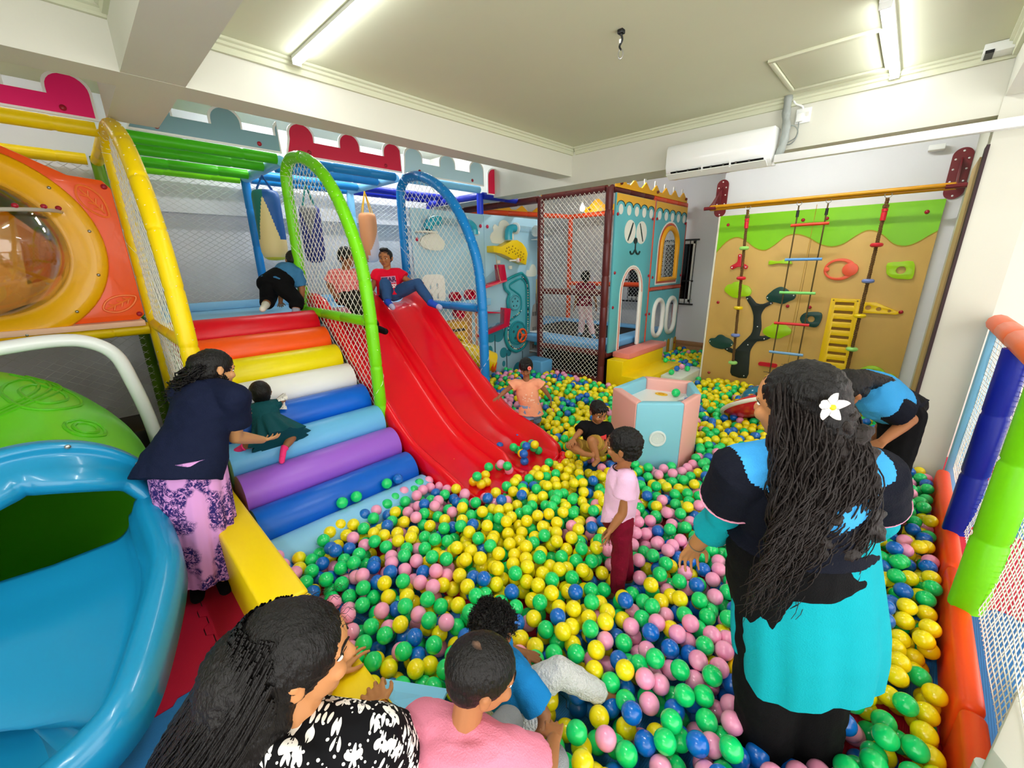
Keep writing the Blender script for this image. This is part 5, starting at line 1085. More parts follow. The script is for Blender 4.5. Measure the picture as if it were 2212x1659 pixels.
# ================================================================ PEOPLE: joints in metres
PJ = {
  'tall': dict(pel=(-0.099, 1.413, 0.977), che=(-0.111, 1.388, 1.194), nk=(-0.134, 1.38, 1.35), hd=(-0.181, 1.377, 1.474), shL=(-0.263, 1.256, 1.272), shR=(0.023, 1.53, 1.26), elL=(-0.309, 1.351, 1.042), wrL=(-0.412, 1.446, 0.82), haL=(-0.455, 1.488, 0.674), elR=(0.07, 1.741, 1.007), wrR=(0.033, 1.982, 0.809), haR=(0.01, 2.07, 0.726), hipL=(-0.152, 1.362, 0.915), hipR=(-0.029, 1.48, 0.913), knL=(-0.121, 1.42, 0.517), knR=(0.008, 1.543, 0.514), anL=(-0.076, 1.463, 0.07), anR=(0.054, 1.559, 0.07), toL=(-0.101, 1.633, 0.035), toR=(0.046, 1.76, 0.035)),
  'pinkkid': dict(pel=(-0.915, 1.781, 0.537), che=(-0.907, 1.789, 0.716), nk=(-0.913, 1.783, 0.835), hd=(-0.914, 1.783, 0.962), shL=(-0.857, 1.733, 0.818), shR=(-0.96, 1.842, 0.726), elL=(-0.853, 1.702, 0.628), wrL=(-0.889, 1.654, 0.536), haL=(-0.897, 1.633, 0.47), elR=(-0.999, 1.867, 0.484), wrR=(-1.011, 1.87, 0.361), haR=(-1.016, 1.865, 0.287), hipL=(-0.88, 1.746, 0.548), hipR=(-0.942, 1.825, 0.484), knL=(-0.87, 1.755, 0.375), knR=(-0.907, 1.858, 0.301), anL=(-0.874, 1.752, 0.07), anR=(-0.886, 1.892, 0.07), toL=(-0.926, 1.729, 0.035), toR=(-0.945, 1.864, 0.035)),
  'girl': dict(pel=(-2.614, 3.014, 0.385), che=(-2.641, 2.988, 0.584), nk=(-2.648, 2.982, 0.718), hd=(-2.631, 2.956, 0.866), shR=(-2.727, 2.906, 0.694), shL=(-2.566, 3.06, 0.696), elR=(-2.792, 2.816, 0.618), wrR=(-2.812, 2.742, 0.568), haR=(-2.814, 2.684, 0.552), elL=(-2.517, 3.121, 0.613), wrL=(-2.487, 3.177, 0.515), haL=(-2.482, 3.195, 0.455), hipR=(-2.635, 2.994, 0.365), hipL=(-2.593, 3.034, 0.364), knR=(-2.584, 2.973, 0.255), knL=(-2.606, 3.104, 0.22), anR=(-2.584, 2.988, 0.07), anL=(-2.608, 3.131, 0.07), toR=(-2.525, 2.905, 0.035), toL=(-2.554, 3.044, 0.035)),
  'blackkid': dict(pel=(-1.73, 2.87, 0.321), che=(-1.74, 2.86, 0.448), nk=(-1.743, 2.858, 0.526), hd=(-1.716, 2.856, 0.649), shR=(-1.798, 2.778, 0.523), shL=(-1.682, 2.943, 0.495), elR=(-1.794, 2.684, 0.486), wrR=(-1.784, 2.597, 0.463), haR=(-1.774, 2.551, 0.452), elL=(-1.629, 2.939, 0.412), wrL=(-1.616, 2.813, 0.385), haL=(-1.617, 2.757, 0.379), hipR=(-1.759, 2.843, 0.303), hipL=(-1.7, 2.899, 0.302), knR=(-1.816, 2.594, 0.395), anR=(-1.661, 2.576, 0.38), toR=(-1.59, 2.589, 0.383), knL=(-1.634, 2.629, 0.489), anL=(-1.575, 2.645, 0.325), toL=(-1.547, 2.547, 0.332)),
  'redkid': dict(pel=(-4.251, 2.47, 1.566), che=(-4.261, 2.461, 1.699), nk=(-4.261, 2.461, 1.799), hd=(-4.244, 2.45, 1.942), shR=(-4.305, 2.364, 1.771), shL=(-4.212, 2.563, 1.777), elR=(-4.324, 2.317, 1.668), wrR=(-4.271, 2.258, 1.593), haR=(-4.217, 2.226, 1.572), elL=(-4.113, 2.63, 1.69), wrL=(-3.99, 2.651, 1.677), haL=(-3.922, 2.66, 1.683), hipR=(-4.279, 2.443, 1.546), hipL=(-4.222, 2.498, 1.55), knR=(-4.041, 2.298, 1.676), anR=(-3.934, 2.248, 1.492), toR=(-3.831, 2.236, 1.447), knL=(-3.937, 2.632, 1.664), anL=(-3.754, 2.669, 1.46), toL=(-3.633, 2.687, 1.421)),
  'plaidkid': dict(pel=(-4.315, 2.005, 1.553), che=(-4.316, 2.005, 1.701), nk=(-4.306, 2.014, 1.809), hd=(-4.276, 2.029, 1.948), shR=(-4.374, 1.908, 1.774), shL=(-4.255, 2.118, 1.779), elR=(-4.399, 1.856, 1.673), wrR=(-4.281, 1.845, 1.584), haR=(-4.202, 1.837, 1.569), elL=(-4.206, 2.138, 1.679), wrL=(-4.129, 2.072, 1.595), haL=(-4.082, 2.035, 1.571), hipR=(-4.345, 1.977, 1.544), hipL=(-4.287, 2.032, 1.547), knR=(-3.996, 1.895, 1.506), anR=(-3.782, 1.934, 1.286), toR=(-3.664, 1.936, 1.266), knL=(-3.956, 1.975, 1.525), anL=(-3.718, 1.967, 1.279), toL=(-3.6, 1.997, 1.251)),
  'deckkid': dict(pel=(-4.648, 1.428, 1.704), che=(-4.659, 1.557, 1.804), nk=(-4.682, 1.632, 1.858), hd=(-4.727, 1.658, 1.923), shL=(-4.735, 1.553, 1.813), shR=(-4.587, 1.625, 1.799), elR=(-4.57, 1.642, 1.65), wrR=(-4.586, 1.626, 1.508), haR=(-4.633, 1.651, 1.465), elL=(-4.795, 1.51, 1.621), wrL=(-4.792, 1.485, 1.498), haL=(-4.861, 1.501, 1.464), hipL=(-4.687, 1.391, 1.691), hipR=(-4.614, 1.462, 1.685), knL=(-4.756, 1.353, 1.52), anL=(-4.532, 1.263, 1.503), toL=(-4.443, 1.209, 1.478), knR=(-4.475, 1.539, 1.53), anR=(-4.419, 1.482, 1.372), toR=(-4.357, 1.514, 1.323)),
  'baby': dict(pel=(-3.2, 0.77, 0.745), che=(-3.31, 0.785, 0.845), nk=(-3.345, 0.79, 0.895), hd=(-3.365, 0.795, 0.97), shR=(-3.32, 0.875, 0.865), shL=(-3.32, 0.695, 0.865), elR=(-3.42, 0.95, 0.85), wrR=(-3.51, 0.985, 0.835), haR=(-3.56, 1, 0.845), elL=(-3.42, 0.64, 0.85), wrL=(-3.5, 0.63, 0.84), haL=(-3.55, 0.63, 0.85), hipR=(-3.19, 0.83, 0.71), hipL=(-3.19, 0.71, 0.71), knR=(-3.11, 0.88, 0.65), anR=(-3.055, 0.8, 0.605), toR=(-3, 0.76, 0.545), knL=(-3.12, 0.64, 0.69), anL=(-3.16, 0.575, 0.665), toL=(-3.205, 0.515, 0.625)),
  'navy': dict(pel=(-2.708, 0.234, 0.88), che=(-2.732, 0.376, 1.12), nk=(-2.772, 0.449, 1.242), hd=(-2.81, 0.469, 1.308), shL=(-2.862, 0.308, 1.191), shR=(-2.588, 0.486, 1.184), elR=(-2.694, 0.468, 0.92), wrR=(-2.865, 0.637, 0.793), haR=(-2.945, 0.727, 0.752), elL=(-3.013, 0.44, 0.879), wrL=(-3.079, 0.571, 0.878), haL=(-3.161, 0.63, 0.896), hipL=(-2.75, 0.194, 0.853), hipR=(-2.672, 0.268, 0.851), knL=(-2.792, 0.153, 0.484), knR=(-2.705, 0.237, 0.488), anL=(-2.773, 0.144, 0.08), anR=(-2.733, 0.252, 0.08), toL=(-2.661, 0.113, 0.04), toR=(-2.613, 0.242, 0.04)),
  'bend': dict(pel=(0.118, 3.364, 0.958), che=(-0.021, 3.189, 1.091), nk=(-0.095, 3.091, 1.145), hd=(-0.154, 2.965, 1.146), shL=(0.035, 3.091, 1.066), shR=(-0.047, 3.331, 1.094), elL=(0.149, 3.186, 0.976), wrL=(0.06, 3.059, 0.857), haL=(0.032, 3.032, 0.816), elR=(0.064, 3.52, 0.874), wrR=(0.015, 3.334, 0.756), haR=(0, 3.293, 0.727), hipL=(0.119, 3.268, 0.962), hipR=(0.12, 3.49, 0.913), knL=(0.136, 3.201, 0.575), knR=(0.129, 3.443, 0.487), anL=(0.208, 3.353, 0.07), anR=(0.201, 3.567, 0.07), toL=(0.143, 3.291, 0.035), toR=(0.132, 3.501, 0.035)),
  'cage': dict(pel=(-3.749, 5.629, 1.245), che=(-3.739, 5.64, 1.434), nk=(-3.741, 5.637, 1.535), hd=(-3.744, 5.634, 1.635), shL=(-3.81, 5.571, 1.508), shR=(-3.666, 5.709, 1.505), elL=(-3.838, 5.544, 1.349), wrL=(-3.861, 5.523, 1.166), haL=(-3.87, 5.514, 1.107), elR=(-3.634, 5.739, 1.353), wrR=(-3.607, 5.765, 1.191), haR=(-3.6, 5.772, 1.132), hipL=(-3.776, 5.604, 1.224), hipR=(-3.711, 5.666, 1.222), knL=(-3.753, 5.598, 0.988), knR=(-3.699, 5.705, 0.997), anL=(-3.779, 5.6, 0.743), anR=(-3.63, 5.744, 0.709), toL=(-3.835, 5.63, 0.702), toR=(-3.547, 5.657, 0.7)),
  'floral': dict(pel=(-0.7, -0.16, 0.42), che=(-0.77, 0.1, 0.74), nk=(-0.82, 0.15, 0.91), hd=(-0.835, 0.18, 1.04), shR=(-0.69, 0.225, 0.85), shL=(-0.95, 0.1, 0.83), elR=(-0.745, 0.36, 0.57), wrR=(-1, 0.395, 0.485), haR=(-1.085, 0.415, 0.475), elL=(-1.1, 0.2, 0.53), wrL=(-1.235, 0.345, 0.475), haL=(-1.265, 0.41, 0.465), hipR=(-0.6, -0.13, 0.4), hipL=(-0.8, -0.16, 0.4), knR=(-0.62, 0.16, 0.09), knL=(-0.86, 0.12, 0.09), anR=(-0.52, -0.25, 0.07), anL=(-0.78, -0.29, 0.07), toR=(-0.5, -0.36, 0.04), toL=(-0.76, -0.4, 0.04)),
  'rosekid': dict(pel=(-0.52, 0.37, 0.54), che=(-0.585, 0.415, 0.7), nk=(-0.6, 0.44, 0.775), hd=(-0.585, 0.495, 0.905), shL=(-0.7, 0.385, 0.735), shR=(-0.505, 0.475, 0.735), elL=(-0.775, 0.36, 0.6), wrL=(-0.74, 0.47, 0.53), haL=(-0.71, 0.5, 0.51), elR=(-0.45, 0.58, 0.6), wrR=(-0.5, 0.68, 0.55), haR=(-0.53, 0.72, 0.53), hipL=(-0.58, 0.39, 0.52), hipR=(-0.46, 0.42, 0.52), knL=(-0.665, 0.645, 0.47), anL=(-0.7, 0.7, 0.27), toL=(-0.72, 0.8, 0.2), knR=(-0.5, 0.66, 0.47), anR=(-0.62, 0.73, 0.25), toR=(-0.66, 0.8, 0.2)),
  'curlykid': dict(pel=(-0.84, 0.8, 0.2), che=(-0.82, 0.83, 0.37), nk=(-0.845, 0.815, 0.46), hd=(-0.885, 0.815, 0.575), shL=(-0.93, 0.86, 0.42), shR=(-0.74, 0.815, 0.43), elR=(-0.655, 0.83, 0.33), wrR=(-0.64, 0.765, 0.27), haR=(-0.645, 0.72, 0.24), elL=(-0.96, 0.92, 0.32), wrL=(-0.9, 1, 0.27), haL=(-0.86, 1.03, 0.25), hipL=(-0.87, 0.86, 0.18), hipR=(-0.79, 0.8, 0.17), knL=(-0.72, 1.01, 0.31), anL=(-0.6, 1.15, 0.16), toL=(-0.55, 1.2, 0.13), knR=(-0.7, 0.8, 0.29), anR=(-0.7, 0.7, 0.17), toR=(-0.64, 0.66, 0.15)),
  'outside': dict(pel=(1.05, 3.25, 0.85), che=(1.06, 3.27, 1.12), nk=(1.06, 3.28, 1.3), hd=(1.06, 3.29, 1.48), shL=(0.9, 3.35, 1.24), shR=(1.22, 3.2, 1.24), elL=(0.8, 3.32, 1.42), wrL=(0.98, 3.22, 1.5), haL=(1.02, 3.2, 1.53), elR=(1.3, 3.15, 1), wrR=(1.26, 3, 0.82), haR=(1.25, 2.97, 0.76), hipL=(0.97, 3.29, 0.83), hipR=(1.13, 3.22, 0.83), knL=(0.96, 3.2, 0.45), knR=(1.12, 3.15, 0.45), anL=(0.95, 3.22, 0.08), anR=(1.1, 3.15, 0.08), toL=(0.88, 3.08, 0.05), toR=(1.02, 3.02, 0.05)),
}
# ---------------------------------------------------------------- figure builder
from mathutils.bvhtree import BVHTree
from mathutils import noise as MN
V3 = Vector
def cap_(mb, p, q, r1, r2, n=12, sq=None):
    """tapered capsule; sq = (axis, factor) squashes it"""
    p, q = V3(p), V3(q); d = q - p; L = d.length
    if L < 1e-6: d = V3((0, 0, 1))
    d = d.normalized(); u = d.orthogonal().normalized(); v = d.cross(u); path = []; rad = []
    for k in range(5): a = PI / 2 * (1 - k / 4.0); path.append(p - d * r1 * math.sin(a)); rad.append(max(1e-4, r1 * math.cos(a)))
    for k in range(5): a = PI / 2 * k / 4.0; path.append(q + d * r2 * math.sin(a)); rad.append(max(1e-4, r2 * math.cos(a)))
    vs_ = [c + r * (math.cos(2 * PI * k / n) * u + math.sin(2 * PI * k / n) * v) for c, r in zip(path, rad) for k in range(n)]
    if sq:
        ax, fac = sq; ax = ax.normalized(); m = (p + q) / 2
        vs_ = [w_ - ax * ((w_ - m).dot(ax)) * (1 - fac) for w_ in vs_]
    m_ = len(path)
    fs = [(i * n + k, i * n + (k + 1) % n, (i + 1) * n + (k + 1) % n, (i + 1) * n + k) for i in range(m_ - 1) for k in range(n)]
    fs += [tuple(range(n - 1, -1, -1)), tuple((m_ - 1) * n + k for k in range(n))]
    mb.add(vs_, fs)
def loft(mb, rings, n=28, caps=True, mod=None):
    vs_ = []; m = len(rings)
    for i, (c, U, W) in enumerate(rings):
        for k in range(n):
            a = 2 * PI * k / n; f_ = mod(i / (m - 1), a) if mod else 1
            vs_.append(V3(c) + (math.cos(a) * U + math.sin(a) * W) * f_)
    fs = [(i * n + k, i * n + (k + 1) % n, (i + 1) * n + (k + 1) % n, (i + 1) * n + k) for i in range(m - 1) for k in range(n)]
    if caps: fs += [tuple(range(n - 1, -1, -1)), tuple((m - 1) * n + k for k in range(n))]
    mb.add(vs_, fs)
def remesh(mb, voxel, it, name, mats, parent, classify=None, wrinkle=None, kind=None, label=None, keep=None):
    me = bpy.data.meshes.new('tmp'); me.from_pydata(mb.v, [], mb.f); o = bpy.data.objects.new('tmp', me); COL.objects.link(o)
    r = o.modifiers.new('r', 'REMESH'); r.mode = 'VOXEL'; r.voxel_size = voxel
    if it: s = o.modifiers.new('s', 'SMOOTH'); s.factor = .5; s.iterations = it
    dg_ = bpy.context.evaluated_depsgraph_get(); m2 = bpy.data.meshes.new_from_object(o.evaluated_get(dg_)); bpy.data.objects.remove(o); bpy.data.meshes.remove(me)
    m2.name = name; m2.materials.clear()
    mats = mats if isinstance(mats, (list, tuple)) else [mats]
    for m in mats: m2.materials.append(m)
    if wrinkle:
        amp, fr = wrinkle[:2]; st = wrinkle[2] if len(wrinkle) > 2 else (1, 1, 1)
        no = [v.normal.copy() for v in m2.vertices]
        for v, nn in zip(m2.vertices, no):
            c = v.co; q = V3((c.x * st[0], c.y * st[1], c.z * st[2])) * fr
            v.co = c + nn * amp * (MN.noise(q) + .5 * MN.noise(q * 2.3))
    if classify:
        for p in m2.polygons: p.material_index = classify(p.center)
    m2.polygons.foreach_set('use_smooth', [True] * len(m2.polygons))
    ob = bpy.data.objects.new(name, m2); COL.objects.link(ob)
    if parent is not None: put(ob, parent)
    if kind: ob['kind'] = kind
    if label: ob['label'] = label
    return ob
def hand(mb, w_, dr, nrm, thumb, L, curl=.5, spread=.12, rf=None):
    """palm, four bent fingers and a thumb; nrm points out of the palm"""
    d = V3(dr).normalized(); nrm = V3(nrm); nrm = (nrm - d * nrm.dot(d)).normalized(); lat = V3(thumb); lat = (lat - d * lat.dot(d) - nrm * lat.dot(nrm)).normalized()
    w_ = V3(w_); pl = L * .48; rf = rf or L * .047; wd = L * .40
    for i in range(4):
        o = (i - 1.5) / 3.0; kn = w_ + d * (pl * (1 - .10 * abs(o + .12) * 1.6)) + lat * (-o * wd)
        cap_(mb, w_ + lat * (-o * wd * .55), kn, rf * 1.55, rf * 1.25, 8, (nrm, .9))
        fl = L * (.40, .46, .43, .34)[i]; fd = (d + lat * (-o * spread * 2)).normalized(); p = kn; a = curl * .35
        for s, f_ in enumerate((.45, .30, .25)):
            dd = fd * math.cos(a) + nrm * math.sin(a); q = p + dd * fl * f_; cap_(mb, p, q, rf * (1.05 - .08 * s), rf * (.97 - .09 * s), 8); p = q; a += curl * (.75 - .1 * s)
    b = w_ + d * pl * .22 + lat * wd * .42; t1 = b + (d * .62 + lat * .62 + nrm * .25).normalized() * L * .22; t2 = t1 + (d * .9 + lat * .22 + nrm * .3).normalized() * L * .17; t3 = t2 + (d * .95 + lat * .02 + nrm * .35).normalized() * L * .10
    cap_(mb, w_ + d * pl * .2, b, rf * 1.5, rf * 1.5, 8); cap_(mb, b, t1, rf * 1.5, rf * 1.15, 8); cap_(mb, t1, t2, rf * 1.12, rf * 1.0, 8); cap_(mb, t2, t3, rf * 1.0, rf * .8, 8)
def frame(J, F=None):
    J = {k: V3(v) for k, v in J.items()}
    lat = (J['shR'] - J['shL']).normalized(); up = (J['nk'] - J['pel']).normalized(); lat = (lat - up * lat.dot(up)).normalized(); fw = up.cross(lat)
    return J, lat, up, fw
def headframe(J, hf, roll_=0.):
    f_ = V3(hf).normalized(); u = (J['hd'] - J['nk']).normalized(); u = V3((0, 0, 1)) * .6 + u * .4 if abs(f_.z) < .75 else u
    u = (u - f_ * u.dot(f_)).normalized(); r_ = f_.cross(u)
    if roll_: q = Matrix.Rotation(roll_, 3, f_); u = q @ u; r_ = q @ r_
    return f_, u, r_
def figure(name, label, key, k, hh, hf, skin, fat=1., voxel=.006, face=True, curlL=.5, curlR=.5, nL=None, nR=None, tL=None, tR=None, hl=.115, group=None, froll=0., handspread=.12):
    J, lat, up, fw = frame(PJ[key]); t = thing(name, label, 'person', (J['pel'].x, J['pel'].y, 0), group)
    mb = MB(); f = fat
    pel, nk, che = J['pel'], J['nk'], J['che']; sp = nk - pel; mid = che - (pel + sp * .6)
    def at(s): return pel + sp * s + mid * max(0, min(1, s / .6 if s < .6 else (1 - s) / .4))
    hl_ = (J['hipR'] - J['hipL']).normalized()
    loft(mb, [(pel - up * .10 * k, hl_ * .10 * k * f, fw * .07 * k * f), (pel - up * .05 * k, hl_ * .155 * k * f, fw * .10 * k * f), (pel, hl_ * .165 * k * f, fw * .112 * k * f), (at(.3), lat * .135 * k * f, fw * .098 * k * f), (at(.62), lat * .15 * k * f, fw * .108 * k * f), (at(.84), lat * .135 * k * f, fw * .088 * k * f), (at(.95), lat * .085 * k, fw * .065 * k), (nk + up * .01 * k, lat * .05 * k, fw * .05 * k)], 20)
    for s in 'LR':
        sh, el, wr, ha = J['sh' + s], J['el' + s], J['wr' + s], J['ha' + s]
        cap_(mb, at(.86), sh, .06 * k * f, .056 * k * f); cap_(mb, sh, el, .050 * k * f, .037 * k * f)
        m = el.lerp(wr, .3); cap_(mb, el, m, .037 * k * f, .037 * k * f); cap_(mb, m, wr, .037 * k * f, .0245 * k * f)
        d = ha - wr; d = d if d.length > .01 else wr - el
        nr_ = (nL if s == 'L' else nR) or tuple(fw * -.2 + lat * (1 if s == 'L' else -1)); th = (tL if s == 'L' else tR) or tuple(fw + up * .2)
        hand(mb, wr, d, nr_, th, hl, curlL if s == 'L' else curlR, handspread)
        hp, kn, an, to = J['hip' + s], J['kn' + s], J['an' + s], J['to' + s]
        cap_(mb, hp, kn, .082 * k * f, .054 * k * f); m = kn.lerp(an, .32); cap_(mb, kn, m, .052 * k * f, .052 * k * f); cap_(mb, m, an, .052 * k * f, .032 * k * f)
        fd = (to - an); flat = V3((0, 0, 1)); heel = an - fd * .25 - up * .0
        cap_(mb, an, to, .034 * k, .028 * k); cap_(mb, heel + V3((0, 0, -.012 * k)), to, .030 * k, .024 * k)
    # head
    h = hh; c = J['hd']; f_, u, r_ = headframe(J, hf, froll)
    HP = lambda x, y, z: c + r_ * (x * h) + f_ * (y * h) + u * (z * h)
    HM = Matrix((r_, f_, u)).transposed()
    cap_(mb, nk - up * .02 * k, HP(0, -.10, -.22), .052 * k * min(f, 1.1), .050 * k * min(f, 1.1))
    mb.ell(HP(0, -.03, .10), (.36 * h, .45 * h, .40 * h), HM, 20, 14)
    mb.ell(HP(0, .10, -.16), (.285 * h, .30 * h, .34 * h), HM, 18, 12)
    mb.ell(HP(0, .24, -.40), (.13 * h, .10 * h, .09 * h), HM, 12, 8)
    cap_(mb, HP(0, .36, .03), HP(0, .445, -.125), .045 * h, .058 * h, 10); 
    for s in (-1, 1):
        mb.ell(HP(.05 * s, .415, -.135), .042 * h, None, 8, 6)
        mb.ell(HP(.17 * s, .30, -.14), (.11 * h, .10 * h, .10 * h), HM, 10, 7)
        cap_(mb, HP(.07 * s, .385, .075), HP(.23 * s, .315, .085), .045 * h, .035 * h, 8)
        mb.ell(HP(.37 * s, -.05, -.06), (.035 * h, .085 * h, .125 * h), HM, 10, 7); mb.ell(HP(.385 * s, -.07, .0), (.045 * h, .06 * h, .06 * h), HM, 10, 7)
    bo = remesh(mb, voxel, 2, 'body', skin, t)
    bv = None
    if face:
        me = bo.data; off = bo.location + t.location
        bv = BVHTree.FromPolygons([v.co.copy() for v in me.vertices], [tuple(p.vertices) for p in me.polygons])
        def surf(x, z):
            o = HP(x, 1.2, z); r0 = bv.ray_cast(o, -f_); return r0[0] if r0[0] is not None else HP(x, .38, z)
        for s in (-1, 1):
            p = surf(.155 * s, -.005) - f_ * .028 * h; e = MB(); e.ell(p, (.066 * h, .045 * h, .030 * h), HM, 14, 9, mi=0); e.ell(p + f_ * .026 * h - r_ * .004 * s * h, (.036 * h, .023 * h, .031 * h), HM, 10, 7, mi=1)
            e.build('eye', [EYEW, EYED], t, smooth=180)
            br_ = MB(); br_.tube([surf(x * s, z) + f_ * .006 * h for x, z in ((.06, .095), (.13, .118), (.20, .112), (.255, .085))], [.012 * h, .016 * h, .014 * h, .006 * h], 6); br_.build('eyebrow', HAIR, t)
            el_ = MB(); el_.tube([surf(x * s, z) + f_ * .004 * h for x, z in ((.085, .012), (.155, .042), (.225, .008))], .0085 * h, 6); el_.build('eyelid', HAIR, t)
        lp = MB(); lp.tube([surf(x, z) + f_ * .002 * h for x, z in ((-.115, -.275), (-.05, -.262), (0, -.268), (.05, -.262), (.115, -.275))], [.008 * h, .018 * h, .02 * h, .018 * h, .008 * h], 8)
        lp.tube([surf(x, z) + f_ * .001 * h for x, z in ((-.10, -.283), (-.04, -.302), (.04, -.302), (.10, -.283))], [.008 * h, .020 * h, .020 * h, .008 * h], 8); lp.build('lips', LIPS, t)
    return dict(t=t, J=J, lat=lat, up=up, fw=fw, k=k, f=f, at=at, HP=HP, HM=HM, h=h, c=c, hl=hl_, hfw=f_, hup=u, hr=r_, body=bo)
def hair_short(P, vol=1.0, front=.485, low=.0, rough=.004, fringe=0., nm='hair', mat_=None, extra=None):
    HP, h, HM = P['HP'], P['h'], P['HM']; mb = MB()
    mb.ell(HP(0, -.075, .135), (.385 * h * vol, front * h, .395 * h * vol), HM, 22, 16)
    mb.ell(HP(0, -.20, -.06 - low), (.335 * h * vol, .30 * h, .30 * h), HM, 18, 12)
    for s in (-1, 1): mb.ell(HP(.315 * s, -.02, .10), (.075 * h * vol, .20 * h, .20 * h), HM, 12, 8)
    if fringe:
        for x in (-.2, -.07, .07, .2): cap_(mb, HP(x, .25, .40), HP(x * 1.05, .405, .40 - fringe), .07 * h, .035 * h, 8)
    if extra: extra(mb, HP, h, HM)
    return remesh(mb, h * .028, 1, nm, mat_ or HAIR, P['t'], wrinkle=(rough, 90))
def shirt(P, m, t=.012, sl=.5, hem=.06, flare=1.0, name='shirt', classify=None, voxel=.008, slr=1.15, neck=1.0, wr=(.004, 14), bust=0., sleeves=True, waist=1.0, low=0):
    J, lat, up, fw, k, f, at = P['J'], P['lat'], P['up'], P['fw'], P['k'], P['f'], P['at']; mb = MB(); hl_ = P['hl']; pel, nk = J['pel'], J['nk']
    loft(mb, [(pel - up * hem, hl_ * (.168 * k * f + t) * flare, fw * (.118 * k * f + t) * flare)] + ([(pel, hl_ * (.165 * k * f + t) * (1 + flare) / 2, fw * (.114 * k * f + t) * (1 + flare) / 2)] if hem > .01 else []) + [(at(.3), lat * (.142 * k * f + t) * waist, fw * (.105 * k * f + t) * waist), (at(.62), lat * (.156 * k * f + t), fw * (.112 * k * f + t)), (at(.84), lat * (.146 * k * f + t), fw * (.094 * k * f + t)), (at(.96), lat * (.095 * k * f + t), fw * (.068 * k * f + t)), (nk - up * .005 * k, lat * (.062 * k * neck + t * .5), fw * (.058 * k * neck + t * .5))], 30)
    if bust:
        for s in (-1, 1): mb.ell(at(.60) + lat * .075 * k * s * f + fw * .075 * k * f, .085 * k * f * bust)
    for s in 'LR':
        sh, el, wr_ = J['sh' + s], J['el' + s], J['wr' + s]
        cap_(mb, at(.87), sh, .062 * k * f + t * .8, .058 * k * f + t * .8)
        if not sleeves: continue
        pts = [sh.lerp(at(.8), .35), sh]; rr = [.05 * k * f + t, .058 * k * f + t]
        if sl <= 1: pts.append(sh.lerp(el, sl)); rr.append((.050 * k * f + t) * slr)
        else: pts += [el, el.lerp(wr_, sl - 1)]; rr += [.042 * k * f + t, (.037 * k * f + t) * slr]
        mb.tube(pts, rr, 18)
    return remesh(mb, voxel, 2, name, m, P['t'], classify, wr)
def pants(P, m, t=.010, leg=1.95, name='trousers', voxel=.008, flare=1.0, classify=None, wr=(.004, 15), waist=.3):
    """leg: 1 = knee, 2 = ankle"""
    J, lat, up, fw, k, f, at = P['J'], P['lat'], P['up'], P['fw'], P['k'], P['f'], P['at']; mb = MB(); hl_ = P['hl']; pel = J['pel']
    loft(mb, [(pel - up * .10 * k, hl_ * (.12 * k * f + t), fw * (.08 * k * f + t)), (pel - up * .05 * k, hl_ * (.160 * k * f + t), fw * (.108 * k * f + t)), (pel, hl_ * (.166 * k * f + t), fw * (.115 * k * f + t)), (at(waist), lat * (.138 * k * f + t), fw * (.10 * k * f + t))], 24)
    for s in 'LR':
        hp, kn, an = J['hip' + s], J['kn' + s], J['an' + s]
        if leg <= 1: mb.tube([hp, hp.lerp(kn, .5), hp.lerp(kn, leg)], [.088 * k * f + t, .074 * k * f + t, (lerp(.082, .056, leg) * k * f + t) * flare], 18); cap_(mb, hp, hp.lerp(kn, .2), .088 * k * f + t, .08 * k * f + t)
        else:
            cap_(mb, hp, kn, .086 * k * f + t, .058 * k * f + t); e = kn.lerp(an, leg - 1); m_ = kn.lerp(an, .35 * (leg - 1))
            mb.tube([kn, m_, e], [.056 * k * f + t, (.054 * k * f + t) * (1 + (flare - 1) * .5), (lerp(.052, .036, leg - 1) * k * f + t) * flare], 18)
    return remesh(mb, voxel, 2, name, m, P['t'], classify, wr)
def socks(P, m, t=.006, hi=.35, name='sock', classify=None, which='LR', lab=None):
    J, k = P['J'], P['k']
    for s in which:
        kn, an, to = J['kn' + s], J['an' + s], J['to' + s]; mb = MB(); fd = to - an; heel = an - fd * .25 + V3((0, 0, -.012 * k))
        cap_(mb, an, to, .034 * k + t, .029 * k + t); cap_(mb, heel, to, .031 * k + t, .026 * k + t); mb.tube([an, an.lerp(kn, hi)], [.034 * k + t, .040 * k * P['f'] + t], 14)
        remesh(mb, .005, 1, name, m, P['t'], classify, label=lab)
def strands(P, roots, mat_, name, length, r0=.004, seed=1, wave=.018, freq=6., dirf=None, seg=14, clump=1):
    """wavy locks; roots = [(point, direction)]"""
    rg = random.Random(seed); mb = MB()
    for p, d in roots:
        L = length * rg.uniform(.6, 1.08); ph = rg.uniform(0, 6.28); fr = freq * rg.uniform(.7, 1.4); w_ = wave * rg.uniform(.5, 1.4); q = V3(p); dd = V3(d).normalized(); path = [q.copy()]
        for i in range(1, seg + 1):
            s = i / seg; dn = dirf(q, s, rg) if dirf else V3((0, 0, -1)); dd = (dd * .72 + dn * .28).normalized(); q = q + dd * (L / seg)
            u = dd.orthogonal().normalized(); v = dd.cross(u); amp = w_ * min(1, s * 2)
            path.append(q + amp * (math.cos(ph + fr * s * 6) * u + math.sin(ph + fr * s * 6) * v))
        mb.tube(path, [r0 * (1 - .75 * (i / seg) ** 2) for i in range(seg + 1)], 5, caps=False)
    o = mb.build(name, mat_, P['t'], smooth=180, recalc=False); o['kind'] = 'stuff'; return o
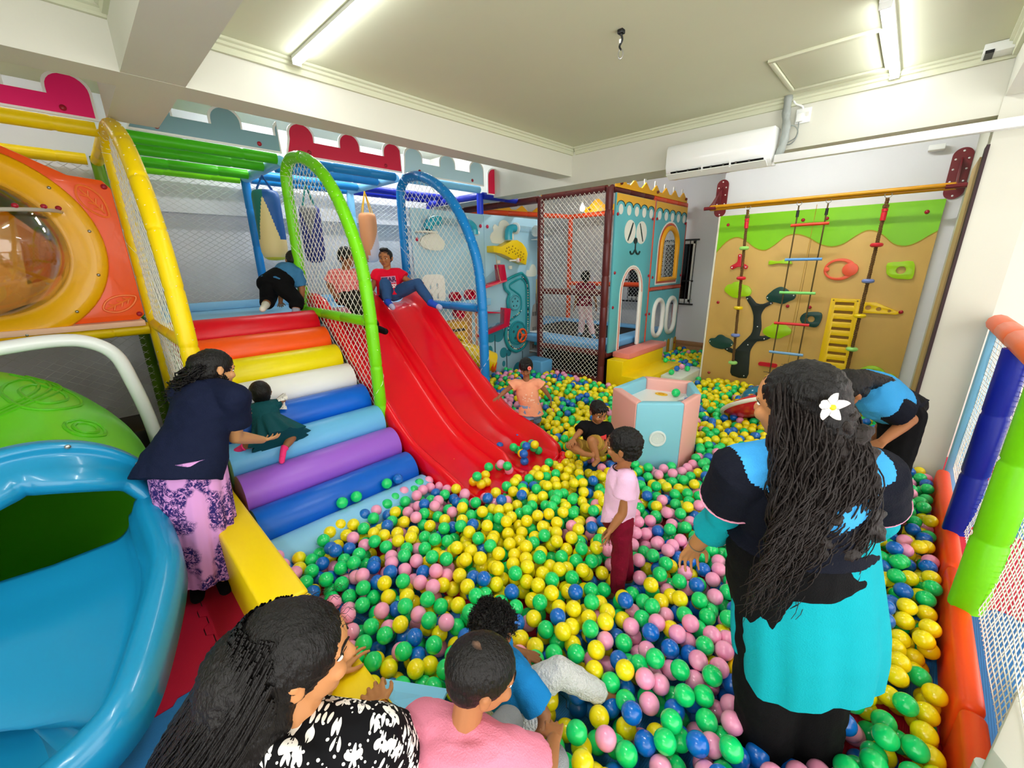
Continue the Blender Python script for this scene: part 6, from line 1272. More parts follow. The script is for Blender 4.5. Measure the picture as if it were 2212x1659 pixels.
def stick(P, ob, pts2, o, U, W, lift=.002): 
    """drape 2-D polygons (u,v) onto a garment seen along -normal"""
    me = ob.data; bv = BVHTree.FromPolygons([v.co.copy() for v in me.vertices], [tuple(p.vertices) for p in me.polygons]); N = U.cross(W).normalized(); out = []
    for a, b in pts2:
        q = V3(o) + U * a + W * b; r0 = bv.ray_cast(q + N * .4, -N); out.append((r0[0] if r0[0] is not None else q) + N * lift)
    return out
def decal_grid(P, ob, name, m, o, U, W, w_, h_, nx=10, ny=8, lift=.003, test=None):
    pts = [(w_ * (i / nx - .5), h_ * (j / ny - .5)) for j in range(ny + 1) for i in range(nx + 1)]; vs_ = stick(P, ob, pts, o, U, W, lift); fs = []
    for j in range(ny):
        for i in range(nx):
            if test is None or test((i + .5) / nx, (j + .5) / ny): fs.append((j * (nx + 1) + i, j * (nx + 1) + i + 1, (j + 1) * (nx + 1) + i + 1, (j + 1) * (nx + 1) + i))
    return MB().add(vs_, fs).build(name, m, P['t'], smooth=180, recalc=False)
def decal_text(P, ob, txt, m, o, U, W, size, name='lettering', lift=.0045, bold=.0, shear=0.):
    cu = bpy.data.curves.new('t', 'FONT'); cu.body = txt; cu.size = size; cu.align_x = 'CENTER'; cu.align_y = 'CENTER'; cu.offset = bold; cu.shear = shear; cu.resolution_u = 3
    to = bpy.data.objects.new('t', cu); COL.objects.link(to); dg_ = bpy.context.evaluated_depsgraph_get(); me = bpy.data.meshes.new_from_object(to.evaluated_get(dg_)); bpy.data.objects.remove(to)
    bm = bmesh.new(); bm.from_mesh(me); bmesh.ops.subdivide_edges(bm, edges=[e for e in bm.edges if e.calc_length() > size * .25], cuts=1); bm.to_mesh(me); bm.free()
    vs_ = stick(P, ob, [(v.co.x, v.co.y) for v in me.vertices], o, U, W, lift); fs = [tuple(p.vertices) for p in me.polygons]
    return MB().add(vs_, fs).build(name, m, P['t'], smooth=0, recalc=False)
def hairmat(name, c, rough=.42):
    m = mat(name, c, rough, spec=.35); nt = m.node_tree; b = nt.nodes['Principled BSDF']; tc = nt.nodes.new('ShaderNodeTexCoord'); mp = nt.nodes.new('ShaderNodeMapping'); mp.inputs['Scale'].default_value = (120, 120, 14)
    n = nt.nodes.new('ShaderNodeTexNoise'); n.inputs['Scale'].default_value = 1.6; n.inputs['Detail'].default_value = 5; bp = nt.nodes.new('ShaderNodeBump'); bp.inputs['Strength'].default_value = .9; bp.inputs['Distance'].default_value = .006
    L = nt.links.new; L(tc.outputs['Object'], mp.inputs['Vector']); L(mp.outputs['Vector'], n.inputs['Vector']); L(n.outputs['Fac'], bp.inputs['Height']); L(bp.outputs['Normal'], b.inputs['Normal']); return m
HAIR = hairmat('hair_black', '#0d0a09'); HAIRB = hairmat('hair_dark_brown', '#1c1411', .5)
def skin(n, h): return mat('skin_' + n, h, .5, spec=.3, sss=.08, var=.04, vscale=14)
SK1 = skin('warm', '#bd8253'); SK2 = skin('brown', '#a56c45'); SK3 = skin('deep', '#92603f'); SK4 = skin('tan', '#c69062')
EYEW = mat('eye_white', '#ece6de', .2); EYED = mat('eye_dark', '#140b08', .15); LIPS = mat('lips', '#8f4a3e', .4)
def cloth(n, h, rough=.85, bump=.35, bs=220, var=.04): return mat('cloth_' + n, h, rough, spec=.15, bump=bump, bscale=bs, var=var, vscale=9)
def floral_mat(name, base, ink, scale, R=.30, leaf=None):
    m = mat(name, base, .85, spec=.15); nt = m.node_tree; b = nt.nodes['Principled BSDF']; L = nt.links.new; N = nt.nodes.new
    tc = N('ShaderNodeTexCoord'); nz = N('ShaderNodeTexNoise'); nz.inputs['Scale'].default_value = 8; mixv = N('ShaderNodeVectorMath'); mixv.operation = 'MULTIPLY_ADD'; mixv.inputs[1].default_value = (.02, .02, .02)
    L(tc.outputs['Object'], nz.inputs['Vector']); L(nz.outputs['Color'], mixv.inputs[0]); L(tc.outputs['Object'], mixv.inputs[2])
    vo = N('ShaderNodeTexVoronoi'); vo.inputs['Scale'].default_value = scale; vo.inputs['Randomness'].default_value = .9; L(mixv.outputs[0], vo.inputs['Vector'])
    sc_ = N('ShaderNodeVectorMath'); sc_.operation = 'SCALE'; sc_.inputs['Scale'].default_value = scale; L(mixv.outputs[0], sc_.inputs[0])
    ps = N('ShaderNodeVectorMath'); ps.operation = 'SCALE'; ps.inputs['Scale'].default_value = scale; L(vo.outputs['Position'], ps.inputs[0])
    df = N('ShaderNodeVectorMath'); df.operation = 'SUBTRACT'; L(sc_.outputs[0], df.inputs[0]); L(ps.outputs[0], df.inputs[1]); sx = N('ShaderNodeSeparateXYZ'); L(df.outputs[0], sx.inputs[0])
    ad = N('ShaderNodeMath'); ad.operation = 'ADD'; L(sx.outputs['X'], ad.inputs[0]); L(sx.outputs['Y'], ad.inputs[1]); at2 = N('ShaderNodeMath'); at2.operation = 'ARCTAN2'; L(ad.outputs[0], at2.inputs[0]); L(sx.outputs['Z'], at2.inputs[1])
    m5 = N('ShaderNodeMath'); m5.operation = 'MULTIPLY'; m5.inputs[1].default_value = 5; L(at2.outputs[0], m5.inputs[0]); cs = N('ShaderNodeMath'); cs.operation = 'COSINE'; L(m5.outputs[0], cs.inputs[0])
    pr_ = N('ShaderNodeMath'); pr_.operation = 'MULTIPLY_ADD'; pr_.inputs[1].default_value = R * .35; pr_.inputs[2].default_value = R; L(cs.outputs[0], pr_.inputs[0])
    lt = N('ShaderNodeMath'); lt.operation = 'LESS_THAN'; L(vo.outputs['Distance'], lt.inputs[0]); L(pr_.outputs[0], lt.inputs[1])
    ce = N('ShaderNodeMath'); ce.operation = 'GREATER_THAN'; ce.inputs[1].default_value = R * .2; L(vo.outputs['Distance'], ce.inputs[0]); mu = N('ShaderNodeMath'); mu.operation = 'MULTIPLY'; L(lt.outputs[0], mu.inputs[0]); L(ce.outputs[0], mu.inputs[1])
    v2 = N('ShaderNodeTexVoronoi'); v2.inputs['Scale'].default_value = scale * 2.3; L(mixv.outputs[0], v2.inputs['Vector']); l2 = N('ShaderNodeMath'); l2.operation = 'LESS_THAN'; l2.inputs[1].default_value = .20; L(v2.outputs['Distance'], l2.inputs[0])
    mxm = N('ShaderNodeMath'); mxm.operation = 'MAXIMUM'; L(mu.outputs[0], mxm.inputs[0]); L(l2.outputs[0], mxm.inputs[1])
    mx = N('ShaderNodeMix'); mx.data_type = 'RGBA'; mx.inputs[6].default_value = lin(base); mx.inputs[7].default_value = lin(ink); L(mxm.outputs[0], mx.inputs[0]); L(mx.outputs[2], b.inputs['Base Color']); return m
def toile_mat(name, base, ink):
    m = mat(name, base, .8, spec=.15); nt = m.node_tree; b = nt.nodes['Principled BSDF']; L = nt.links.new; N = nt.nodes.new
    tc = N('ShaderNodeTexCoord'); n1 = N('ShaderNodeTexNoise'); n1.inputs['Scale'].default_value = 7.5; n1.inputs['Detail'].default_value = 2; n2 = N('ShaderNodeTexNoise'); n2.inputs['Scale'].default_value = 46; n2.inputs['Detail'].default_value = 6; n2.inputs['Roughness'].default_value = .75; n2.inputs['Distortion'].default_value = 1.4
    L(tc.outputs['Object'], n1.inputs['Vector']); L(tc.outputs['Object'], n2.inputs['Vector'])
    a = N('ShaderNodeMapRange'); a.inputs['From Min'].default_value = .43; a.inputs['From Max'].default_value = .50; L(n1.outputs['Fac'], a.inputs['Value'])
    c = N('ShaderNodeMapRange'); c.inputs['From Min'].default_value = .44; c.inputs['From Max'].default_value = .50; L(n2.outputs['Fac'], c.inputs['Value'])
    mu = N('ShaderNodeMath'); mu.operation = 'MULTIPLY'; L(a.outputs[0], mu.inputs[0]); L(c.outputs[0], mu.inputs[1])
    mx = N('ShaderNodeMix'); mx.data_type = 'RGBA'; mx.inputs[6].default_value = lin(base); mx.inputs[7].default_value = lin(ink); L(mu.outputs[0], mx.inputs[0]); L(mx.outputs[2], b.inputs['Base Color']); return m
def check_mat(name, base, ink, s):
    m = mat(name, base, .85, spec=.1); nt = m.node_tree; b = nt.nodes['Principled BSDF']; L = nt.links.new; N = nt.nodes.new; tc = N('ShaderNodeTexCoord'); sx = N('ShaderNodeSeparateXYZ'); L(tc.outputs['Object'], sx.inputs[0]); outs = []
    for ax in ('Y', 'Z'):
        mm = N('ShaderNodeMath'); mm.operation = 'MULTIPLY'; mm.inputs[1].default_value = s; L(sx.outputs[ax], mm.inputs[0]); sn = N('ShaderNodeMath'); sn.operation = 'SINE'; L(mm.outputs[0], sn.inputs[0]); g = N('ShaderNodeMath'); g.operation = 'GREATER_THAN'; g.inputs[1].default_value = .45; L(sn.outputs[0], g.inputs[0]); outs.append(g)
    ad = N('ShaderNodeMath'); ad.operation = 'MULTIPLY_ADD'; ad.inputs[1].default_value = .5; L(outs[0].outputs[0], ad.inputs[0]); h2 = N('ShaderNodeMath'); h2.operation = 'MULTIPLY'; h2.inputs[1].default_value = .5; L(outs[1].outputs[0], h2.inputs[0]); L(h2.outputs[0], ad.inputs[2])
    mx = N('ShaderNodeMix'); mx.data_type = 'RGBA'; mx.inputs[6].default_value = lin(base); mx.inputs[7].default_value = lin(ink); L(ad.outputs[0], mx.inputs[0]); L(mx.outputs[2], b.inputs['Base Color']); return m
# ================================================================ THE PEOPLE
UPZ = V3((0, 0, 1)); RIGHT = V3((.723, .691, 0)); AWAY = V3((-.691, .723, 0))
PEOPLE_DISCS = []
C_navy = cloth('navy', '#10131f'); C_sky = cloth('sky', '#3f9fe2'); C_teal = cloth('teal', '#0fa0ae', var=.07); C_black = cloth('black', '#0b0b0d'); C_pinkp = cloth('piping', '#e59ab4')
# tall woman with long curly hair
P = figure('person', 'woman in teal tunic and navy-blue vest with long curly hair, seen from behind', 'tall', 1.0, .225, (-.93, .22, -.12), SK1, 1.08, .006, True, .6, .6, nL=tuple(AWAY * -.4 + UPZ * -.5), tL=tuple(AWAY + RIGHT * .2), hl=.165)
J, at, lat, up, fw = P['J'], P['at'], P['lat'], P['up'], P['fw']
pants(P, C_black, .035, 1.93, flare=1.3, wr=(.008, 9))
mb = MB(); pz = J['pel']; ax = lat * 1.0; N_ = 12
rings = []
for i in range(N_ + 1):
    s = i / N_; z = lerp(1.10, .56, s); w_ = lerp(.190, .236, min(1, s * 1.4)); d_ = lerp(.14, .172, min(1, s * 1.4)); c = V3((lerp(J['pel'].x, -.02, s), lerp(J['pel'].y + .0, 1.50, s), z)); rings.append((c, ax * w_, fw * d_))
loft(mb, rings, 72, True, lambda s, a: 1 + .035 * s * math.sin(a * 9 + .5) + .02 * s * math.sin(a * 17 + 1))
for q in range(72):
    i_ = len(rings) - 1; v_ = i_ * 72 + q; a = 2 * PI * q / 72; p = mb.v[v_]; mb.v[v_] = (p[0], p[1], p[2] - .07 * max(0, math.cos(a + 1.57)) + .03 * math.sin(a * 3))
tn_ = mb.build('tunic', C_teal, P['t'], smooth=60)
mb = MB()
for s in 'LR': mb.tube([J['sh' + s], J['el' + s], J['el' + s].lerp(J['wr' + s], .42)], [.066, .060, .064], 20)
remesh(mb, .007, 2, 'tunic_sleeves', C_teal, P['t'], None, (.005, 12))
mb = MB()
for s_, x0 in ((-1, 0),): mb.add([], [])
def vclass(c):
    q = c - P['J']['che']; u_ = q.dot(P['lat'])
    return 1 if (c.z < 1.16 + .12 * abs(u_) / .2 or abs(u_) > .160 + .05 * max(0, min(1, (c.z - 1.2) / .1))) else 0
vest = shirt(P, [C_sky, C_navy], .026, .55, -.055, 1.05, 'vest', vclass, .007, 1.12, .9, (.005, 11))
for s in 'LR':
    sh, el = J['sh' + s], J['el' + s]; c = sh.lerp(el, .545); d = (el - sh).normalized(); u = d.orthogonal().normalized(); v = d.cross(u); MB().tube([c + .0885 * (math.cos(a) * u + math.sin(a) * v) for a in [k * PI / 14 for k in range(28)]], .0032, 6, closed=True).build('sleeve_piping', C_pinkp, P['t'])
HP = P['HP']; BK = -P['hfw'] if False else None
back = (AWAY * -1 + RIGHT * .15).normalized()
def ex(mb, HP, h, HM):
    c = P['c']; r1 = J['nk'] + back * .06 + UPZ * .03
    cap_(mb, c + back * .05 + UPZ * .05 + RIGHT * .008, r1 + UPZ * .06, .086, .062, 14); mb.ell(c + UPZ * .03 + back * .02 + RIGHT * .008, (.092, .094, .106))
hair_short(P, 1.03, .45, .05, .004, extra=ex)
mb = MB(); cB = J['nk'] + back * .075
for q in [(-.06, .02, .06, -.20), (-.02, .04, .02, -.28), (.05, .03, .04, -.30), (.10, .0, .06, -.24), (.0, .05, .10, -.18)]:
    cap_(mb, cB + RIGHT * q[0] * .45 + UPZ * q[2], cB + RIGHT * q[0] * 1.35 + back * (.02 + q[1] * .5) + UPZ * (q[3] * .9), .050, .040, 12)
remesh(mb, .008, 2, 'hair_mass', HAIRB, P['t'], None, (.022, 26))
rg = random.Random(5); roots = []
for i in range(620):
    a = rg.uniform(-1.15, 1.15); hgt = rg.uniform(-.04, .13); roots.append((P['c'] + back * .085 * math.cos(a) + RIGHT * .10 * math.sin(a) + UPZ * (hgt - .05), back * .5 + RIGHT * .35 * math.sin(a) - UPZ))
def fall(q, s, g): return (-UPZ + (RIGHT * (q - cB).dot(RIGHT) * 1.5 + back * (.62 if (q - cB).dot(back) < .05 and q.z > 1.0 else -.15)) * (1 - s * .3)).normalized()
strands(P, roots, HAIRB, 'hair_locks', .54, .0027, 3, .013, 3.2, fall, 26)
strands(P, [(P['HP'](rg.uniform(-.3, .3), rg.uniform(-.3, .3), .46), back + UPZ * .3) for _ in range(30)], HAIR, 'stray_hairs', .12, .0008, 4, .006, 2, lambda q, s, g: (back - UPZ * .5).normalized(), 8)
fc_ = V3((-.099, 1.275, 1.517)); fl_ = thing('hair_flower', 'white frangipani flower with yellow heart pinned in the tall woman hair', 'flower', tuple(fc_))
for i in range(5):
    a = 2 * PI * i / 5 + .3; d = RIGHT * math.cos(a) + UPZ * math.sin(a); sd = RIGHT * -math.sin(a) + UPZ * math.cos(a); vs_ = [fc_ + back * .022]
    for q in range(9): t_ = -1 + q / 4.0; vs_.append(fc_ + back * (.016 + .01 * (1 - abs(t_))) + d * (.034 * math.sqrt(max(0, 1 - (t_ * .92) ** 2)) + .006) + sd * .013 * t_)
    MB().add(vs_, [(0, 1 + j, 2 + j) for j in range(8)]).build('petal', mat('petal_white', '#fbf6ea', .5), fl_, smooth=180)
MB().ell(fc_ + back * .02, (.008, .008, .008)).build('flower_heart', mat('petal_yellow', '#f2c21a', .5), fl_)
fc0 = None
er = P['HP'](-.40, -.02, -.20); MB().ell(er, .0075, n=10, m=7).build('earring', mat('pearl', '#e8e4d4', .2), P['t'])
br_ = J['elL'].lerp(J['wrL'], .93); d = (J['wrL'] - J['elL']).normalized(); u = d.orthogonal().normalized(); v = d.cross(u); MB().tube([br_ + .031 * (math.cos(a) * u + math.sin(a) * v) for a in [k * PI / 10 for k in range(20)]], .0018, 6, closed=True).build('bracelet', M_steel, P['t'])
PEOPLE_DISCS += [(-.065, 1.48, .09), (.06, 1.57, .09)]
# woman in navy blouse and toile skirt, bending over the steps
P = figure('person', 'woman in navy blouse and lilac skirt bending over the rainbow steps', 'navy', .98, .215, (-.2, .93, -.30), SK4, 1.06, .006, True, .5, .45, nR=tuple(AWAY + UPZ * .2), tR=tuple(UPZ), nL=tuple(RIGHT), tL=tuple(UPZ), hl=.165)
J = P['J']
shirt(P, cloth('ink_navy', '#131a33', .8), .022, .62, .13, 1.10, 'blouse', None, .007, 1.18, .95, (.008, 10), .9)
rings = []; SKC = toile_mat('toile_skirt', '#d79ad6', '#2b2367')
for i in range(15):
    s = i / 14; c = J['pel'].lerp(V3((-2.735, .175, .14)), s) + UPZ * .02 * (1 - s); rings.append((c, P['hl'] * lerp(.185, .205, s), V3((P['hl'].y * -1, P['hl'].x, 0)) * lerp(.15, .165, s)))
mb = MB(); loft(mb, rings, 96, True, lambda s, a: 1 + .075 * s * math.sin(a * 11 + math.sin(a * 3)) + .03 * s * math.sin(a * 23))
mb.build('skirt', SKC, P['t'], smooth=70)
for s in 'LR':
    sm_b = MB(); cap_(sm_b, J['an' + s] - UPZ * .02, J['to' + s] - UPZ * .005, .045, .035); sm_b.box(tuple(J['an' + s].lerp(J['to' + s], .5) - UPZ * .03), (.01, .01, .01)); remesh(sm_b, .006, 1, 'shoe', C_black, P['t'])
def ex(mb, HP, h, HM):
    mb.ell(HP(0, -.42, .12), (.30 * h, .24 * h, .26 * h), HM)
hair_short(P, 1.05, .475, .04, .004, extra=ex)
rg = random.Random(8); bk = -P['hfw']; roots = [(P['HP'](rg.uniform(-.30, .34), rg.uniform(-.55, -.25), rg.uniform(-.15, .15)), bk * .5 - RIGHT * .6 - UPZ * .4) for _ in range(170)]
strands(P, roots, HAIR, 'hair_locks', .25, .0046, 9, .014, 5., lambda q, s, g: (-UPZ * .8 - RIGHT * .55 + bk * .1).normalized(), 14)
roots = [(P['HP'](rg.uniform(.15, .36), rg.uniform(-.1, .1), rg.uniform(-.3, -.1)), -UPZ + P['hfw'] * .3) for _ in range(26)]
strands(P, roots, HAIR, 'side_locks', .13, .0035, 10, .012, 4., lambda q, s, g: (-UPZ + P['hfw'] * .25).normalized(), 10)
# baby in teal dress
P = figure('person', 'baby in dark teal dress and pink socks crawling up the foam rolls', 'baby', .48, .185, (-.93, .06, .30), SK3, 1.25, .0045, False, .8, .8, nL=(.2, 0, -1), nR=(.2, 0, -1), tL=(-.3, 1, 0), tR=(-.3, -1, 0), hl=.075)
J = P['J']; C_dt = cloth('baby_teal', '#0d4a52', .6)
shirt(P, C_dt, .010, .1, .02, 1.05, 'dress_top', None, .006, 1.0, .9, (.003, 25), 0, False)
rings = []
for i in range(9):
    s = i / 8; c = P['at'](.38).lerp(J['pel'] + V3((.115, .035, -.075)), s); rings.append((c, V3((0, 1, 0)) * lerp(.08, .19, s), V3((.55, 0, .83)) * lerp(.066, .11, s)))
mb = MB(); loft(mb, rings, 80, True, lambda s, a: 1 + .10 * s * math.sin(a * 11) + .05 * s * math.sin(a * 19 + 1)); mb.build('dress_skirt', C_dt, P['t'], smooth=70)
wl = P['at'](.4); MB().tube([wl + V3((0, 1, 0)) * .078 * math.cos(a) + V3((.55, 0, .83)) * .066 * math.sin(a) for a in [k * PI / 12 for k in range(24)]], .006, 6, closed=True).build('waistband', C_dt, P['t'])
C_fr = mat('frill_white', '#eeeae0', .7)
for s, sg in (('L', -1), ('R', 1)):
    sh = J['sh' + s]; mb = MB(); vs_ = []
    for i in range(19):
        a = -1.9 + 3.8 * i / 18
        for j in range(4): vs_.append(sh + V3((0, sg, 0)) * (.012 + .022 * j) + V3((-.86, 0, .5)) * (.045 + .006 * j + .006 * math.sin(i * 2.4) * j) * math.cos(a) + V3((.5, 0, .86)) * (.045 + .006 * j + .006 * math.sin(i * 2.4) * j) * math.sin(a))
    mb.add(vs_, [(i * 4 + j, i * 4 + j + 1, (i + 1) * 4 + j + 1, (i + 1) * 4 + j) for i in range(18) for j in range(3)]); o = mb.build('frill_sleeve', floral_mat('frill_dots', '#f1ede4', '#8c8a90', 40, .16), P['t'], smooth=180)
socks(P, mat('sock_pink', '#f5327c', .8, bump=.5, bscale=200), .006, .18)
hair_short(P, 1.0, .47, 0, .002)
# boy climbing onto the deck
P = figure('person', 'boy in blue shirt and black trousers crawling onto the deck', 'deckkid', .78, .185, (-.8, .3, -.5), SK2, 1.05, .006, False, .3, .3, nL=(0, 0, -1), nR=(0, 0, -1), tL=(-.3, .9, 0), tR=(-.3, -.9, 0), hl=.12)
shirt(P, cloth('denim_blue', '#3d78a4', .7), .014, .9, .03, 1.05, 'shirt', None, .007, 1.2, .9, (.007, 14))
pants(P, C_black, .026, 1.45, 'trousers', wr=(.005, 12), waist=.42); socks(P, mat('sock_cream', '#e6e2d4', .85), .006, .2, which='L'); socks(P, [mat('sock_cream', '#e6e2d4', .85), mat('sock_grey', '#9aa0b0', .85)], .006, .55, classify=(lambda c, z=P['J']['anR'].z: 1 if c.z > z + .005 else 0), which='R')
hair_short(P, 1.0, .48, 0, .003)
# plaid boy behind the net
P = figure('person', 'boy in coral checked shirt sitting at the slide top behind the lime net', 'plaidkid', .86, .195, (.85, .35, -.12), SK3, .98, .006, True, .5, .5, nL=(0, 0, -1), nR=(0, 0, -1), tL=(.9, .2, 0), tR=(.9, .3, 0), hl=.13)
shirt(P, check_mat('coral_check', '#ee8a86', '#c8525a', 190), .016, .75, .04, 1.02, 'shirt', None, .007, 1.25, 1., (.005, 14)); pants(P, cloth('olive_black', '#20201a'), .016, 1.93, wr=(.006, 12)); socks(P, C_black, .006, .3)
hair_short(P, 1.06, .49, 0, .007, .06)
# boy in red T-shirt
P = figure('person', 'smiling boy in red T-shirt and jeans sitting at the slide top', 'redkid', .84, .19, (.62, -.78, -.10), SK2, .98, .005, True, .5, .7, nL=(0, 0, -1), nR=(0, 0, -1), tL=(.2, -.9, 0), tR=(.9, .3, 0), hl=.125)
ts_ = shirt(P, cloth('red_tee', '#e01030'), .016, .62, .02, 1.02, 'shirt', None, .007, 1.25, 1.05, (.005, 14))
W_ = P['up']; U_ = (P['lat'] - W_ * P['lat'].dot(W_)).normalized() * -1; o_ = P['at'](.50); nU = U_.cross(W_)
if nU.dot(P['fw']) < 0: U_ = -U_
decal_grid(P, ts_, 'print_ground', mat('print_mauve', '#b98aa8', .7), o_ + W_ * .03, U_, W_, .155, .075, 12, 6, .003)
decal_text(P, ts_, 'FEAR', mat('print_purple', '#4a1648', .7), o_ + W_ * .03, U_, W_, .068, 'lettering', .0055, .003)
decal_text(P, ts_, 'LESS', mat('print_white', '#f0e8ec', .7), o_ - W_ * .04 + U_ * .02, U_, W_, .055, 'lettering', .0055, .002, .2)
pants(P, cloth('jeans_blue', '#2f4f7c', .8, .5, 300, .14), .013, 1.9, 'jeans', wr=(.006, 14)); socks(P, [mat('sock_blue', '#1848b8', .85), mat('sock_lav', '#a8a8c8', .85)], .006, .35, classify=(lambda c, J=P['J']: 1 if min((c - J['toL']).length, (c - J['toR']).length) < .04 else 0))
def ex(mb, HP, h, HM): mb.ell(HP(0, .12, .47), (.26 * h, .26 * h, .12 * h), HM)
hair_short(P, .97, .475, -.03, .003, extra=ex)
MB().tube([P['J']['nk'] + .058 * (math.cos(a) * P['lat'] + math.sin(a) * P['fw']) + UPZ * (.012 - .03 * max(0, math.sin(a))) for a in [k * PI / 12 for k in range(24)]], .0035, 6, closed=True).build('neck_cord', C_black, P['t'])
th_ = MB(); 
for q in range(5): th_.ell(P['HP'](-.06 + .03 * q, .405, -.284), (.013 * .19, .01 * .19, .013 * .19), n=6, m=4)
# girl in the orange top
P = figure('person', 'small girl in peach top and denim shorts walking through the balls beside the slide', 'girl', .60, .172, (.55, -.70, -.45), SK3, 1.08, .005, True, .35, .4, nR=(0, 0, -1), tR=tuple(-AWAY), nL=tuple(-RIGHT), tL=tuple(-AWAY), hl=.095)
ts_ = shirt(P, cloth('peach', '#f0a07e'), .014, .42, .025, 1.10, 'top', None, .006, 1.35, 1.0, (.005, 16))
fwN = P['fw']; U_ = P['lat'] * (1 if P['lat'].cross(P['up']).dot(fwN) > 0 else -1); rg = random.Random(3)
for q in range(16):
    o_ = P['at'](rg.uniform(.35, .72)) + P['lat'] * rg.uniform(-.06, .06); pts = stick(P, ts_, [(.010 * math.cos(a) * rg.uniform(.6, 1.2), .008 * math.sin(a) * rg.uniform(.6, 1.2)) for a in [k * PI / 4 for k in range(8)]], o_, U_, P['up'], .003); MB().add(pts, [tuple(range(8))]).build('print_flower', mat('peach_print', '#c9785e' if q % 2 else '#f6c4a8', .8), P['t'], smooth=0, recalc=False)
pants(P, cloth('denim', '#7a93b8', .8, .5, 300, .12), .016, .62, 'shorts', flare=1.12, voxel=.006)
def ex(mb, HP, h, HM):
    for x in (-.24, -.12, 0, .12, .24): cap_(mb, HP(x, .22, .42), HP(x * 1.05, .415 - abs(x) * .2, .17), .08 * h, .045 * h, 8)
hair_short(P, 1.06, .49, .02, .004, extra=ex)
q = P['HP'](-.22, .40, .30); fl_ = thing('hair_clip', 'coral flower clip on the small girl fringe', 'hair clip', tuple(q)); n_ = (q - P['c']).normalized(); u_ = n_.orthogonal().normalized(); v_ = n_.cross(u_)
for i in range(9): MB().ell(q + n_ * .008 + .015 * (u_ * math.cos(i * 2 * PI / 9) + v_ * math.sin(i * 2 * PI / 9)), .0065, n=8, m=5).build('petal', mat('clip_coral', '#f58a80', .4), fl_)
MB().ell(q + n_ * .011, .009, n=8, m=5).build('clip_heart', mat('clip_red', '#ee5a4a', .4), fl_)
PEOPLE_DISCS += [(-2.59, 2.99, .06), (-2.60, 3.12, .06)]
# boy in black T-shirt
P = figure('person', 'boy in black T-shirt and khaki shorts sitting in the balls by the hexagonal table', 'blackkid', .66, .182, (.75, -.40, -.30), SK2, 1.02, .005, True, .4, .5, nR=(0, 0, -1), tR=tuple(-AWAY), nL=tuple(-UPZ), tL=tuple(-RIGHT), hl=.11)
ts_ = shirt(P, cloth('tee_black', '#101012'), .014, .72, .03, 1.03, 'shirt', None, .006, 1.25, 1.0, (.004, 16))
U_ = P['lat'] * (1 if P['lat'].cross(P['up']).dot(P['fw']) > 0 else -1); o_ = P['at'](.42)
decal_grid(P, ts_, 'print_block', mat('print_red', '#e0383a', .7), o_, U_, P['up'], .135, .085, 10, 6, .003); decal_text(P, ts_, 'HULA', mat('print_dark_red', '#3a0a10', .7), o_ - P['up'] * .012, U_, P['up'], .05, 'lettering', .0055, .002)
pants(P, cloth('khaki', '#b08a3c'), .016, .72, 'shorts', flare=1.2, voxel=.006); hair_short(P, 1.0, .485, 0, .003, .05)
PEOPLE_DISCS += [(-1.73, 2.86, .10), (-1.86, 2.70, .02), (-1.66, 2.60, .01)]
# boy in pink T-shirt standing
P = figure('person', 'small boy in pink T-shirt and maroon trousers standing with his back turned', 'pinkkid', .66, .188, (-.86, -.15, -.10), SK2, 1.0, .005, True, .45, .4, nL=tuple(AWAY * .6 - RIGHT), tL=tuple(-RIGHT + UPZ * .2), nR=tuple(-AWAY), tR=tuple(-RIGHT), hl=.112, handspread=.25)
shirt(P, cloth('tee_pink', '#f2c2e4'), .014, .5, .03, 1.05, 'shirt', None, .006, 1.3, 1.05, (.005, 15)); pants(P, cloth('maroon', '#7c0a2a', .75, .5, 260), .013, 1.93, 'trousers', voxel=.006, wr=(.006, 16))
pk = P['J']['hipL']; MB().box(tuple(pk - RIGHT * .055 + UPZ * .035), (.05, .012, .07), Matrix.Rotation(.5, 3, 'Y')).build('pocket_flap', cloth('maroon', '#7c0a2a'), P['t'], smooth=30, bevel=.004)
MB().tube([P['J']['nk'] + P['up'] * .004 + .047 * (math.cos(a) * P['lat'] + math.sin(a) * P['fw']) for a in [k * PI / 12 for k in range(24)]], .0028, 6, closed=True).build('neck_cord', C_black, P['t'])
hair_short(P, 1.08, .47, .02, .006)
PEOPLE_DISCS += [(-.875, 1.755, .05), (-.89, 1.89, .05), (-.94, 1.76, .04)]
# bending woman at the back
P = figure('person', 'woman in the same vest bending forward by the white pier', 'bend', .97, .215, (-.62, -.30, -.75), SK2, 1.02, .006, True, .5, .5, nL=tuple(-UPZ), tL=tuple(-RIGHT), hl=.16)
def vclass(c, P=P):
    u_ = (c - P['J']['pel']).dot(P['up']); return 1 if u_ < .17 else 0
J = P['J']
def vcl2(c, J=J): return 1 if (min((c - J['shL'].lerp(J['elL'], t_)).length for t_ in (.25, .45, .65)) < .085 or min((c - J['shR'].lerp(J['elR'], t_)).length for t_ in (.25, .45, .65)) < .085 or (c - J['pel']).dot(P['up']) < .16) else 0
ts_ = shirt(P, [C_sky, C_navy], .022, .62, .04, 1.05, 'vest', vcl2, .007, 1.15, .95, (.006, 11), .7); pants(P, C_black, .025, 1.93, flare=1.1)
def ex(mb, HP, h, HM): mb.ell(HP(0, -.35, .0), (.32 * h, .28 * h, .34 * h), HM); cap_(mb, HP(.1, -.45, -.1), J['nk'] + P['up'] * -.10 - P['fw'] * .09, .06, .045)
hair_short(P, 1.06, .475, .05, .004, extra=ex)
PEOPLE_DISCS += [(.20, 3.36, .08), (.19, 3.56, .08)]
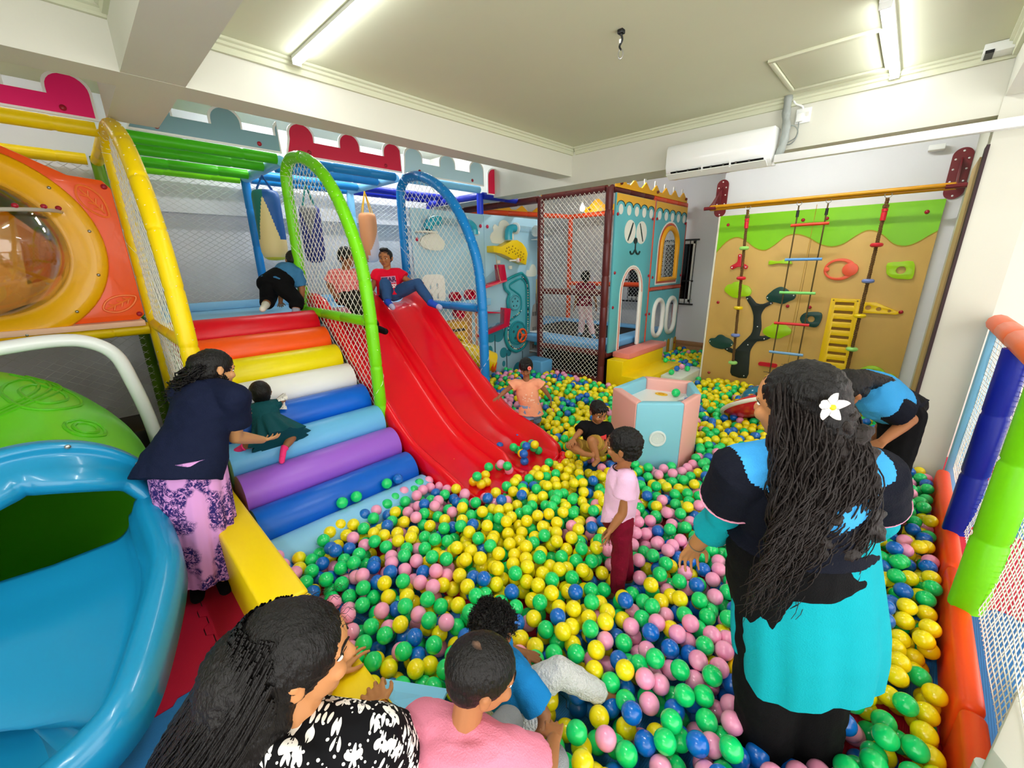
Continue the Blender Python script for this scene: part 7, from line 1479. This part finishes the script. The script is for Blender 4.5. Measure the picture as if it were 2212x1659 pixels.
# girl in the cage
P = figure('person', 'child in dark red top and pale pink trousers standing on the trampoline', 'cage', .66, .18, tuple(AWAY + RIGHT * .4), SK3, 1.0, .006, False, .5, .5, hl=.11)
shirt(P, cloth('wine', '#7a1a30'), .014, .5, .05, 1.08, 'top'); pants(P, floral_mat('pale_pink_print', '#eec6c6', '#d79aa4', 22, .25), .016, 1.93, flare=1.15); socks(P, [mat('sock_sky', '#7fb6e0', .85)], .006, .2)
hair_short(P, 1.05, .47, .02, .005, extra=lambda mb, HP, h, HM: mb.ell(HP(.2, -.3, .42), (.2 * h, .2 * h, .2 * h)))
# woman leaning on the bench
P = figure('person', 'woman in black and white floral blouse leaning on the yellow bench', 'floral', 1.0, .225, (.34, .88, -.10), SK1, 1.10, .005, True, .25, .95, nR=(.2, .2, -1), nL=(.1, .1, -1), tR=(-.5, .6, 0), tL=(.7, .5, 0), hl=.165, handspread=.2)
J = P['J']
shirt(P, floral_mat('floral_black', '#0c0c0f', '#f2efe8', 27, .40), .024, .95, .05, 1.05, 'blouse', None, .007, 1.2, .95, (.006, 11), .8)
pants(P, C_black, .02, 1.93)
bk = (-P['hfw'] - RIGHT * .25).normalized()
def ex(mb, HP, h, HM):
    mb.ell(HP(-.02, -.18, .08), (.46 * h, .50 * h, .48 * h), HM, 20, 14); cap_(mb, HP(0, -.42, -.05), HP(0, -.52, -.75), .105, .115, 14); cap_(mb, HP(-.2, -.42, -.2), HP(-.35, -.55, -1.35), .10, .11, 14); cap_(mb, HP(.05, -.45, -.3), HP(-.05, -.6, -1.5), .10, .10, 14)
hair_short(P, 1.10, .47, .08, .004, extra=ex)
rg = random.Random(21); roots = []
for i in range(900):
    a = rg.uniform(-1.9, 1.5); z = rg.uniform(-.25, .5); rr = math.sqrt(max(.05, 1 - ((z - .08) / .52) ** 2)); d = V3(P['hr'] * math.sin(a) * .48 - P['hfw'] * (math.cos(a) * .52 + .18)) ; roots.append((P['c'] + P['h'] * (P['hr'] * math.sin(a) * .47 * rr - P['hfw'] * (.18 + .5 * rr * math.cos(a)) + P['hup'] * z), -UPZ * .7 - P['hfw'] * .5 + P['hr'] * math.sin(a) * .3))
strands(P, roots, HAIR, 'hair_locks', .55, .0028, 22, .007, 2., lambda q, s, g: (-UPZ - P['hfw'] * .45 - RIGHT * .22).normalized(), 14)
strands(P, [(P['HP'](rg.uniform(-.3, .4), rg.uniform(-.2, .35), .44), P['hfw'] * .6 + UPZ * .8) for _ in range(50)], HAIR, 'stray_hairs', .06, .0006, 23, .006, 2, lambda q, s, g: (P['hfw'] * .8 - UPZ * .2).normalized(), 8)
br_ = J['elR'].lerp(J['wrR'], .95); d = (J['wrR'] - J['elR']).normalized(); u = d.orthogonal().normalized(); v = d.cross(u); MB().tube([br_ + .031 * (math.cos(a) * u + math.sin(a) * v) for a in [k * PI / 12 for k in range(24)]], .0022, 6, closed=True).build('bracelet', mat('gold', '#c9963a', .25, metal=1.), P['t'])
# boy in rose T-shirt on the bench
P = figure('person', 'boy in rose T-shirt and grey jeans sitting on the bench, seen from above behind', 'rosekid', .72, .185, (.45, .80, -.30), SK2, 1.04, .005, True, .5, .5, nL=(0, 0, -1), nR=(0, 0, -1), tL=(.8, .3, 0), tR=(-.8, .3, 0), hl=.115)
J = P['J']; ts_ = shirt(P, cloth('rose', '#d87f96', var=.06), .016, .66, .04, 1.05, 'shirt', None, .006, 1.25, 1.35, (.005, 14))
sh_, el_ = J['shL'], J['elL']; dS = (el_ - sh_).normalized(); nS = (V3((0, 0, 1.88)) - sh_.lerp(el_, .35)).normalized(); uS = dS.cross(nS).normalized(); wS = nS.cross(uS)
decal_text(P, ts_, 'Zoo', mat('print_plum', '#5a2450', .7), sh_.lerp(el_, .36), -dS, uS if (-dS).cross(uS).dot(nS) > 0 else -uS, .05, 'lettering', .004, .001, .2)
pants(P, cloth('grey_jeans', '#85888c', .85, .5, 260, .22), .014, 1.93, 'jeans', wr=(.007, 16)); hair_short(P, 1.03, .485, .0, .002)
wh = MB()
for q in range(40):
    a = q * 2 * PI / 40; c0 = P['HP'](.05, -.22, .525); wh.tube([c0, c0 + .016 * (P['hr'] * math.cos(a) - P['hfw'] * math.sin(a)) - P['hup'] * .004], [.0008, .0003], 4, caps=False)
wh.build('hair_whorl', mat('scalp', '#6e5240', .6), P['t'], recalc=False)
PEOPLE_DISCS += [(-.70, .72, .04), (-.62, .74, .04), (-.50, .66, .04)]
# curly boy sitting beyond him
P = figure('person', 'curly-haired boy in blue T-shirt and white trousers sitting in the balls', 'curlykid', .66, .185, (-.2, .9, -.25), SK3, 1.02, .005, False, .6, .6, nR=(-.2, 0, -1), tR=(-.5, -.6, 0), nL=(0, 0, -1), tL=(.8, .2, 0), hl=.112)
J = P['J']; shirt(P, cloth('azure', '#1c7fc4'), .015, .70, .03, 1.04, 'shirt', None, .006, 1.25, 1.0, (.005, 14)); pants(P, cloth('white_crinkle', '#d6d8d8', .85, 1.2, 120), .018, 1.93, 'trousers', wr=(.007, 20), voxel=.006)
hair_short(P, 1.04, .47, .0, .012)
rg = random.Random(31); strands(P, [(P['HP'](.40 * math.sin(a) * math.cos(b), -.06 - .44 * math.cos(a) * math.cos(b), .12 + .40 * math.sin(b)), P['hr'] * math.sin(a) - P['hfw'] * math.cos(a) + UPZ * math.sin(b)) for a, b in [(rg.uniform(-2.2, 2.2), rg.uniform(-.3, 1.5)) for _ in range(520)]], HAIR, 'curls', .028, .0024, 32, .006, 3., lambda q, s, g: V3((g.uniform(-1, 1), g.uniform(-1, 1), g.uniform(-1, .6))).normalized(), 8)
PEOPLE_DISCS += [(-.83, .82, .11), (-.70, 1.03, .03), (-.62, 1.12, .03), (-.73, .80, .03)]
# person outside the net
P = figure('person', 'person in dark clothes outside the net with one bent elbow showing', 'outside', 1.0, .22, (-.8, .1, 0), SK3, 1.05, .007, False, .6, .5, hl=.165)
shirt(P, cloth('dark_blue', '#141a30'), .022, .5, .1, 1.1, 'shirt'); pants(P, C_black, .02, 1.93); hair_short(P, 1.05)
for s in 'LR':
    mb = MB(); cap_(mb, P['J']['an' + s] - UPZ * .01, P['J']['to' + s], .05, .042); remesh(mb, .006, 1, 'shoe', mat('shoe_white', '#f0f0ee', .5), P['t'])
# ================================================================ BALLS
BR = .0395
BC = {'yellow': '#fbe510', 'green': '#12d470', 'blue': '#0a68c8', 'pink': '#f9a0c6'}
MBALL = {k: mat('ball_' + k, v, .22, spec=.55, coat=.25) for k, v in BC.items()}
try: PEOPLE_DISCS
except NameError: PEOPLE_DISCS = []
def inpoly(x, y, P):
    c = False; j = len(P) - 1
    for i in range(len(P)):
        if (P[i][1] > y) != (P[j][1] > y) and x < (P[j][0] - P[i][0]) * (y - P[i][1]) / (P[j][1] - P[i][1]) + P[i][0]: c = not c
        j = i
    return c
def support(x, y):
    """height of the fixed things under a ball centre (None: no ball here)"""
    if y < .455 + BR or x > .43 - BR or x < -4.5 or y > 7.66: return None
    if x > .215 - BR and y > 4.48 - BR: return None
    if x > -2.02 - BR and y > 6.165 - BR: return None
    if y < 1.66 + BR and x < -2.42:
        if y > 1.645: return None if x < -2.42 else .013
        if x < -2.62: return None
        return .225 - (x + 2.60) * .75 if x < -2.5 else .15
    if 1.66 <= y <= 2.98 and x < -2.0:
        if x < -2.62: return ('under', .013)
        if x < -2.0 and 1.70 < y < 2.95: return None
    if x < -3.20 and y < 2.98: return ('under', .013)
    if inpoly(x, y, [(-1.46, 2.97), (-1.10, 3.25), (-1.10, 3.65), (-1.34, 4.04), (-1.86, 3.91), (-1.89, 3.26)]): return None
    if 4.98 < y and x < -2.95: return None
    if 5.0 - BR < y < 6.36 and x < -2.32: return None
    if 5.46 < y < 6.34 and -2.36 < x < -2.0: return None
    if 4.68 < y < 5.04 and x < -3.84: return None
    if x < -4.55: return None
    for px_, py_, pr_ in PEOPLE_DISCS:
        if (x - px_) ** 2 + (y - py_) ** 2 < (pr_ + BR * .6) ** 2: return None
    return .013
cells = {}
balls = []
CS = BR * 2
def rest(x, y, base):
    z = base + BR; ci, cj = int(x // CS), int(y // CS)
    for i in (ci - 1, ci, ci + 1):
        for j in (cj - 1, cj, cj + 1):
            for (a, b, c) in cells.get((i, j), ()):
                d = (a - x) ** 2 + (b - y) ** 2
                if d < CS * CS:
                    t = c + math.sqrt(CS * CS - d)
                    if t > z: z = t
    return z
def put_ball(x, y, z): cells.setdefault((int(x // CS), int(y // CS)), []).append((x, y, z)); balls.append((x, y, z))
rb = random.Random(11)
def top_at(x, y):
    t = .215 + .03 * math.sin(x * 2.1 + y * 1.3) * math.sin(y * 1.7 - x)
    if y > 6.4: t += .08
    if y < .75: t -= .02
    for q in PEOPLE_DISCS:
        d = math.hypot(x - q[0], y - q[1])
        if d < q[2] + .12: t -= .03
    return t
N_DROP = 30000; fails = 0
for n in range(N_DROP):
    x0, y0 = rb.uniform(-4.5, .46), rb.uniform(.45, 7.7); best = None
    for k in range(7):
        x, y = x0 + rb.uniform(-.05, .05), y0 + rb.uniform(-.05, .05); s = support(x, y)
        if s is None: continue
        und = isinstance(s, tuple); z = rest(x, y, s[1] if und else s)
        lim = .15 if und else top_at(x, y)
        if z > lim: continue
        if best is None or z < best[2]: best = (x, y, z)
    if best: put_ball(*best); fails = 0
    else: fails += 1
    if fails > 900: break
def bcol_at(x, y, r):
    v = r.random() + .22 * math.sin(3.1 * x + 1.7 * y) + .15 * math.sin(5.3 * y - 2.2 * x)
    if v < .36: return 'yellow'
    if v < .66: return 'green'
    if v < .84: return 'blue'
    return 'pink' if r.random() < .8 else 'green'
cols = [bcol_at(x, y, rb) for x, y, z in balls]
# the ball itself: glossy shell with a faint moulding seam
pm = MB(); pm.ell((0, 0, 0), BR, n=28, m=18)
protos = {}
def new_ball(c, p, lab, grp, name='ball'):
    if c not in protos:
        o = pm.build(name, MBALL[c], smooth=180); protos[c] = o
    else: o = protos[c].copy(); COL.objects.link(o)
    o.location = p; o.rotation_euler = (rb.uniform(0, 3), rb.uniform(0, 3), rb.uniform(0, 3))
    return tag(o, lab, 'ball', grp)
# single balls resting on things
def slide_z(x, y):
    best = min(LP, key=lambda p: abs(p.x - x)); s = LP.index(best) / (NS - 1) if best in LP else 1
    return best.z - .165 * (1 - .55 * max(0, (s - .80) / .20) ** 1.5)
singles = [('green', (-2.83, .98, .41), 'green ball at the foot of the lowest blue roll, lower of the two greens'), ('green', (-2.80, 1.12, .40), 'green ball at the foot of the lowest blue roll, upper of the two greens'),
           ('blue', (-2.775, 1.38, .385), 'blue ball lying on the foot of the rainbow steps'), ('green', (-2.79, 1.30, .39), 'green ball beside the blue one on the rainbow steps')]
singles = [('green', 2.0, .985), ('green', 2.0, 1.09), ('green', 2.0, 1.335), ('blue', 2.0, 1.43)]
lbs = ['green ball on the rainbow steps, lowest of three', 'green ball on the rainbow steps, middle of three', 'green ball on the rainbow steps next to a blue one', 'blue ball lying on the foot of the rainbow steps']
for (c, _, y), lb in zip(singles, lbs): new_ball(c, (-2.615, y, .268), lb, 'balls on the rainbow steps')
new_ball('green', (-1.42, 3.74, .67), 'pale green ball in the well of the hexagonal table', 'balls in the table well')
new_ball('blue', (-1.235, 3.56, .67), 'blue ball in the well of the hexagonal table', 'balls in the table well')
new_ball('green', (-2.56, 6.18, .375), 'green ball on the yellow step block', 'balls on the foam blocks')
for i, (c, x, y) in enumerate((('green', -2.22, 5.60), ('blue', -2.25, 5.86), ('pink', -2.24, 6.02), ('green', -2.13, 5.95), ('blue', -2.2, 6.15))):
    new_ball(c, (x, y, .355), ('green ball on the near end of the white block', 'blue ball midway on the white foam block', 'pink ball on the white foam block', 'green ball at the front edge of the white block', 'blue ball at the far end of the white block')[i], 'balls on the foam blocks')
new_ball('blue', (-3.02, 3.02, .52), 'blue ball caught between the red slide and the blue arch', 'balls near the blue arch')
for i in range(22):
    right = i < 12
    for _ in range(60):
        x, y = (rb.uniform(-2.42, -2.22), rb.uniform(2.43, 2.80)) if right else (rb.uniform(-2.34, -2.18), rb.uniform(1.90, 2.30)); z = rest(x, y, slide_z(x, y) + .004)
        if z < slide_z(x, y) + .1 + .05 * (i % 2): break
    cells.setdefault((int(x // CS), int(y // CS)), []).append((x, y, z))
    c = (('green', 'blue', 'green', 'yellow', 'green', 'blue') if right else ('yellow', 'green', 'yellow', 'pink', 'green'))[i % (6 if right else 5)]
    new_ball(c, (x, y, z), f'{c} ball stranded at the end of the ' + ('far' if right else 'near') + ' slide lane', c + ' balls at the end of the ' + ('far' if right else 'near') + ' slide lane')
# the nearest visible balls become objects of their own, the rest one mass
C0 = Vector((0, 0, 1.88)); bpy.context.view_layer.update(); dg = bpy.context.evaluated_depsgraph_get()
cand = []
for i, (x, y, z) in enumerate(balls):
    p = Vector((x, y, z)); v = p - C0; dz_ = v.dot(Fw)
    if dz_ < .3: continue
    u_, v_ = v.dot(R2) / dz_ * 880 + 1106, v.dot(D2) / dz_ * 880 + 829.5
    if not (-10 < u_ < 2222 and 0 < v_ < 1668): continue
    cand.append((dz_, i))
cand.sort(); near = set(); tries = 0
for d_, i in cand:
    if len(near) >= 268 or tries > 2500: break
    tries += 1; p = Vector(balls[i]); dirv = (p - C0); L = dirv.length; dirv.normalize()
    blocked = 0; u = dirv.orthogonal().normalized(); w_ = dirv.cross(u); cellhit = 0
    for k in range(5):
        o_ = Vector((0, 0, 0)) if k == 4 else (u * math.cos(k * PI / 2) + w_ * math.sin(k * PI / 2)) * BR * .6
        tgt = p + o_; dd = (tgt - C0); Lk = dd.length; dd.normalize()
        hit, loc, *_r = sc.ray_cast(dg, C0 + dd * .05, dd, distance=Lk - .05 - BR)
        if hit: blocked += 1; continue
        b = False
        ci, cj = int(balls[i][0] // CS), int(balls[i][1] // CS)
        for a_ in range(ci - 2, ci + 3):
            for b_ in range(cj - 2, cj + 3):
                for q in cells.get((a_, b_), ()):
                    if q == balls[i]: continue
                    qv = Vector(q) - C0; t_ = qv.dot(dd)
                    if t_ < Lk - .01 and (qv - dd * t_).length < BR: b = True
        if b: cellhit += 1
    if blocked <= 2 and blocked + cellhit <= 3: near.add(i)
for i in sorted(near):
    c = cols[i]; new_ball(c, balls[i], f'glossy {c} ball among those nearest the camera in the pit', c + ' pit balls nearest the camera')
rest_i = [i for i in range(len(balls)) if i not in near]
me = bpy.data.meshes.new('pit_balls'); me.from_pydata([balls[i] for i in rest_i], [], [])
ca = me.attributes.new('ballcol', 'FLOAT_COLOR', 'POINT'); ca.data.foreach_set('color', [x for i in rest_i for x in lin(BC[cols[i]])])
po = bpy.data.objects.new('pit_balls', me); COL.objects.link(po); tag(po, 'the mass of mixed coloured balls filling the pit farther back', 'balls', kind='stuff')
def translucent(m):
    nt = m.node_tree; b = nt.nodes['Principled BSDF']; o = nt.nodes['Material Output']; t = nt.nodes.new('ShaderNodeBsdfTranslucent'); mx = nt.nodes.new('ShaderNodeMixShader'); mx.inputs[0].default_value = .22
    ln = [l for l in nt.links if l.to_socket == b.inputs['Base Color']]
    if ln: nt.links.new(ln[0].from_socket, t.inputs['Color'])
    else: t.inputs['Color'].default_value = b.inputs['Base Color'].default_value
    nt.links.new(b.outputs[0], mx.inputs[1]); nt.links.new(t.outputs[0], mx.inputs[2]); nt.links.new(mx.outputs[0], o.inputs['Surface'])
bmx = bpy.data.materials.new('ball_mixed'); bmx.use_nodes = True; nt = bmx.node_tree; b = nt.nodes['Principled BSDF']; at_ = nt.nodes.new('ShaderNodeAttribute'); at_.attribute_type = 'INSTANCER'; at_.attribute_name = 'ballcol'
nt.links.new(at_.outputs['Color'], b.inputs['Base Color']); b.inputs['Roughness'].default_value = .22; b.inputs['Specular IOR Level'].default_value = .55; b.inputs['Coat Weight'].default_value = .25; b.inputs['Coat Roughness'].default_value = .08
ng = bpy.data.node_groups.new('pit_balls', 'GeometryNodeTree'); ng.interface.new_socket('Geometry', in_out='INPUT', socket_type='NodeSocketGeometry'); ng.interface.new_socket('Geometry', in_out='OUTPUT', socket_type='NodeSocketGeometry')
gi, go = ng.nodes.new('NodeGroupInput'), ng.nodes.new('NodeGroupOutput'); mp = ng.nodes.new('GeometryNodeMeshToPoints'); ip = ng.nodes.new('GeometryNodeInstanceOnPoints'); us = ng.nodes.new('GeometryNodeMeshUVSphere'); sh = ng.nodes.new('GeometryNodeSetShadeSmooth'); sm_ = ng.nodes.new('GeometryNodeSetMaterial')
us.inputs['Radius'].default_value = BR; us.inputs['Segments'].default_value = 22; us.inputs['Rings'].default_value = 14; sm_.inputs['Material'].default_value = bmx
me.materials.append(bmx)
L_ = ng.links.new
L_(gi.outputs[0], mp.inputs['Mesh']); L_(mp.outputs[0], ip.inputs['Points']); L_(us.outputs[0], sh.inputs[0]); L_(sh.outputs[0], sm_.inputs['Geometry']); L_(sm_.outputs[0], ip.inputs['Instance']); L_(ip.outputs[0], go.inputs[0])
po.modifiers.new('balls', 'NODES').node_group = ng
print('BALLS', len(balls), 'near', len(near))
